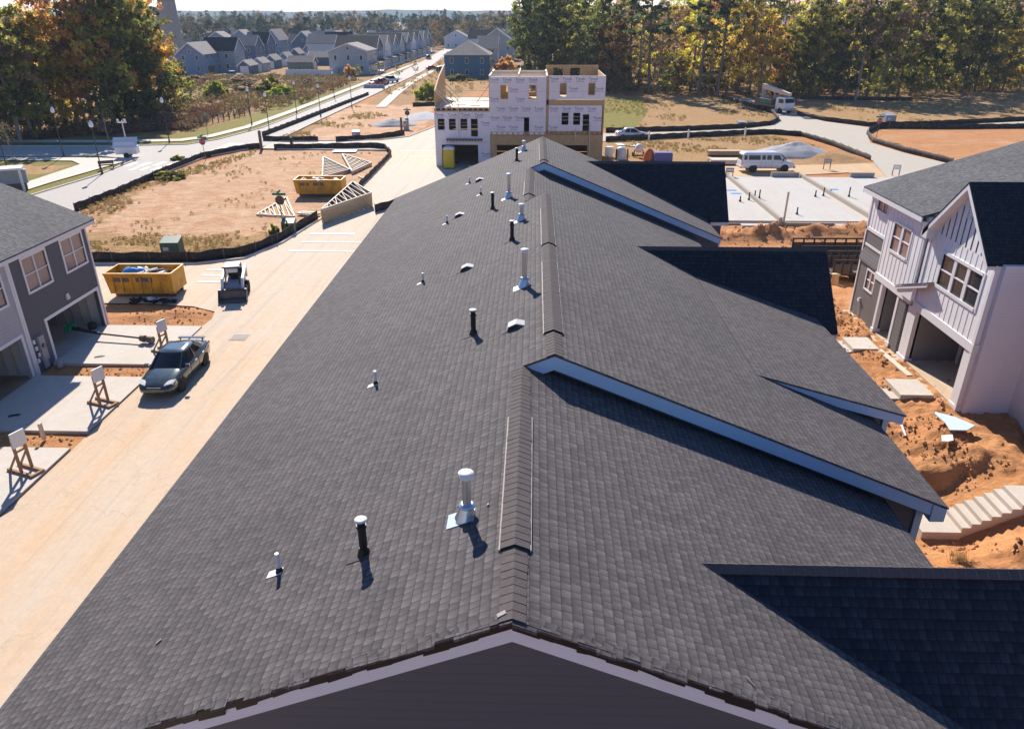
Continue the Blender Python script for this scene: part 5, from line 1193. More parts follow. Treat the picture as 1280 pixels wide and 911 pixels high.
for nm, lb, pts, z, n_ in (('truss_stack', 'white sunlit stack of trusses lying behind the far yellow dumpster', ((404, 196), (403, 221), (437, 212)), .3, 4), ('truss_stack', 'flat stack of trusses in the corner of the clay lot by the silt fence', ((427.5, 192), (464, 203), (440, 214)), .35, 4), ('roof_truss', 'single small roof truss lying on the clay behind the stop sign', ((321, 267.5), (358, 246), (368, 270)), .1, 1)):
    P = [tuple(G(*p, z))[:2] for p in pts]; t_ = thing(nm, lb, 'truss stack' if n_ > 1 else 'roof truss', (*P[0], 0))
    for i in range(n_):
        q = MB(); truss(q, P[0], P[1], P[2], .05 + i * .09, .13, 13 if n_ > 1 else 8); q.build('truss', M['lumberpale'], t_)
def sign_stand(label, loc, rz, pm='white', h=1.75, wd=.5, fm='stand'):
    r_ = thing('sign_stand', label, 'sign stand', loc, rz, 'timber sign stands by the driveways' if fm == 'stand' else 'small notice boards by the slabs')
    q = MB()
    for s in (-1, 1):
        y = s * wd * .42; q.box(-.04, y - .045, .0, .04, y + .045, h - .3); q.box(-.75, y - .05, .0, .55, y + .05, .09); q.beam((-.6, y, .08), (0, y, .85), .07, .05)
    q.box(.5, -wd * .55, .005, .59, wd * .55, .085); q.box(-.035, -wd * .4, .9, .035, wd * .4, .98); q.build('frame', M[fm], r_, local=True)
    q = MB(); q.box(.045, -wd * .55, h - .6, .11, wd * .55, h); q.build('panel', M[pm], r_, local=True)
    return r_
sign_stand('timber sign stand with white panel on the driveway in front of the green car', (-18.95, 28.3, .09), -.35)
sign_stand('timber sign stand with white panel behind the green car by the farthest driveway', (-18.75, 33.9, .09), -.35)
sign_stand('timber sign stand with white panel nearest the left edge of the view', (-19.0, 22.9, .09), -.35)
for lb, px, c_ in (('grey notice board by the dirt track left of the white van', (911, 224), 'grey'), ('grey notice board on legs between the slabs and the dirt track', (1033, 212), 'grey'), ('pale notice board at the roof edge of the right townhouses', (1119, 220), 'whitecap')):
    p = G(*px); r_ = thing('notice_board', lb, 'notice board', (p.x, p.y, -.05), -.1)
    q = MB()
    for s in (-1, 1): q.box(s * .35 - .04, -.04, 0, s * .35 + .04, .04, 1.2)
    q.build('frame', M['stake'], r_, local=True)
    q = MB(); q.box(-.42, -.06, .75, .42, -.042, .98); q.box(-.42, -.06, 1.02, .42, -.042, 1.25); q.build('panel', M[c_], r_, local=True)
# boundary stake, bucket, bull float, hose end
q = MB(); q.box(-19.95, 25.3, 0, -19.83, 25.42, .75); tag(q.build('survey_stake', M['lumberpale']), 'short wooden stake standing in the clay strip between two driveways', 'stake')
q = MB(); q.lathe((-23.25, 32.15, 0.0), [(.14, 0), (.17, .38), (.18, .4), (.15, .4), (.0, .36)], 14); tag(q.build('bucket', M['lightsiding']), 'pale plastic bucket at the corner of the open garage', 'bucket')
tl = thing('auger_tool', 'green and black long-handled tool lying from the garage onto the driveway', 'site tool', (-24.6, 36.0, .1))
q = MB(); q.cbox((-24.7, 35.75, .62), (.28, .9, .26), .15, 0, 0, .2); q.build('tool_head', M['greentool'], tl)
q = MB(); q.cyl((-24.7, 35.75, .6), (-23.0, 35.45, .4), .13, .07, 8); q.cyl((-23.0, 35.45, .4), (-20.6, 35.05, .34), .05, n=8); q.build('handle', M['blackplastic'], tl)
q = MB(); q.cyl((-20.6, 35.05, .34), (-20.35, 35.0, .32), .16, .2, 8); q.cyl((-20.22, 35.0, .3), (-19.9, 34.93, .28), .17, .2, 8); q.cyl((-20.35, 35.0, .32), (-20.2, 35.0, .3), .07, n=6); q.build('tool_tip', M['stake'], tl)
q = MB(); q.lathe((-24.3, 37.0, .03), [(.2, 0), (.22, .3), (.12, .38), (0, .4)], 10); tag(q.build('jerry_can', M['blackplastic']), 'small black can just inside the open garage', 'can')
for x, y, lb in ((-21.9, 33.2, 'small dark rag lying on the driveway with the green tool'), (-22.3, 27.1, 'small dark rag lying in the shade of the middle driveway')):
    q = MB(); q.cbox((x, y, .105), (.35, .14, .03), .5); q.cbox((x + .2, y + .06, .1), (.16, .1, .02), 1.2); tag(q.build('rag', M['blackplastic']), lb, 'rag')
# portable toilet
p = G(563, 208); pt = thing('portable_toilet', 'yellow portable toilet standing in front of the wrapped garage opening', 'portable toilet', (p.x, 85.6, 0.02))
q = MB(); q.box(-.6, -.6, .1, .6, .6, 2.1); q.build('cabin', M['toilet'], pt, local=True)
q = MB(); q.box(-.5, -.62, .2, .5, -.601, 2.0); q.box(.3, -.66, 1.0, .36, -.62, 1.2); q.build('door', M['toilet'], pt, local=True)
q = MB(); q.loft([[(-.66, -.66, 2.1), (.66, -.66, 2.1), (.66, .66, 2.1), (-.66, .66, 2.1)], [(-.6, -.6, 2.25), (.6, -.6, 2.25), (.6, .6, 2.25), (-.6, .6, 2.25)], [(-.3, -.5, 2.38), (.3, -.5, 2.38), (.3, .5, 2.38), (-.3, .5, 2.38)]], sm=False); q.build('roof', M['whitecap'], pt, local=True)
q = MB(); q.box(-.62, -.62, 0, .62, .62, .098); q.build('base', M['blackplastic'], pt, local=True)
# concrete stairs and stoops on the right
def steps(name, label, boxes, m='conc'):
    q = MB()
    for bx in boxes: q.box(*bx)
    return tag(q.build(name, M[m]), label, 'steps')
n_ = 7
steps('concrete_stairs', 'long flight of pale concrete stairs climbing from the trench to the white house', [(13.7, 21.15, -1.4, 15.05, 22.45, -.62)] + [(15.05 + i * .3, 21.2, -1.4, 15.35 + i * .3 + (0 if i < n_ - 1 else 1.9), 22.4, -.62 + .165 * (i + 1)) for i in range(n_)])
steps('concrete_stoop', 'concrete stoop with three steps by the farther porch of the white house', [(16.2, 34.4, -.6, 17.5, 35.9, .5), (15.85, 34.45, -.8, 16.2, 35.85, .3), (15.45, 34.5, -.9, 15.85, 35.8, .1), (15.05, 34.5, -1, 15.45, 35.8, -.1)])
steps('concrete_stoop', 'concrete stoop with one step by the nearer wide porch of the white house', [(16.3, 29.3, -.6, 17.75, 30.9, .55), (15.9, 29.35, -.8, 16.3, 30.8, .33), (15.55, 29.35, -.9, 15.9, 30.8, .12)])
steps('concrete_pad', 'small pale concrete pad by the far corner of the grey lap siding', [(16.2, 40.6, -.3, 18.0, 41.8, .22)])
q = MB(); q.cbox((17.25, 35.2, .5), (.2, 3.6, .07), .02) if False else q.cbox((17.62, 33.0, .42), (.28, 3.0, .08), .06); tag(q.build('scaffold_plank', M['lumberpale']), 'loose pale plank leaning along the foundation of the white porch', 'plank')
def sheet_scrap(label, P, m, cat='foam sheet', name='foam_sheet'):
    q = MB(); q.prism([(x, y, z) for x, y, z in P], (0, 0, .04)); return tag(q.build(name, M[m]), label, cat)
def gz(px, py):
    z = 0.0
    for _ in range(6):
        p = G(px, py, z); z = ground_h(p.x, p.y)
    return (p.x, p.y, z + .06)
def flat(pts, dz=.0):
    P = [gz(*p) for p in pts]; zm = max(p[2] for p in P) * .5 + sum(p[2] for p in P) / len(P) * .5
    return [(p[0], p[1], zm + dz) for p in P]
sheet_scrap('long pale blue foam board lying on the churned clay by the white house', flat([(1166, 524), (1192, 530), (1216, 541), (1206, 546), (1186, 542), (1180, 537), (1165, 528)], .12), 'foam')
sheet_scrap('small torn white foam board below the long foam board on the clay', flat([(1176, 547), (1190, 545), (1191, 553), (1184, 556), (1177, 553)], .06), 'white')
sheet_scrap('thin white offcut strip lying on the clay below the roof edge', flat([(1125, 532), (1127, 532), (1132, 548), (1130, 549)], .03), 'white', 'offcut', 'offcut_strip')
# trailers
def trailer(label, loc, rz, L_):
    r_ = thing('utility_trailer', label, 'trailer', loc, rz); a = L_ / 2
    q = MB(); q.box(-a, -1.0, .5, a, 1.0, .62); q.box(-a, -1.02, .62, a, -.96, 1.15); q.box(-a, .96, .62, a, 1.02, 1.15); q.build('bed', M['brownwood'], r_, local=True)
    q = MB()
    for s in (-1, 1):
        q.box(-a, s * .99 - .04, 1.42, a, s * .99 + .04, 1.52); q.box(-a, s * .99 - .03, 1.15, a, s * .99 + .03, 1.2)
        for i in range(9): x = -a + .03 + (L_ - .06) * i / 8; q.box(x - .05, s * .99 - .045, .5, x + .05, s * .99 + .045, 1.5)
    q.build('rail', M['rubber'], r_, local=True)
    q = MB(); q.beam((-a, 0, .5), (-a - 1.4, 0, .45), .1, .1); q.beam((-a, .7, .5), (-a - 1.2, 0, .46), .08, .08); q.beam((-a, -.7, .5), (-a - 1.2, 0, .46), .08, .08); q.build('drawbar', M['whitecap'], r_, local=True)
    for x in (-.45, .45):
        for s in (-1, 1): wheel(r_, x, s * 1.28, .36, .22, s, 'grey')
    for s in (-1, 1):
        q = MB(); q.box(-1.0, s * 1.17 - .14, .78, 1.0, s * 1.17 + .14, .82); q.build('mudguard', M['whitecap'], r_, local=True)
    return r_
p = G(1048, 334); trailer('dark board-sided trailer standing farther from the grey lap corner', (p.x + .3, p.y + 1.0, 0), 0.02, 6.0)
p = G(1070, 352); trailer('dark board-sided trailer right beside the grey lap corner of the right row', (p.x + .5, p.y + .8, 0), 0.0, 4.4)
q = MB(); p = G(1050, 358); q.lathe((p.x - .4, p.y, 0), [(.2, 0), (.24, .2), (.2, .75), (.3, .8), (.0, .84)], 10); tag(q.build('oil_drum', M['lumber']), 'small tan drum standing in front of the trailers', 'drum')
# new slabs with block walls and stub pipes
sf = thing('foundation_slab', 'new white foundation slabs divided by low block walls beyond the roof', 'foundation', (26, 70, 0))
q = MB()
for a, b_ in ((12.5, 20.35), (20.65, 28.2), (28.5, 38)): q.box(a, 61.2, -.3, b_, 80, .28)
q.build('slab', M['slabc'], sf)
q = MB()
for x in (20.5, 28.35):
    q.box(x - .14, 60.9, -.3, x + .14, 80.2, .62)
for x0, x1, y0, y1, z1 in ((12.5, 20.3, 60.9, 61.15, .12), (20.7, 28.1, 60.9, 61.15, .20), (28.6, 38, 60.9, 61.15, .2), (17.5, 20.3, 80.05, 80.3, .75), (25.2, 28.1, 80.05, 80.3, .75), (33.5, 36, 80.05, 80.3, .75)): q.box(x0, y0, -.3, x1, y1, z1)
q.build('block_wall', M['cmu'], sf)
q = MB(); q.box(24.9, 60.2, -.3, 27.8, 60.88, .16); q.box(17.2, 60.2, -.3, 20.1, 60.88, .12); q.build('entry_step', M['slabc'], sf)
for px, h in (((925, 252), .5), ((936, 250), .7), ((943, 249), .8), ((949, 248), .8), ((996, 268), .6), ((1019, 246), .6), ((1029, 245), .8), ((1038, 243), .4), ((1061, 246), .9)):
    p = G(*px, .28); q = MB(); q.cyl((p.x, p.y, .27), (p.x, p.y, .28 + h), .06, n=8); q.cyl((p.x, p.y, .27), (p.x, p.y, .42), .11, n=8); q.build('stub_pipe', M['blackpipe'], sf)
q = MB()
for px in ((914, 238), (920, 242), (1041, 237)): p = G(*px, .28); q.cbox((p.x, p.y, .285), (1.0, .5, .01))
q.build('floor_box', M['blue'], sf)
a, b_ = G(979, 281, .0), SY(986, 240, G(979, 281).y + .6); q = MB(); q.beam(a, b_, .16, .1); q.build; tag(q.build('leaning_board', M['lumberpale']), 'long pale board leaning upright against the edge of the white slabs', 'board')
# gravel, lumber and odds and ends beyond
def heap(name, label, c, rx, ry, h, m, seed, cat):
    q = MB(); n, k = 40, 12; r0 = random.Random(seed)
    rings = []
    for j in range(k + 1):
        f = 1 - j / k; ring = []
        for i in range(n):
            t = 2 * math.pi * i / n; w_ = 1 + .22 * nz(math.cos(t) * 1.5, math.sin(t) * 1.5, 1, seed) ; x = rx * f * w_ * math.cos(t); y = ry * f * w_ * math.sin(t)
            z = h * (1 - f ** 1.15) * (1 + .25 * fbm(x, y, .6, seed, 3)) + .05 * fbm(x, y, 2.5, seed, 2)
            if j == 0: z = -.1
            ring.append((c[0] + x, c[1] + y, z))
        rings.append(ring)
    q.loft(rings, cap=False, sm=True); return tag(q.build(name, M[m]), label, cat)
p = G(993, 193); heap('gravel_pile', 'large grey gravel pile behind the white van', p, 5.4, 3.4, 1.5, 'gravel', 3, 'gravel pile')
p = G(940, 190); heap('gravel_pile', 'low grey gravel spill left of the big gravel pile', (p.x + 3, p.y - 1), 4.5, 2.0, .6, 'gravel', 5, 'gravel pile')
p = G(492, 156); heap('gravel_pile', 'low grey gravel pile by the stop sign seen from behind near the wrapped houses', p, 4.2, 2.5, .9, 'gravel', 8, 'gravel pile')
p = G(528, 146); heap('gravel_pile', 'flat spread of grey stone along the alley edge left of the wrapped houses', p, 3.2, 7.0, .35, 'gravel', 9, 'gravel pile')
def lumber(label, px, L_, n, h, rz, m='lumber'):
    p = G(*px); r_ = thing('lumber_stack', label, 'lumber stack', (p.x, p.y, 0), rz)
    for j in range(h):
        q = MB()
        for i in range(n): q.box(-L_ / 2 + rr.uniform(-.15, .15), i * .16 - n * .08, .1 + j * .17, L_ / 2 + rr.uniform(-.15, .15), i * .16 + .14 - n * .08, .1 + j * .17 + .15)
        q.build('plank_layer', M[m], r_, local=True)
lumber('long stack of lumber lying behind the rear of the white van', (905, 194), 4.2, 8, 3, .02)
lumber('low stack of pale lumber beside the roof edge left of the white van', (906, 205), 3.6, 10, 3, .02, 'lumberpale')
def pixbox(name, label, px, d, m, cat, rz=0.0):
    p = G(*px); r_ = MB(); a, b_, c_ = d
    r_.loft([[(-a / 2, -b_ / 2, 0), (a / 2, -b_ / 2, 0), (a / 2, b_ / 2, 0), (-a / 2, b_ / 2, 0)], [(-a / 2, -b_ / 2, c_ * .85), (a / 2, -b_ / 2, c_ * .85), (a / 2, b_ / 2, c_ * .85), (-a / 2, b_ / 2, c_ * .85)], [(-a * .46, -b_ * .42, c_), (a * .46, -b_ * .42, c_), (a * .46, b_ * .42, c_), (-a * .46, b_ * .42, c_)]], sm=False)
    q = MB(); q.merge(r_, Matrix.Translation((p.x, p.y, 0)) @ Matrix.Rotation(rz, 4, 'Z')); return tag(q.build(name, M[m]), label, cat)
pixbox('tarp_crate', 'violet tarp-covered crate just above the dark far roof slope', (828, 201), (2.2, 1.1, 1.0), 'purple', 'crate')
pixbox('water_tank', 'white square tank right of the wrapped townhouses', (761, 196), (.95, .9, 1.2), 'whitecap', 'tank')
q = MB(); p = G(776, 199); q.lathe((p.x, p.y, 0), [(.6, 0), (.62, 1.0), (.5, 1.3), (.2, 1.45), (0, 1.47)], 14); tag(q.build('water_tank', M['whitecap']), 'white round tank in the yard right of the wrapped townhouses', 'tank')
mx = thing('concrete_mixer', 'small mixer with pale drum in the yard right of the white tanks', 'mixer', tuple(G(798, 196)))
q = MB(); q.lathe((0, 0, .5), [(.25, 0), (.5, .3), (.5, .6), (.3, 1.0), (.0, 1.0)], 12); q.build('drum', M['whitecap'], mx, local=True)
q = MB()
for s in (-1, 1): q.beam((s * .6, -.4, 0), (s * .5, 0, .8), .08, .08); q.beam((s * .6, .4, 0), (s * .5, 0, .8), .08, .08); q.cyl((s * .62, .5, .25), (s * .75, .5, .25), .25, n=10)
q.beam((-.7, -.5, .2), (1.9, -.5, .2), .1, .1); q.build('stand', M['blackplastic'], mx, local=True)
q = MB(); p = G(811, 200); q.loft([[(p.x + r_ * math.cos(i * math.pi / 4), p.y + r_ * math.sin(i * math.pi / 4), z) for i in range(8)] for r_, z in ((.75, 0), (.7, .6), (.45, 1.1), (.2, 1.35))]); tag(q.build('orange_sack', M['orange']), 'slumped orange sack in the yard beside the violet crate', 'sack')
for lb, px in (('thin dark post standing by the white round tank', (770, 200)), ('brown post standing between the round tank and the mixer', (784, 200))):
    p = G(*px); q = MB(); q.cyl((p.x, p.y, 0), (p.x, p.y, 1.3), .1, .09, 8); tag(q.build('site_post', M['stake' if 'brown' in lb else 'blackplastic']), lb, 'post')
for lb, px in (('white offcut board lying upright of the yard nearest the wrapped houses', (775, 181)), ('white offcut board lying in the yard below the silver sedan', (790, 182))):
    p = G(*px); q = MB(); q.cbox((p.x, p.y, .02), (.9, 1.6, .06), .2); tag(q.build('offcut_board', M['white']), lb.replace('lying upright of the yard', 'lying in the yard'), 'board')
q = MB(); p = G(568, 212); q.cbox((-6.9, 85.7, .12), (1.1, .7, .18), .3, 0, .1, .1); q.cbox((-6.2, 85.9, .1), (.9, .5, .12), -.4); tag(q.build('plastic_wrap', M['foam']), 'pale plastic wrap lying on the shaded apron beside the portable toilet', 'plastic wrap')
q = MB(); p = G(615, 176) if False else G(431, 190, 0); q.cbox((p.x, p.y, .1), (3.0, 1.4, .06), .05); tag(q.build('foam_sheet', M['white']), 'white sheet lying on the clay beside the flat truss stack', 'foam sheet')
q = MB(); p = G(386, 269); q.cbox((p.x, p.y, .15), (2.0, .6, .12), -.25); q.cbox((p.x + .2, p.y + .1, .24), (1.8, .3, .05), -.2); tag(q.build('offcut_board', M['lumberpale']), 'pale offcut boards lying inside the silt fence near the tall truss stack', 'board')
q = MB(); a, b_ = G(454, 224), G(465, 215); q.beam((a.x, a.y, .08), (b_.x, b_.y, .08), .12, .1); q.beam((a.x, a.y, .08), (a.x - .8, a.y + 1.2, .08), .1, .1); tag(q.build('offcut_board', M['lumberpale']), 'bent offcut board lying on the alley beyond the tall truss stack', 'board')
# ------------------------------------------------------------------ silt fences
def silt(label, px, h=.66, world=None):
    P = world or [tuple(G(*p))[:2] for p in px]
    pts = []
    for a, b_ in zip(P, P[1:]):
        d = math.hypot(b_[0] - a[0], b_[1] - a[1]); n = max(1, int(d / .8))
        pts += [(a[0] + (b_[0] - a[0]) * i / n, a[1] + (b_[1] - a[1]) * i / n) for i in range(n)]
    pts.append(P[-1]); f = thing('silt_fence', label, 'silt fence', (*P[0], 0))
    q = MB(); sd_ = P[0][0] * .37; rows = []
    for i, (x, y) in enumerate(pts):
        a, b_ = pts[max(0, i - 1)], pts[min(len(pts) - 1, i + 1)]
        d = Vector((b_[0] - a[0], b_[1] - a[1], 0)).normalized(); nrm = Vector((-d.y, d.x, 0))
        sag = .05 * nz(i * .55, sd_, 1) + .045 * math.sin(i * 2.1); w_ = .06 * nz(i * .4, sd_, 1, 4)
        c_ = Vector((x, y, 0)); top = c_ + nrm * (w_ * .5) + Vector((0, 0, h + sag)); bot = c_ + nrm * (w_ + .10 * nz(i * .3, sd_, 1, 8))
        rows.append([bot - nrm * .012 + Vector((0, 0, -.05)), bot + nrm * .012 + Vector((0, 0, -.05)), c_ + nrm * (w_ + .02) + Vector((0, 0, h * .5)), top + nrm * .01, top - nrm * .01, c_ + nrm * (w_ - .01) + Vector((0, 0, h * .5))])
    q.loft(rows, sm=True); q.build('fabric', M['silt'], f)
    st = max(3, len(pts) // 90 + 3)
    for i in range(0, len(pts), st):
        x, y = pts[i]; lean = .06 * nz(i, sd_, 1.3); q = MB(); q.beam((x + .03, y - .05, -.1), (x + .03 + lean, y - .05, h + .12 + .06 * nz(i, sd_, 2)), .05, .05); q.build('post', M['stake'], f)
silt('black silt fence between the boulevard and the bare clay lot', [(94, 264), (150, 242), (205, 217), (252, 198), (300, 188), (327, 185)])
silt('black silt fence along the far side of the clay lot with the trusses', [(343, 187), (400, 186), (463, 184.5), (480, 186), (489, 193.5)])
silt('short leaning silt fence at the corner of the clay lot beside the alley', [(489, 195), (472, 213), (449, 236)])
silt('curved black silt fence round the near edge of the clay lot behind the loader', [(397, 274), (347, 304), (310, 319), (250, 327), (110, 328)], .72)
silt('short black silt fence at the left front of the far red lot', [(329, 176), (362, 177), (398, 176.5)])
silt('black silt fence at the right front of the far red lot by the stop sign', [(420, 177), (470, 174), (506, 168)])
silt('black silt fence climbing along the boulevard beside the far red lot', [(328, 171), (380, 151), (430, 131), (461, 119)])
silt('short black silt fence left of the wrapped townhouses', [(516, 133), (545, 132)])
silt('black silt fence bending round the dry grass lot in front of the wood', [(757, 165.5), (860, 163), (930, 160), (964, 156), (973, 151), (966, 142), (930, 131), (902, 123)])
silt('black silt fence in front of the silver sedan, curving past the gravel pile', [(757, 177), (860, 171.5), (960, 167), (1000, 170), (1040, 182), (1088, 201)])
silt('black silt fence along the far tan lot right of the boom truck', [(996, 144), (1030, 151), (1085, 158), (1150, 157), (1290, 150.5)])
silt('black silt fence on the far edge of the red lot above the right roof', [(1085, 166), (1096, 160.5), (1180, 161), (1290, 160)])
silt('low ragged silt fence on the near edge of the red lot above the right roof', [(1083, 168), (1091, 178), (1130, 190), (1190, 205)])
silt('black silt fence at the dark foot of the wood right of the boom truck', [(1000, 124), (1060, 125), (1140, 126)])
silt('short rusty silt fence just over the far left eave of the near roof', None, .7, [(-14.0, 64.2), (-12.6, 66.5), (-10.5, 67.0), (-7.5, 68.2)])
# ------------------------------------------------------------------ street lamps
lp = []
def lamp(label, px, top):
    p = G(*px); h = SY(*top, p.y).z - 0.0
    r_ = thing('street_lamp', label, 'street lamp', (p.x, p.y, .02), 0, 'dark posts with white globes along the boulevard')
    q = MB(); q.cyl((0, 0, 0), (0, 0, .5), .14, .1, 8); q.cyl((0, 0, .5), (0, 0, h - .75), .065, .05, 8); q.cyl((0, 0, h - .8), (0, 0, h - .68), .14, .1, 8); q.build('post', M['lamppost'], r_, local=True)
    q = MB(); q.lathe((0, 0, h - .7), [(.12, 0), (.24, .14), (.23, .36), (.15, .56), (.05, .7), (0, .74)], 12); q.build('lamp_globe', M['lampglobe'], r_, local=True)
lamp('street lamp at the left edge beside the mailbox kiosk', (10, 214), (-8, 150))
lamp('street lamp between the two strips of grass beside the side street at the far left', (80, 196), (63, 134))
lamp('street lamp on the grass island by the boulevard nearest the charcoal house', (128, 218), (111, 151))
lamp('street lamp at the corner where side street and boulevard meet, before the dark wood', (212, 178.5), (201, 122))
lamp('street lamp on the far pavement left of the wooden post of the clay lot', (315, 156.5), (306.5, 109))
lamp('street lamp by the near kerb close to the wooden post of the clay lot', (337, 165), (330, 115))
lamp('street lamp on the far pavement at the middle of the boulevard', (371, 142.5), (366.5, 101))
lamp('street lamp on the near kerb by the middle of the far red lot', (401, 146), (396, 104.5))
lamp('street lamp in front of the white fence of the far houses', (418, 123), (415, 88.5))
lamp('street lamp near the red barriers on the near kerb', (440, 135), (438, 95))
# ------------------------------------------------------------------ stop signs with street name blades
stopm = text_mb('STOP', .26)
def stop(label, px, top, front, rz=0.0):
    p = G(*px); h = max(2.2, SY(*top, p.y).z)
    r_ = thing('stop_sign', label, 'stop sign', (p.x, p.y, 0), rz)
    q = MB(); q.cyl((0, 0, -.1), (0, 0, h + .55), .035, n=6); q.build('post', M['stake'], r_, local=True)
    s = -1 if front else 1; R_ = .40
    oc = lambda rr_, y: [(rr_ * math.cos(math.pi / 8 + i * math.pi / 4), y, h + rr_ * math.sin(math.pi / 8 + i * math.pi / 4)) for i in range(8)]
    q = MB(); q.prism(oc(R_, s * .045), (0, -s * .012, 0)); o = q.build('sign_plate', M['white'] if front else M['signback'], r_, local=True)
    if front:
        q = MB(); q.prism(oc(R_ - .03, -.055), (0, .009, 0)); q.build('red_face', M['stopred'], o, local=True)
        q = MB(); q.merge(stopm, Matrix.Translation((0, -.059, h)) @ MX); q.build('sign_lettering', M['white'], o, local=True)
    q = MB(); q.cbox((0, 0, h + .50), (1.1, .02, .2)); q.cbox((0, 0, h + .72), (.02, 1.0, .2), .0); q.build('street_name_blade', M['greensign'], r_, local=True)
stop('red stop sign facing us at the boulevard edge of the clay lot', (257, 201), (252.5, 179), True)
stop('dark-backed stop sign with green blades on the far verge of the boulevard', (260, 170), (257, 151), False)
stop('dark-backed stop sign with green blades inside the clay lot by the alley', (354, 284), (352, 259), False)
stop('dark-backed stop sign beside a wooden post near the wrapped townhouses', (510, 160), (508, 144), False)
stop('red stop sign facing us at the right junction by the red lot', (1095, 174), (1099, 151), True)
# utility boxes
def ubox(label, px, w_, h_, m='green', rz=.1):
    p = G(*px); r_ = thing('utility_cabinet', label, 'utility cabinet', (p.x, p.y, 0), rz)
    q = MB(); q.loft([[(-w_ / 2, -w_ * .4, -.1), (w_ / 2, -w_ * .4, -.1), (w_ / 2, w_ * .4, -.1), (-w_ / 2, w_ * .4, -.1)], [(-w_ / 2, -w_ * .4, h_ * .8), (w_ / 2, -w_ * .4, h_ * .8), (w_ / 2, w_ * .4, h_), (-w_ / 2, w_ * .4, h_)]], sm=False); q.build('cabinet', M[m], r_, local=True)
    q = MB(); q.cbox((0, -w_ * .41, h_ * .4), (w_ * .85, .02, h_ * .6)); q.build('door', M[m], r_, local=True)
    q = MB(); q.cbox((-w_ * .2, -w_ * .43, h_ * .45), (w_ * .3, .01, h_ * .2)); q.build('warning_label', M['whitecap'], r_, local=True)
ubox('green utility cabinet behind the curved silt fence above the near dumpster', (217, 318), 1.3, 1.25)
ubox('grey and green utility cabinet at the foot of the stop sign in the clay lot', (362, 291), 1.0, 1.1)
ubox('white-topped utility cabinet behind the silt fence of the far red lot', (445.5, 171), 1.1, .9, 'grey')
ubox('grey utility cabinet right of the red stop sign at the far junction', (1110, 153.5), 1.7, 1.5, 'grey')
ubox('pale utility cabinet on the dry grass lot before the wood, left of its pair', (926, 158.5), 1.1, .9, 'grey')
ubox('dark utility cabinet on the dry grass lot before the wood, right of its pair', (938, 158), 1.0, .8)
ubox('white and black cabinet beside the wooden post near the wrapped townhouses', (508, 162), .8, 1.6, 'grey')
def wpost(label, px, h, m='stake', t=.3):
    p = G(*px); q = MB(); q.cbox((p.x, p.y, h / 2 - .1), (t, t, h + .2)); q.cbox((p.x, p.y, h + .03), (t * .7, t * .7, .1)); tag(q.build('timber_post', M[m]), label, 'post')
wpost('thick weathered wooden post at the corner of the clay lot by the boulevard', (327, 187), 2.3)
wpost('leaning grey wooden post next to the stop sign near the wrapped houses', (502, 163), 1.8)
wpost('short dark post standing in the cross street between two silt fences', (365, 184), 1.2, 'blackplastic')
for i, (px, lb) in enumerate((((860, 173), 'white marker post on the silt fence left of the pile'), ((811, 175), 'white marker post on the silt fence by the silver sedan'), ((931, 170), 'white marker post on the silt fence right above the van'))): wpost(lb, px, 1.1, 'whitecap', .22)
# camera trailer, kiosk, bench, barriers
p = G(161, 197); ct = thing('surveillance_trailer', 'white surveillance trailer with a camera mast at the boulevard corner', 'trailer', (p.x, p.y, .03), .2)
q = MB(); q.box(-1.2, -.7, .45, 1.2, .7, 1.3); q.prism([(-1.2, -.7, 1.3), (1.2, -.7, 1.3), (1.1, -.4, 1.9), (-1.1, -.4, 1.9)], (0, .1, 0)); q.build('housing', M['whitecap'], ct, local=True)
q = MB(); q.prism([(-1.4, -.85, 1.25), (1.4, -.85, 1.25), (1.4, .2, 2.3), (-1.4, .2, 2.3)], (0, .04, .05)); q.build('solar_panel', M['wrap'], ct, local=True)
q = MB(); q.cyl((0, .3, 1.3), (0, .3, 4.3), .09, .06, 8); q.box(-.5, .2, 4.0, .5, .4, 4.1); q.build('mast', M['whitecap'], ct, local=True)
for s in (-.4, .4):
    q = MB(); q.cyl((s, .1, 4.1), (s, .1, 4.45), .16, .12, 8); q.build('camera_head', M['whitecap'], ct, local=True)
for s in (-1, 1): wheel(ct, 0, s * .85, .32, .2, s, 'grey')
p = G(2, 240); ks = thing('mailbox_kiosk', 'white flat-roofed mailbox shelter peeking over the left roof', 'mail shelter', (p.x, p.y, .03), .45)
q = MB(); q.box(-3.2, -1.0, 2.1, 2.3, 1.0, 2.28); q.build('roof', M['whitecap'], ks, local=True)
for x in (-3, 2.1):
    for y in (-.9, .9):
        q = MB(); q.box(x - .1, y - .1, 0, x + .1, y + .1, 2.1); q.build('post', M['whitecap'], ks, local=True)
q = MB(); q.box(-2.7, -.25, .7, 2.5, .25, 2.0)
for i in range(9): q.box(-2.66 + i * .58, -.28, .75, -2.14 + i * .58, -.25, 1.95)
q.build('mailboxes', M['grey'], ks, local=True)
q = MB(); q.box(-2.5, -.1, 0, 2.3, .1, .7); q.build('pedestal', M['stake'], ks, local=True)
p = G(134, 212); bn = thing('park_bench', 'small dark bench on the concrete pad by the boulevard lamp', 'bench', (p.x, p.y, .06), .5)
q = MB(); q.box(-.8, -.25, .42, .8, .25, .48); q.build('seat', M['stake'], bn, local=True); q = MB(); q.box(-.8, .22, .55, .8, .28, .9); q.build('backrest', M['stake'], bn, local=True)
for s in (-.7, .7):
    q = MB(); q.box(s - .04, -.22, 0, s + .04, .28, .42); q.box(s - .04, .22, .42, s + .04, .28, .9); q.build('leg', M['lamppost'], bn, local=True)
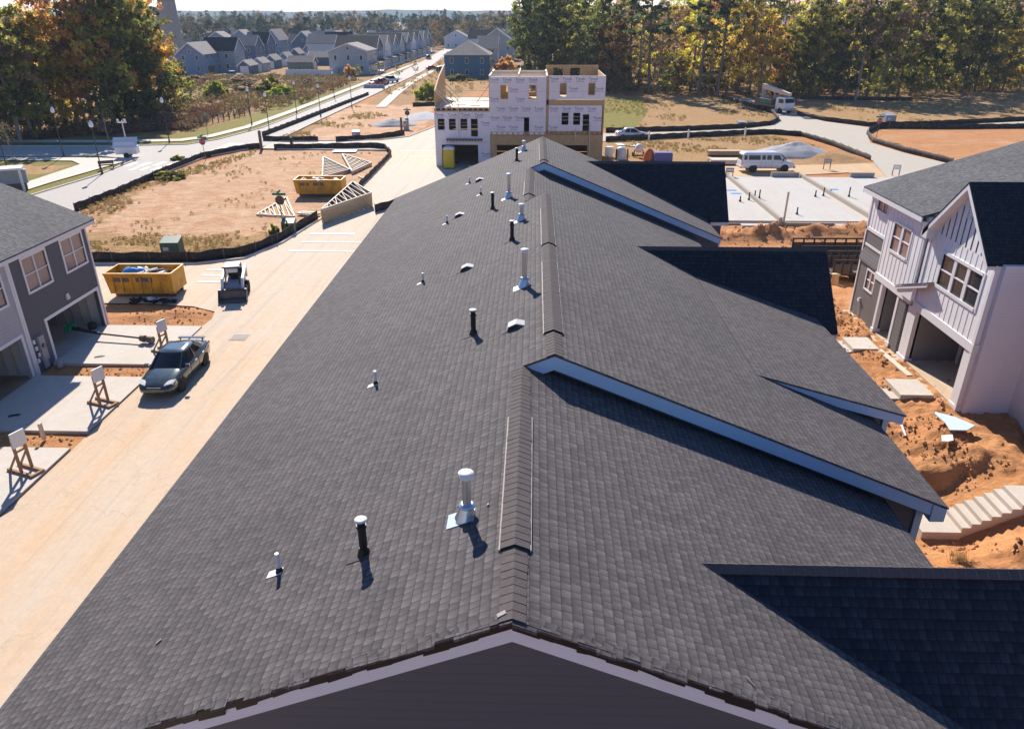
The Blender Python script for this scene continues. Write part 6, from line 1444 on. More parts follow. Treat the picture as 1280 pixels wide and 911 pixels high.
for i, (px, lb) in enumerate((((459, 110.5), 'white and grey road barrier, leftmost of the three across the boulevard'), ((467.5, 110.5), 'white and grey road barrier between two others, below a red car'), ((476.5, 110.5), 'white and grey road barrier, rightmost of the three across the boulevard'))):
    p = G(*px); r_ = thing('road_barrier', lb, 'barrier', (p.x, p.y, .03), 0, 'barriers across the boulevard')
    q = MB(); q.loft([[(-.85, -.3, 0), (.85, -.3, 0), (.85, .3, 0), (-.85, .3, 0)], [(-.85, -.25, .3), (.85, -.25, .3), (.85, .25, .3), (-.85, .25, .3)], [(-.8, -.1, .85), (.8, -.1, .85), (.8, .1, .85), (-.8, .1, .85)]], sm=False); q.build('body', M['grey'], r_, local=True)
    q = MB(); q.cbox((-.7, -.2, .5), (.12, .2, .7)); q.build('reflector', M['white'], r_, local=True)
p = G(468, 107.5); sedan('small red car parked on the boulevard behind the barriers on the left', 'redpaint', (p.x, p.y, .03), 1.5, None, 'car', 4.4, True)
p = G(478.5, 106.5); sedan('larger red car behind the barriers next to the white pickup', 'redpaint', (p.x, p.y + .5, .03), 1.45, None, 'car', 4.6, True, True)
p = G(536, 74.5); sedan('dark car driving far up the boulevard between the far houses', 'darkpaint', (p.x, p.y, .03), 1.55, None, 'car', 4.6, True, True)
p = G(541, 88); sedan('dark red car parked left of the blue hip-roofed house', 'redpaint', (p.x, p.y, .03), .2, None, 'car', 4.6, True)
p = G(551, 90.5); sedan('black car parked against the wall of the blue hip-roofed house', 'darkpaint', (p.x, p.y, .03), 1.4, None, 'car', 4.7, True, True)
def pickup(label, px, m, rz):
    p = G(*px); r_ = thing('pickup_truck', label, 'pickup', (p.x, p.y, .02), rz)
    q = MB(); q.loft(shell([(-2.75, .8, .5, 1.0), (-2.7, .95, .45, 1.12), (-.9, .98, .42, 1.12), (1.2, .98, .42, 1.12), (2.3, .93, .44, 1.05), (2.75, .8, .5, .9)])); q.build('body', M[m], r_, local=True)
    q = MB(); q.loft([[(1.3, -.85, 1.08), (1.3, .85, 1.08), (-.95, .85, 1.08), (-.95, -.85, 1.08)], [(.6, -.7, 1.75), (.6, .7, 1.75), (-.8, .7, 1.75), (-.8, -.7, 1.75)]], sm=False); o = q.build('window', M['carglass'], r_, local=True)
    q = MB(); q.box(-.85, -.74, 1.74, .62, .74, 1.82); q.build('roof', M[m], r_, local=True)
    q = MB(); q.box(-2.6, -.75, 1.10, -1.05, .75, 1.15); q.build('cargo_bed', M['blackplastic'], r_, local=True)
    for x in (1.75, -1.7):
        for s in (-1, 1): wheel(r_, x, s * .97, .38, .24, s, 'grey')
pickup('white pickup truck with its bed toward us on the boulevard near the red cars', (488, 104), 'whitepaint', 1.0)
pickup('white pickup truck parked at the alley mouth of the far garages', (290.5, 97.5), 'whitepaint', 3.0)
# ------------------------------------------------------------------ the far neighbourhood
def hmat(name, c): 
    if name not in M: M[name] = siding(name, c, .2, .06, .12)
    return name
hmat('navy_siding', (.065, .12, .20)); hmat('slate_blue_siding', (.17, .26, .39)); hmat('sage_grey_siding', (.28, .33, .36)); hmat('pale_house_siding', (.62, .65, .68)); hmat('stone_grey_siding', (.36, .40, .43)); hmat('teal_siding', (.055, .15, .24)); hmat('tan_siding', (.30, .26, .21)); hmat('sage_green_siding', (.20, .23, .17))
def house(label, x0, x1, Y, z0h, zr, depth, wm_, rm_, axis='x', rows=2, garage=False, porch=False, name='far_house', cat='house', group=None, hip=False):
    """x0..x1 front width seen from the south at distance Y, z0h eave height, zr ridge height"""
    cx, w_ = (x0 + x1) / 2, x1 - x0; a, d = w_ / 2, depth
    r_ = thing(name, label, cat, (cx, Y, -.05), 0, group); o_ = .35
    q = MB()
    if hip: q.box(-a, 0, 0, a, d, z0h)
    elif axis == 'y': q.prism([(-a, 0, 0), (a, 0, 0), (a, 0, z0h), (0, 0, zr), (-a, 0, z0h)], (0, d, 0))
    else: q.prism([(-a, 0, 0), (-a, d, 0), (-a, d, z0h), (-a, d / 2, zr), (-a, 0, z0h)], (w_, 0, 0))
    q.build('wall', M[wm_], r_, local=True)
    q = MB()
    if hip:
        k = d / 2 * .9
        e = [(-a - o_, -o_, z0h), (a + o_, -o_, z0h), (a + o_, d + o_, z0h), (-a - o_, d + o_, z0h)]; t = [(-a + k, d / 2, zr), (a - k, d / 2, zr)]
        q.add(e + t, [(0, 1, 5, 4), (1, 2, 5), (2, 3, 4, 5), (3, 0, 4), (3, 2, 1, 0)])
    elif axis == 'y':
        s = (zr - z0h) / a
        for sg in (-1, 1):
            pt = [(0, -o_, zr + .05), (sg * (a + o_), -o_, z0h - s * o_ + .05), (sg * (a + o_), d + o_, z0h - s * o_ + .05), (0, d + o_, zr + .05)]
            q.prism(pt, (0, 0, .18))
    else:
        s = (zr - z0h) / (d / 2)
        for sg in (0, 1):
            y_ = -o_ if sg == 0 else d + o_
            q.prism([(-a - o_, d / 2, zr + .05), (a + o_, d / 2, zr + .05), (a + o_, y_, z0h - s * o_ + .05), (-a - o_, y_, z0h - s * o_ + .05)], (0, 0, .18))
    q.build('roof', M[rm_], r_, local=True)
    if not hip:
        q = MB()
        if axis == 'y':
            for sg in (-1, 1): q.beam((0, -o_ - .03, zr + .05), (sg * (a + o_), -o_ - .03, z0h - s * o_ + .03), .08, .32)
        else:
            for sx_ in (-1, 1):
                for y_ in (-o_, d + o_): q.beam((sx_ * (a + o_ + .03), d / 2, zr + .05), (sx_ * (a + o_ + .03), y_, z0h - s * o_ + .03), .08, .32)
        q.build('roof_trim', M['trim'], r_, local=True)
    def win(F, u, v, w2, h2):
        q = MB(); fbox(q, F, u - w2 / 2 - .1, u + w2 / 2 + .1, v - .1, v + h2 + .1, 0, .04); o = q.build('window', M['trim'], r_, local=True)
        q = MB(); fbox(q, F, u - w2 / 2, u + w2 / 2, v, v + h2, .041, .05); q.build('pane', M['pane'], o, local=True)
    FS = fr((0, 0, 0), (1, 0, 0), (0, -1, 0)); FE = fr((a, 0, 0), (0, 1, 0), (1, 0, 0))
    if garage:
        F, u = (FS, 0.0) if axis == 'y' else (FE, d / 2)
        q = MB(); fbox(q, F, u - min(1.5, a * .7), u + min(1.5, a * .7), 0, 2.3, 0, .05); q.build('garage_door', M['white'], r_, local=True)
        return r_
    n = max(2, int(w_ / 3.6)); n = min(n, 4)
    for j in range(rows):
        for i in range(n): win(FS, -a + w_ * (i + .5) / n, 1.0 + j * 3.0, .8, 1.3)
    n2 = max(2, min(4, int(d / 3.5)))
    for j in range(rows):
        for i in range(n2): win(FE, d * (i + .5) / n2, 1.0 + j * 3.0, .9, 1.4)
    if axis == 'y': win(FS, 0, z0h + .4, .7, .8)
    if porch:
        q = MB(); q.box(a + .02, 1, 2.7, a + 2.6, d - 1, 2.95); q.build('porch_roof', M[rm_], r_, local=True)
        q = MB(); q.box(a + .02, 1, 0, a + 2.5, d - 1, .5); q.build('porch_floor', M['trim'], r_, local=True)
        for i in range(4):
            q = MB(); y_ = 1.3 + (d - 2.6) * i / 3; q.box(a + 2.3, y_ - .1, .5, a + 2.5, y_ + .1, 2.7); q.build('porch_post', M['trim'], r_, local=True)
        q = MB(); fbox(q, FE, d / 2 - .5, d / 2 + .5, .5, 2.6, .0, .06); q.build('door', M['redpaint'], r_, local=True)
    return r_
def hpx(label, xa, xb, yb, ye, yt, depth, wm_, rm_, axis, **k):
    g = G((xa + xb) / 2, yb); Y = g.y
    house(label, SY(xa, yb, Y).x, SY(xb, yb, Y).x, Y, SY(xa, ye, Y).z, SY(xa, yt, Y).z, depth, wm_, rm_, axis, **k)
B_, D_, GY = 'browntile', 'dkshingle', 'shgrey'
hpx('dark blue gabled house nearest the concrete tower, brown roof', 224, 258, 93, 68, 54, 17, 'slate_blue_siding', B_, 'y')
hpx('grey-green house with long dark roof behind the brown-roofed blue one', 256, 296, 90, 63, 48, 9, 'sage_grey_siding', D_, 'x')
hpx('navy house with brown roof third from the concrete tower', 290, 321, 80, 57, 45, 9, 'navy_siding', B_, 'x')
hpx('navy house with dark roof and white-edged gable in the middle of the far cluster', 316, 336, 76, 54, 41, 10, 'navy_siding', D_, 'x')
hpx('blue house with tan roof slope facing the garages', 334, 352, 71, 50, 37, 14, 'slate_blue_siding', B_, 'y')
hpx('white house with dark brown roof in the far cluster', 352, 380, 60, 48, 36, 9, 'pale_house_siding', D_, 'x')
hpx('white gable house left of the dark-roofed white one', 328, 356, 58, 46, 34, 9, 'pale_house_siding', D_, 'x')
hpx('navy house right of the white house with dark brown roof', 378, 392, 56, 46, 35, 9, 'navy_siding', D_, 'x')
hpx('pale grey house with broad tan roof at the back of the far cluster', 388, 407, 54, 43, 31, 14, 'stone_grey_siding', B_, 'y')
hpx('slate house with dark roof behind the tan-roofed one', 396, 410, 50, 40, 30, 9, 'navy_siding', D_, 'x')
hpx('grey house with twin pale gables right of the far cluster', 411, 427, 50, 42, 33, 10, 'stone_grey_siding', GY, 'y')
hpx('white gabled house beside the grey twin gables', 427, 443, 50, 42, 34, 10, 'pale_house_siding', B_, 'y')
hpx('tan-roofed house at the back behind the white gabled one', 445, 470, 48, 40, 31, 10, 'stone_grey_siding', B_, 'y')
hpx('large grey house with white porch at the head of the boulevard row', 413, 461, 93, 64, 55, 14, 'stone_grey_siding', B_, 'y', porch=True)
# the row of gabled houses up the boulevard, each with a white porch
cols = ['navy_siding', 'pale_house_siding', 'slate_blue_siding', 'stone_grey_siding', 'navy_siding', 'pale_house_siding', 'slate_blue_siding', 'stone_grey_siding', 'tan_siding']
lab = ['navy house with white porch directly behind the large grey porch house', 'white house with porch second behind the large grey one on the boulevard', 'slate blue house with porch third behind the large grey one', 'stone grey house with porch fourth behind the large grey one', 'navy house with porch fifth behind the large grey one', 'white house with porch sixth behind the large grey one', 'slate blue house with porch seventh behind the large grey one', 'stone grey house with porch eighth up the boulevard row', 'tan house with porch, farthest of the boulevard row']
for i, (c_, l_) in enumerate(zip(cols, lab)):
    Yh = 262 + i * 15.5
    house(l_, -66, -52.5, Yh, 6.6, 10.0 - .15 * (i % 3), 11, c_, D_ if i % 3 != 1 else B_, 'x', porch=True)
hpx('blue hip-roofed house at the boulevard corner behind the framed townhouses', 556, 612, 98, 69, 51, 14, 'teal_siding', B_, 'x', hip=True)
hpx('grey house with brown roof right behind the blue hip-roofed house', 598, 622, 83, 61, 46, 12, 'stone_grey_siding', B_, 'x')
hpx('pale house with white gable right of the blue hip-roofed house', 600, 642, 76, 52, 36, 11, 'stone_grey_siding', GY, 'y')
hpx('dark-roofed house far behind the pale white-gabled house', 586, 615, 68, 48, 38, 10, 'pale_house_siding', D_, 'x')
hpx('small white house beyond the end of the boulevard row', 548, 566, 56, 44, 34, 10, 'pale_house_siding', B_, 'y')
hpx('small navy house beyond the end of the boulevard row', 572, 586, 55, 44, 37, 10, 'navy_siding', D_, 'x')
hpx('pale house seen through the gap in the pines', 640, 662, 66, 46, 34, 11, 'pale_house_siding', GY, 'y')
# rooftops further back, told apart by nothing
r9 = random.Random(23)
for i in range(46):
    Yh = r9.uniform(330, 520); px_ = r9.choice([r9.uniform(395, 560), r9.uniform(250, 420), r9.uniform(395, 560), r9.uniform(575, 640)]); x_ = SY(px_, 50, Yh).x
    if -70 < x_ < -30 and Yh < 430: x_ -= 44
    w_ = r9.uniform(9, 13)
    house('small far house among the packed rooftops behind the nearer far houses', x_, x_ + w_, Yh, 5.8, r9.uniform(8.6, 10.2), r9.uniform(9, 13), r9.choice(['pale_house_siding', 'stone_grey_siding', 'slate_blue_siding', 'navy_siding', 'pale_house_siding']), r9.choice([B_, B_, D_, GY]), r9.choice('xy'), group='far rooftops behind the nearer far houses', rows=1)
# garages
gl = [(299, 314, 93, 'navy_siding'), (316, 330, 90, 'stone_grey_siding'), (333, 345, 86, 'navy_siding'), (350, 361, 83, 'slate_blue_siding'), (364, 375, 78, 'navy_siding'), (380, 390, 73, 'slate_blue_siding'), (395, 404, 69, 'pale_house_siding')]
gw = ['navy garage nearest the white pickup', 'stone grey garage second from the white pickup', 'navy garage with white door third from the white pickup', 'slate blue garage in the middle of the garage row', 'navy garage behind the slate blue one', 'small slate blue garage near the end of the garage row', 'white garage at the far end of the garage row']
for (xa, xb, yb, c_), l_ in zip(gl, gw):
    hpx(l_, xa, xb, yb, yb - 11, yb - 17, 7, c_, B_, 'y', garage=True, name='far_garage', cat='garage', rows=0)
hpx('small sage green garage behind the white fence', 360, 391, 87, 78, 71, 6, 'sage_green_siding', B_, 'x', garage=True, name='far_garage', cat='garage', rows=0)
hpx('dark garage with white posts right of the sage green one', 386, 412, 82, 72, 65, 7, 'navy_siding', B_, 'x', garage=True, name='far_garage', cat='garage', rows=0)
for i, (xa, xb, l_) in enumerate(((200, 226, 'tan-roofed terrace just right of the concrete tower'), (232, 286, 'long low tan-roofed terrace on the left behind the far cluster'), (290, 330, 'long low tan-roofed terrace behind the navy houses'))):
    hpx(l_, xa, xb, 53, 44, 38, 14, 'tan_siding', B_, 'x', name='far_terrace', cat='terrace')
p0, p1 = G(358, 96), G(413, 96); q = MB(); q.box(p0.x, p0.y, 0, p1.x, p0.y + .1, 1.9); q.box(p1.x - .1, p0.y, 0, p1.x, p0.y + 14, 1.9)
for i in range(12): x = p0.x + (p1.x - p0.x) * i / 11; q.box(x - .08, p0.y - .05, 0, x + .08, p0.y + .15, 2.05)
tag(q.build('vinyl_fence', M['white']), 'white panel fence round the yard left of the large grey porch house', 'fence')
p0, p1 = G(228, 163), G(312, 143); vf = thing('split_rail_fence', 'thin dark post and wire fence along the far verge of the boulevard', 'fence', tuple(p0))
for i in range(13):
    p = p0.lerp(p1, i / 12); q = MB(); q.box(p.x - .07, p.y - .07, 0, p.x + .07, p.y + .07, 1.3); q.build('post', M['stake'], vf)
q = MB()
for z in (.5, .85, 1.2): q.beam(p0 + Vector((0, .09, z)), p1 + Vector((0, .09, z)), .03, .05)
q.build('rail', M['stake'], vf)
# concrete tower and domed roof beside it
Yt = 300; cxl, cxr = SY(207, 60, Yt).x, SY(229, 60, Yt).x; cx = (cxl + cxr) / 2; rt = (cxr - cxl) / 2
tw_ = thing('concrete_tower', 'tall tapering concrete tower rising out of frame above the left trees', 'tower', (cx, Yt, 0))
q = MB(); q.lathe((0, 0, 0), [(rt * 1.05, 0), (rt * 1.0, 10), (rt * .93, 18), (rt * .86, 30), (rt * .82, 40)], 28); q.build('shaft', M['silo'], tw_, local=True)
q = MB()
for z in (6, 9, 12, 15, 18, 21, 24): q.lathe((0, 0, z), [(rt * 1.0, 0), (rt * (1.045 - .0068 * z), 0), (rt * (1.045 - .0068 * z), .25), (rt * .9, .25)], 28)
q.build('hoop', M['silo'], tw_, local=True)
q = MB(); q.lathe((0, 0, 40), [(rt * .9, 0), (rt * .9, 1), (rt * .5, 3.5), (0, 4.5)], 28); q.build('dome', M['bluegrey'], tw_, local=True)
p = SY(190, 16, 330); dm = thing('water_tower', 'pale blue domed water tower half hidden by the left trees', 'water tower', (p.x, 330, 0))
q = MB(); q.lathe((0, 0, 14), [(2, -3), (6, -1), (8, 2), (7.4, 4.2), (4.5, 6), (0, 6.6)], 24); q.build('tank', M['bluegrey'], dm, local=True)
q = MB(); q.lathe((0, 0, 0), [(3, 0), (1.6, 2), (1.6, 11.5)], 16); q.build('shaft', M['bluegrey'], dm, local=True)
# ------------------------------------------------------------------ vegetation
import numpy as np
def leafmesh(name, C_, n_leaf, size, mat, seed, flat=1.0, spread=1.0):
    """C_: rows of clump centre x,y,z, radius, tone; each clump gets n_leaf small leaf faces"""
    rg = np.random.default_rng(seed); C_ = np.array(C_, float); k = len(C_)
    d = rg.normal(size=(k, n_leaf, 3)); d /= np.linalg.norm(d, axis=2, keepdims=True)
    r = rg.random((k, n_leaf, 1)) ** .45
    p = C_[:, None, :3] + d * r * C_[:, 3][:, None, None] * np.array([1, 1, .75 * flat]) * spread
    a = rg.normal(size=(k, n_leaf, 3)); a /= np.linalg.norm(a, axis=2, keepdims=True)
    b = np.cross(a, rg.normal(size=(k, n_leaf, 3))); b /= np.linalg.norm(b, axis=2, keepdims=True)
    s = size * (.55 + .9 * rg.random((k, n_leaf, 1)))
    a = a * s; b = b * s * .62
    q = np.stack([p - a, p - b * .9 + a * .1, p + a, p + b], axis=2).reshape(-1, 3)
    n = k * n_leaf; t = np.clip(C_[:, 4][:, None] + rg.normal(0, .10, (k, n_leaf)), 0, 1).reshape(-1)
    me = bpy.data.meshes.new(name); me.vertices.add(4 * n); me.vertices.foreach_set('co', q.reshape(-1))
    me.loops.add(4 * n); me.loops.foreach_set('vertex_index', np.arange(4 * n, dtype=np.int32))
    me.polygons.add(n); me.polygons.foreach_set('loop_start', np.arange(0, 4 * n, 4, dtype=np.int32))
    at = me.attributes.new('tone', 'FLOAT', 'POINT'); at.data.foreach_set('value', np.repeat(t, 4).astype(np.float32))
    me.materials.append(mat); me.update(calc_edges=True); me.validate()
    return me
FO = {
    'pine': foliage('pine_needles', (.035, .055, .028), (.22, .25, .10), .5),
    'green': foliage('olive_leaves', (.09, .105, .025), (.60, .54, .13), .6),
    'dark': foliage('dark_leaves', (.04, .06, .022), (.34, .35, .10), .55),
    'orange': foliage('orange_leaves', (.34, .13, .03), (.86, .50, .16), .6),
    'yellow': foliage('yellow_leaves', (.42, .31, .04), (.86, .68, .14), .6),
    'brown': foliage('brown_leaves', (.22, .14, .09), (.50, .34, .20), .45),
    'cedar': foliage('bronze_leaves', (.09, .08, .025), (.40, .28, .08), .5),
    'bright': foliage('bright_leaves', (.26, .33, .04), (.55, .60, .10), .5),
}
def trunk(q, H, r0, lean, seed, fork=True, nb=9, lo=.3, br=.35):
    rg = random.Random(seed); pts = []; x = y = 0.0
    for i in range(8):
        f = i / 7; x += rg.uniform(-.12, .12) * H * .06 + lean[0] * H / 7; y += rg.uniform(-.12, .12) * H * .06 + lean[1] * H / 7
        pts.append((Vector((x, y, H * .93 * f - (.3 if i == 0 else 0))), r0 * (1 - f) ** .8 + .03))
    for (a, ra), (b, rb) in zip(pts, pts[1:]): q.cyl(a, b, ra, rb, 7, cap=False)
    tips = []
    for i in range(nb):
        f = lo + (0.92 - lo) * (i + rg.random()) / nb; k = min(6, int(f * 7)); a = pts[k][0].lerp(pts[k + 1][0], f * 7 - k)
        t = rg.uniform(0, 6.28); ln = H * br * (1.05 - f) * rg.uniform(.7, 1.2) + .6; b = a + Vector((math.cos(t) * ln, math.sin(t) * ln, ln * rg.uniform(.25, .8)))
        m_ = a.lerp(b, .5) + Vector((0, 0, -.06 * ln)); r = r0 * .38 * (1 - f * .6)
        q.cyl(a, m_, r, r * .65, 5, cap=False); q.cyl(m_, b, r * .65, .02, 5, cap=False); tips.append((m_, b))
        for _ in range(2):
            c_ = m_.lerp(b, rg.uniform(.2, .8)); e_ = c_ + Vector((rg.uniform(-1, 1), rg.uniform(-1, 1), rg.uniform(.1, 1))) * ln * .35; q.cyl(c_, e_, r * .35, .015, 4, cap=False)
    return pts, tips
def tree_meshes(kind, H, R_, base, n_cl, n_leaf, size, seed, shape='oval', bark='bark', r0=.28, lean=(0, 0), nb=10):
    rg = random.Random(seed); q = MB(); pts, tips = trunk(q, H, r0, lean, seed, nb=nb, lo=max(.18, base * .8))
    o = q.build('trunk', M[bark]); tm = o.data; bpy.data.objects.remove(o)
    cl = []
    for i in range(n_cl):
        if i % 3 == 0 and tips:
            a, b = rg.choice(tips); c = a.lerp(b, rg.uniform(.4, 1.1)); z = c.z / H
            if shape == 'pine' and z < base: continue
        else:
            f = rg.random(); z = base + (1 - base) * f
            if shape == 'oval': pr = math.sin(math.pi * min(1, .12 + .86 * f)) ** .6
            elif shape == 'pine': pr = (.55 + .45 * math.sin(f * 9 + seed)) * (1.0 - f * .55)
            elif shape == 'cone': pr = (1 - f) ** .6 * (.9 if f > .06 else .6) + .08
            else: pr = .4 + .6 * math.sin(math.pi * f) ** .5
            t = rg.uniform(0, 6.28); rr_ = R_ * pr * (rg.random() ** .45) * (1 + .3 * math.sin(3 * t + seed + 4 * f))
            k = min(6, int(z * 7 / 1.0)) if z < 1 else 6; ax = pts[k][0].lerp(pts[k + 1][0], z * 7 - k)
            c = Vector((ax.x + rr_ * math.cos(t), ax.y + rr_ * math.sin(t), H * z))
        cl.append((c.x, c.y, c.z, rg.uniform(.5, 1.3) * R_ * .20, rg.random()))
    cm = leafmesh('crown', cl, n_leaf, size, FO[kind], seed, .6 if shape == 'pine' else 1.0)
    return tm, cm
P_ = {}
SPEC = {'pine': ('pine', 27, 4.2, .46, 92, 37, 0.29, 'pine', 'bark', .36), 'pine2': ('pine', 25, 3.8, .34, 97, 37, 0.29, 'pine', 'bark', .33),
        'green': ('green', 20, 5.2, .08, 138, 37, 0.30, 'oval', 'bark', .30), 'green2': ('green', 17, 4.4, .06, 120, 37, 0.29, 'oval', 'palebark', .26),
        'dark': ('dark', 21, 5.0, .07, 143, 37, 0.30, 'oval', 'bark', .30), 'dark2': ('dark', 18, 4.6, .08, 132, 37, 0.30, 'col', 'bark', .28),
        'orange': ('orange', 21, 5.4, .22, 109, 34, 0.28, 'oval', 'palebark', .30), 'yellow': ('yellow', 17, 4.4, .08, 97, 34, 0.28, 'oval', 'palebark', .24),
        'yellow2': ('yellow', 21, 4.2, .10, 103, 31, 0.28, 'col', 'bark', .26), 'brown': ('brown', 19, 4.6, .3, 63, 22, 0.27, 'oval', 'palebark', .28),
        'cedar': ('cedar', 15, 4.6, .03, 149, 40, 0.27, 'cone', 'bark', .3), 'slim': ('green', 9, 2.0, .25, 46, 24, 0.25, 'oval', 'palebark', .1)}
for i, (k, s) in enumerate(SPEC.items()):
    P_[k] = tree_meshes(s[0], s[1], s[2], s[3], s[4], s[5], s[6], 31 + i * 7, s[7], s[8], s[9], (random.uniform(-.03, .03), 0))
KIND = {'pine': 'pine_tree', 'pine2': 'pine_tree', 'green': 'leafy_tree', 'green2': 'leafy_tree', 'dark': 'evergreen_tree', 'dark2': 'evergreen_tree', 'orange': 'autumn_tree', 'yellow': 'autumn_tree', 'yellow2': 'autumn_tree', 'brown': 'bare_tree', 'cedar': 'bushy_tree', 'slim': 'young_tree'}
WORD = {'pine': 'tall dark pine with a high crown', 'pine2': 'dark pine with branches reaching low', 'green': 'broad olive-green tree', 'green2': 'rounded olive tree with pale trunk', 'dark': 'dark green broad-crowned tree', 'dark2': 'dark green column-shaped tree', 'orange': 'orange autumn tree', 'yellow': 'short yellow autumn tree', 'yellow2': 'tall narrow yellow autumn tree', 'brown': 'thin brown half-bare tree', 'cedar': 'bronze bushy tree with foliage to the ground', 'slim': 'slim young olive tree'}
def tree(k, x, y, s, where, rz=None, z=-.05, label=None, group=None):
    rg = random.Random(int(x * 97 + y * 31)); rz = rg.uniform(0, 6.28) if rz is None else rz
    r_ = thing(KIND[k], label or (WORD[k] + ' ' + where), 'tree', (x, y, z), rz, None if label else (group or (WORD[k] + ' ' + where)))
    r_.scale = (s * rg.uniform(.9, 1.1), s * rg.uniform(.9, 1.1), s)
    for nm, me in zip(('trunk', 'crown'), P_[k]):
        o = bpy.data.objects.new(nm, me); COL.objects.link(o); o.parent = r_
    return r_
WL = 'in the left wood behind the boulevard'
left = [('dark', 2, 178, .82), ('green', 14, 172, .86), ('green2', 27, 176, .95), ('brown', 40, 172, .80), ('green', 52, 168, .84), ('yellow', 70, 166, .95), ('orange', 64, 158, .86), ('yellow', 82, 160, .95), ('orange', 98, 160, 1.06), ('yellow', 108, 162, .85), ('brown', 118, 160, 1.1), ('orange', 128, 158, 1.04), ('green', 143, 158, 1.0), ('green', 150, 154, 1.06), ('dark2', 165, 156, 1.18), ('orange', 178, 152, 1.06), ('brown', 168, 150, 1.05), ('dark2', 186, 152, 1.05), ('green', 194, 150, .92), ('orange', 192, 142, 1.0), ('green2', 205, 148, .72), ('slim', 216, 142, .95), ('slim', 226, 138, .8), ('green2', 212, 136, .7), ('dark', -8, 168, 1.0), ('green', -20, 176, 1.0), ('slim', 240, 134, .6), ('brown', 28, 150, .85)]
for k, px, py, s in left:
    p = G(px, py); tree(k, p.x, p.y, s, WL)
WR = 'in the wood along the right horizon'
rng = random.Random(5)
front = [(655, 104, 'pine2', .95), (661, 103, 'dark2', 1.0), (667, 106, 'dark2', 1.2), (680, 106, 'pine2', 1.0), (693, 108, 'dark', 1.0), (674, 98, 'dark2', 1.35), (705, 108, 'yellow', .62), (716, 110, 'green2', .7), (712, 100, 'dark', 1.05), (728, 106, 'green', 1.1), (748, 104, 'dark', 1.1), (766, 117, 'cedar', 1.05), (757, 113, 'cedar', .95), (742, 112, 'dark2', .9), (786, 112, 'pine', .95), (797, 112, 'brown', 1.05), (812, 117, 'pine', 1.0), (824, 116, 'brown', 1.0), (834, 117, 'green2', .5), (846, 117, 'cedar', .5), (840, 110, 'yellow', 1.05), (871, 121, 'pine', 1.02), (862, 116, 'yellow2', 1.0), (895, 122, 'pine', 1.0), (885, 118, 'green2', .75), (908, 116, 'yellow', 1.1), (922, 118, 'yellow2', 1.1), (936, 117, 'brown', 1.05), (948, 120, 'yellow', 1.0), (958, 119, 'orange', .75), (970, 118, 'orange', .6), (985, 119, 'green2', .9), (1002, 120, 'green', .95), (1013, 121, 'green2', 1.0), (1022, 121, 'green', .9), (1040, 121, 'yellow2', 1.0), (1056, 124, 'dark2', 1.1), (1068, 125, 'brown', 1.1), (1083, 123, 'green', 1.05), (1098, 124, 'green2', 1.1), (1108, 124, 'brown', 1.15), (1122, 121, 'green', 1.1), (1138, 120, 'dark2', 1.15), (1152, 118, 'green2', 1.2), (1170, 116, 'green2', 1.15), (1186, 115, 'green', 1.05), (1202, 115, 'dark2', 1.15), (1218, 114, 'green', 1.1), (1236, 114, 'green', 1.0), (1252, 113, 'yellow2', .85), (1262, 112, 'yellow', 1.05), (1275, 113, 'green2', 1.0), (1290, 112, 'yellow', 1.0), (875, 109, 'orange', .95), (800, 104, 'yellow', .95), (1250, 104, 'brown', 1.25), (950, 108, 'green', 1.2), (905, 104, 'pine', 1.1), (1035, 106, 'orange', 1.0)]
for px, py, k, s in front:
    p = G(px, py); tree(k, p.x, p.y, s, WR)
for i in range(40):
    px = 690 + i * 15.4 + rng.uniform(-5, 5); py = 98 + rng.uniform(-6, 6); p = G(px, py)
    k = rng.choice(['green', 'pine2', 'yellow', 'green2', 'pine', 'yellow2', 'green', 'orange'] if px < 1000 else ['green', 'dark', 'green2', 'green', 'pine2', 'yellow2', 'yellow'])
    tree(k, p.x, p.y, rng.uniform(1.0, 1.25), 'deep in the wood along the right horizon')
def shrub_mesh(kind, seed, n_=34, leaf=45, size=.16):
    rg = random.Random(seed); cl = []
    for i in range(n_):
        t = rg.uniform(0, 6.28); r = rg.random() ** .6; z = rg.random() * (1.0 - .55 * r)
        cl.append((r * math.cos(t), r * math.sin(t), .12 + z * 1.1, rg.uniform(.2, .34), rg.random()))
    return leafmesh('foliage', cl, leaf, size, FO[kind], seed)
SH = {k: shrub_mesh(k, 200 + i) for i, k in enumerate(('bright', 'green', 'brown', 'dark', 'orange'))}
stick = MB(); stick.cyl((0, 0, -.1), (0, 0, .8), .05, .02, 5); stick.cyl((0, 0, .2), (.3, .2, .9), .03, .01, 5); stick.cyl((0, 0, .25), (-.3, -.1, .85), .03, .01, 5)
so_ = stick.build('stem', M['bark']); STEM = so_.data; bpy.data.objects.remove(so_)
def shrub(k, px, s, label, name='shrub'):
    p = G(*px) if len(px) == 2 else Vector(px); r_ = thing(name, label, 'bush', (p.x, p.y, p.z - .03)); r_.scale = (s[0], s[0], s[1]); r_.rotation_euler.z = px[0]
    for nm, me in (('foliage', SH[k]), ('stem', STEM)):
        o = bpy.data.objects.new(nm, me); COL.objects.link(o); o.parent = r_
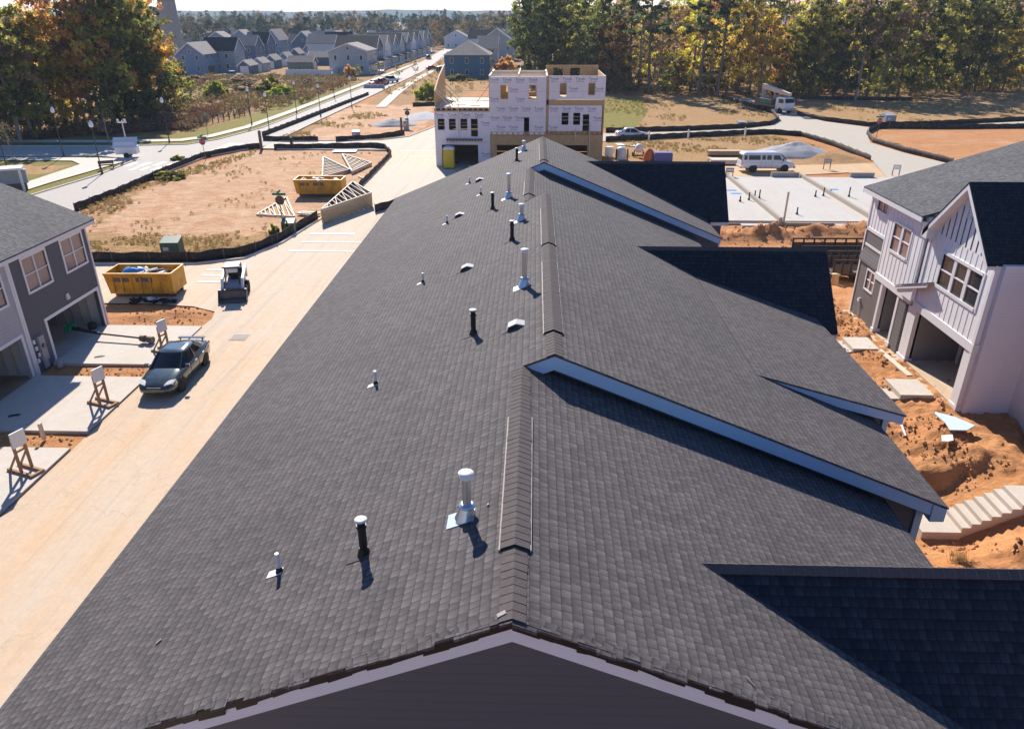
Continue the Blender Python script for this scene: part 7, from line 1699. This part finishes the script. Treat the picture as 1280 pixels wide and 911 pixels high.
for k, px, s, l_ in (('bright', (271, 122), (2.3, 2.9), 'bright green bush alone in the dry field left of the boulevard'), ('bright', (352, 122), (2.6, 2.2), 'low bright green bush in the dry field nearer the boulevard'), ('green', (335, 118), (2.4, 2.5), 'olive bush between the two bright green bushes in the dry field'), ('green', (340, 110), (1.8, 2.8), 'darker upright bush behind the bright bush of the dry field'), ('bright', (534, 124), (2.2, 2.8), 'bright green bush left of the framed townhouses'),
        ('green', (222, 200), (.8, .5), 'low green tuft near the boulevard silt fence'), ('green', (212, 223), (1.5, .7), 'larger low green tussock on the clay lot inside the boulevard fence'), ('green', (343, 296), (.4, .9), 'small upright weed beside the stop sign cabinet'), ('green', (360, 293), (.3, .9), 'small dark weed right at the foot of the stop sign'),
        ('brown', (205, 152), (3.0, 2.2), 'brown thicket at the right end of the left wood'), ('orange', (437, 96), (1.5, 2.7), 'round orange garden tree before the large grey porch house'), ('green', (262, 92), (1.5, 2.2), 'garden bush by the corner of the gabled blue house'), ('brown', (300, 104), (4, 1.6), 'wide brown thicket by the white pickup at the far alley'), ('brown', (245, 104), (3, 1.5), 'brown scrub below the gabled blue house'), ('green', (230, 112), (2.5, 2.2), 'olive thicket between the slim trees and the dry field'),
        ('brown', (310, 112), (3.5, 1.5), 'low brown scrub in the middle of the dry field'), ('brown', (385, 107), (4, 1.2), 'low brown scrub below the white panel fence'), ('dark', (575, 101), (3, 1.4), 'dark scrub along the wall of the blue hip-roofed house'), ('yellow' if False else 'orange', (633, 96), (3.2, 4.5), 'golden bush between the pines and the blue hip-roofed house')):
    shrub(k, px, s, l_)
def scatter_leaves(name, boxes, kind, n_leaf, size, seed, dens):
    rg = random.Random(seed); cl = []
    for (xa, ya), (xb, yb), dp, h0, h1, r in boxes:
        n = int(math.hypot(xb - xa, yb - ya) * dens)
        for i in range(n):
            f = rg.random(); cl.append((xa + (xb - xa) * f + rg.uniform(-dp, dp) * .3, ya + (yb - ya) * f + rg.uniform(0, dp), rg.uniform(h0, h1) * (.6 + .4 * rg.random()), r * rg.uniform(.6, 1.3), rg.random()))
    me = leafmesh(name, cl, n_leaf, size, kind, seed); o = bpy.data.objects.new(name, me); COL.objects.link(o)
    return tag(o, kind='stuff')
def multi(name, stops, trans=.25):
    m, nt, b = nmat(name); at = N(nt, 'ShaderNodeAttribute', attribute_name='tone'); c = ramp(nt, at.outputs['Fac'], stops)
    L(nt, c, b.inputs['Base Color']); b.inputs['Roughness'].default_value = .85; b.inputs['Specular IOR Level'].default_value = .15
    t = N(nt, 'ShaderNodeBsdfTranslucent'); L(nt, c, t.inputs[0]); mx_ = N(nt, 'ShaderNodeMixShader'); mx_.inputs[0].default_value = trans
    L(nt, b.outputs[0], mx_.inputs[1]); L(nt, t.outputs[0], mx_.inputs[2]); L(nt, mx_.outputs[0], nt.nodes['Material Output'].inputs[0]); return m
mixm = multi('mixed_undergrowth', [(0, (.05, .065, .025)), (.5, (.16, .15, .045)), (.75, (.28, .19, .07)), (1, (.45, .35, .10))])
woodm = multi('mixed_wood_leaves', [(0, (.05, .07, .03)), (.35, (.13, .145, .045)), (.6, (.26, .24, .065)), (.8, (.45, .29, .08)), (1, (.60, .46, .10))])
farm = multi('far_wood_leaves', [(0, (.03, .05, .03)), (.4, (.085, .105, .045)), (.65, (.20, .15, .06)), (.85, (.34, .18, .075)), (1, (.40, .30, .11))])
def g2(*p): return tuple(G(*p))[:2]
scatter_leaves('undergrowth', [(g2(0, 172), g2(210, 148), 9, .2, 3.2, 1.1)], mixm, 40, .22, 61, 5.0)
scatter_leaves('undergrowth', [(g2(640, 103), g2(760, 114), 8, .2, 4.0, 1.2), (g2(760, 114), g2(940, 119), 8, .2, 4.2, 1.2), (g2(940, 119), g2(1130, 121), 8, .2, 5.0, 1.3), (g2(1130, 118), g2(1300, 111), 8, .2, 5.0, 1.3)], mixm, 44, .24, 62, 4.2)
scatter_leaves('wood', [(g2(690, 88), g2(1000, 92), 18, 1, 13, 2.2), (g2(1000, 94), g2(1310, 90), 20, 1, 14, 2.2), (g2(690, 80), g2(1330, 84), 14, 3, 22, 2.6)], woodm, 40, .42, 63, 1.7)
scatter_leaves('wood', [(g2(-60, 150), g2(60, 142), 14, 1, 15, 1.8)], woodm, 48, .34, 64, 3.0)
# scrub, weeds and dry tussocks on the open ground
def tussocks(name, poly, n, r, h, size, leaf, mat, seed, thr=-.05, sc=.12):
    rg = random.Random(seed); P = gp(*poly); x0, x1 = min(p[0] for p in P), max(p[0] for p in P); y0, y1 = min(p[1] for p in P), max(p[1] for p in P); cl = []; k = 0
    while len(cl) < n and k < n * 40:
        k += 1; x, y = rg.uniform(x0, x1), rg.uniform(y0, y1)
        if not inpoly(x, y, P) or fbm(x, y, sc, seed, 3) < thr: continue
        s_ = rg.uniform(.5, 1.4); cl.append((x, y, h * s_ * .5, r * s_, min(1, max(0, .5 + .5 * nz(x, y, sc * 1.5, seed + 5) + rg.uniform(-.25, .25)))))
    me = leafmesh(name, cl, leaf, size, mat, seed, .8); o = bpy.data.objects.new(name, me); COL.objects.link(o); return tag(o, kind='stuff')
scrubm = multi('field_scrub', [(0, (.13, .15, .04)), (.3, (.22, .20, .06)), (.55, (.32, .22, .10)), (.8, (.26, .15, .08)), (1, (.20, .10, .06))])
weedm = multi('dry_weeds', [(0, (.30, .31, .06)), (.4, (.46, .36, .12)), (.7, (.52, .35, .17)), (1, (.40, .24, .12))])
tussocks('scrub', ((215, 165), (222, 106), (262, 97), (430, 97), (448, 101), (385, 128), (300, 148), (240, 164)), 900, .9, 1.3, .20, 26, scrubm, 81, -.2, .05)
tussocks('scrub', ((0, 178), (60, 168), (215, 148), (290, 133), (240, 162), (130, 168)), 700, .8, 1.0, .18, 24, multi('red_brown_thicket', [(0, (.16, .09, .05)), (.6, (.24, .12, .07)), (1, (.30, .18, .10))]), 82, -.4, .06)
tussocks('dry_grass', ((460, 128), (480, 112), (530, 95), (558, 66), (630, 66), (618, 100), (545, 131)), 700, .5, .5, .13, 22, weedm, 83, -.25, .08)
tussocks('dry_grass', ((110, 288), (250, 296), (330, 290), (345, 301), (310, 316), (250, 323), (115, 324)), 300, .20, .16, .05, 26, weedm, 84, -.15, .25)
tussocks('dry_grass', ((102, 260), (205, 219), (300, 191), (470, 191), (440, 234), (345, 296), (130, 300)), 200, .22, .14, .055, 22, weedm, 85, .12, .16)
tussocks('dry_grass', ((100, 262), (205, 219), (320, 188), (320, 194), (200, 232), (115, 285)), 300, .24, .2, .06, 26, weedm, 86, -.3, .2)
tussocks('dry_grass', ((757, 120), (940, 123), (964, 148), (757, 160)), 450, .35, .22, .09, 20, weedm, 87, -.1, .08)
tussocks('dry_grass', ((1000, 128), (1130, 118), (1290, 115), (1290, 148), (1100, 156)), 420, .38, .25, .10, 20, weedm, 88, -.05, .07)
tussocks('dry_grass', ((757, 179), (960, 170), (1035, 184), (950, 192), (880, 190), (757, 200)), 420, .25, .2, .07, 22, weedm, 89, -.1, .12)
tussocks('dry_grass', ((335, 177), (400, 152), (445, 132), (500, 150), (500, 168)), 260, .3, .2, .08, 20, weedm, 90, .1, .1)
# far tree belts between the neighbourhood and the hills: tree-shaped masses
def belt(name, rows, seed):
    rg = random.Random(seed); cl = []
    for x0, x1, y0, y1, n, h0, h1, bias in rows:
        for i in range(n):
            x, y = rg.uniform(x0, x1), rg.uniform(y0, y1); H = rg.uniform(h0, h1); R_ = rg.uniform(3.0, 5.5); tn = min(1, max(0, rg.gauss(bias, .26)))
            if rg.random() < .15: tn = rg.uniform(0, .15); H *= 1.03; R_ *= .8
            for j in range(13): f = rg.random(); t = rg.uniform(0, 6.28); r = R_ * math.sin(math.pi * (.15 + .8 * f)) * rg.random() ** .5; cl.append((x + r * math.cos(t), y + r * math.sin(t), H * (.12 + .85 * f), R_ * .42, tn))
    me = leafmesh(name, cl, 15, .75, farm, seed); o = bpy.data.objects.new(name, me); COL.objects.link(o)
    return tag(o, kind='stuff')
belt('far_woods', [(-330, -70, 430, 520, 120, 11, 17, .4), (-420, 60, 560, 760, 330, 12, 20, .45), (-70, 60, 440, 620, 150, 11, 18, .55), (-250, -190, 360, 420, 30, 9, 14, .6)], 71)
belt('far_woods', [(-800, 300, 800, 1100, 420, 14, 24, .4), (-1300, 500, 1150, 1700, 560, 16, 26, .35)], 72)
# bare street saplings
def sapling(label, px, h):
    p = G(*px); q = MB(); trunk(q, h, .05, (0, 0), int(px[0]) + 3, nb=12, lo=.25, br=.3); r_ = thing('bare_sapling', label, 'tree', (p.x, p.y, 0))
    q.build('trunk', M['palebark'], r_, local=True)
    me = leafmesh('crown', [(random.uniform(-.7, .7), random.uniform(-.7, .7), h * random.uniform(.4, 1), .4, random.random()) for _ in range(16)], 12, .07, FO['brown'], int(px[0])); o = bpy.data.objects.new('crown', me); COL.objects.link(o); o.parent = r_
sapling('bare street sapling at the left edge on the strip of grass', (16, 199), 4.6)
sapling('bare street sapling on the verge between two lamps near the camera trailer', (137, 180), 4.4)
for px, l_ in (((448, 99), 'young street tree on the verge by the head of the porch row'), ((475, 95), 'young street tree on the boulevard verge left of the red cars'), ((498, 98), 'young street tree on the right verge past the white pickup'), ((520, 93), 'young street tree on the right verge left of the blue hip-roofed house'), ((514, 82), 'young street tree on the left verge halfway up the boulevard')):
    p = G(*px); t_ = tree('slim', p.x, p.y, .42, '', label=l_)
# churned clay clods on the strip between the two rows
rg = random.Random(77); q = MB()
def clod(x, y, r):
    z = ground_h(x, y); a = rg.uniform(0, 3); p = [(1, 0, 0), (-1, 0, 0), (0, 1, 0), (0, -1, 0), (0, 0, 1), (0, 0, -1)]; V_ = []
    for i in p:
        k = r * rg.uniform(.6, 1.2); v = Matrix.Rotation(a, 3, 'Z') @ Vector(i) * k; V_.append((x + v.x, y + v.y, z + v.z * .8 + r * .2))
    q.add(V_, [(0, 2, 4), (2, 1, 4), (1, 3, 4), (3, 0, 4), (2, 0, 5), (1, 2, 5), (3, 1, 5), (0, 3, 5)])
for i in range(6000):
    x, y = rg.uniform(10.5, 18.0), rg.uniform(16, 42)
    if noise.noise(Vector((x * .5, y * .5, 3))) > -.15 and not (13.5 < x < 18.5 and 21 < y < 22.6): clod(x, y, .02 + .11 * rg.random() ** 4)
for i in range(1100): clod(rg.uniform(11, 33), rg.uniform(47, 60.5), .04 + .12 * rg.random() ** 3)
for i in range(160): clod(rg.uniform(-23.4, -19.0), rg.uniform(37.7, 40.6), .03 + .09 * rg.random() ** 3)
for i in range(260): y0 = rg.choice([31.3, 25.0, 18.8]); clod(rg.uniform(-23.4, -18.6), y0 + rg.uniform(0, .9), .03 + .07 * rg.random() ** 3)
tag(q.build('soil_clods', M['clay']), kind='stuff')
q = MB()
for i in range(130):
    t = rg.uniform(0, 6.28); r = rg.random() * .35; x, y = 13.9 + r * math.cos(t), 19.2 + r * math.sin(t); z = ground_h(x, y); d = Vector((rg.uniform(-.35, .35), rg.uniform(-.35, .35), rg.uniform(.3, .7))); w_ = Vector((.012, .008, 0))
    b_ = Vector((x, y, z - .02)); q.add([b_ - w_, b_ + w_, b_ + d], [(0, 1, 2)])
tag(q.build('straw_tuft', M['lumber']), 'tuft of dry straw sticking out of the clay below the concrete stairs', 'straw')
# ------------------------------------------------------------------ hills and air
hv, hf = [], []; nxh = 90
for j, (yy, f) in enumerate(((2600, 0.0), (3100, .35), (3600, .8), (3900, 1.0), (4300, .7))):
    for i in range(nxh):
        x = -4200 + 8400 * i / (nxh - 1); h = 34 + 22 * nz(x, 0, .0009, 2) + 9 * nz(x, j * 50, .004, 5) + 3.0 * nz(x, j * 90, .02, 6)
        hv.append((x, yy, -1 + f * max(6, h + 8)))
for j in range(4):
    for i in range(nxh - 1): hf.append((j * nxh + i, j * nxh + i + 1, (j + 1) * nxh + i + 1, (j + 1) * nxh + i))
me = bpy.data.meshes.new('hills'); me.from_pydata(hv, [], hf); me.materials.append(plain('wooded_hill', (.05, .055, .03), .95, .3, .02, fine=.1, spec=0))
ho = bpy.data.objects.new('hills', me); COL.objects.link(ho); tag(ho, kind='structure')
q = MB(); q.box(-4480, -58, -3, 4480, 6480, 95); m = bpy.data.materials.new('thin_haze'); m.use_nodes = True; nt = m.node_tree; nt.nodes.remove(nt.nodes['Principled BSDF'])
pv = nt.nodes.new('ShaderNodeVolumePrincipled'); pv.inputs['Color'].default_value = (.62, .80, 1.0, 1); pv.inputs['Density'].default_value = .00015; pv.inputs['Anisotropy'].default_value = .2
nt.links.new(pv.outputs[0], nt.nodes['Material Output'].inputs['Volume']); tag(q.build('haze', m), kind='stuff')
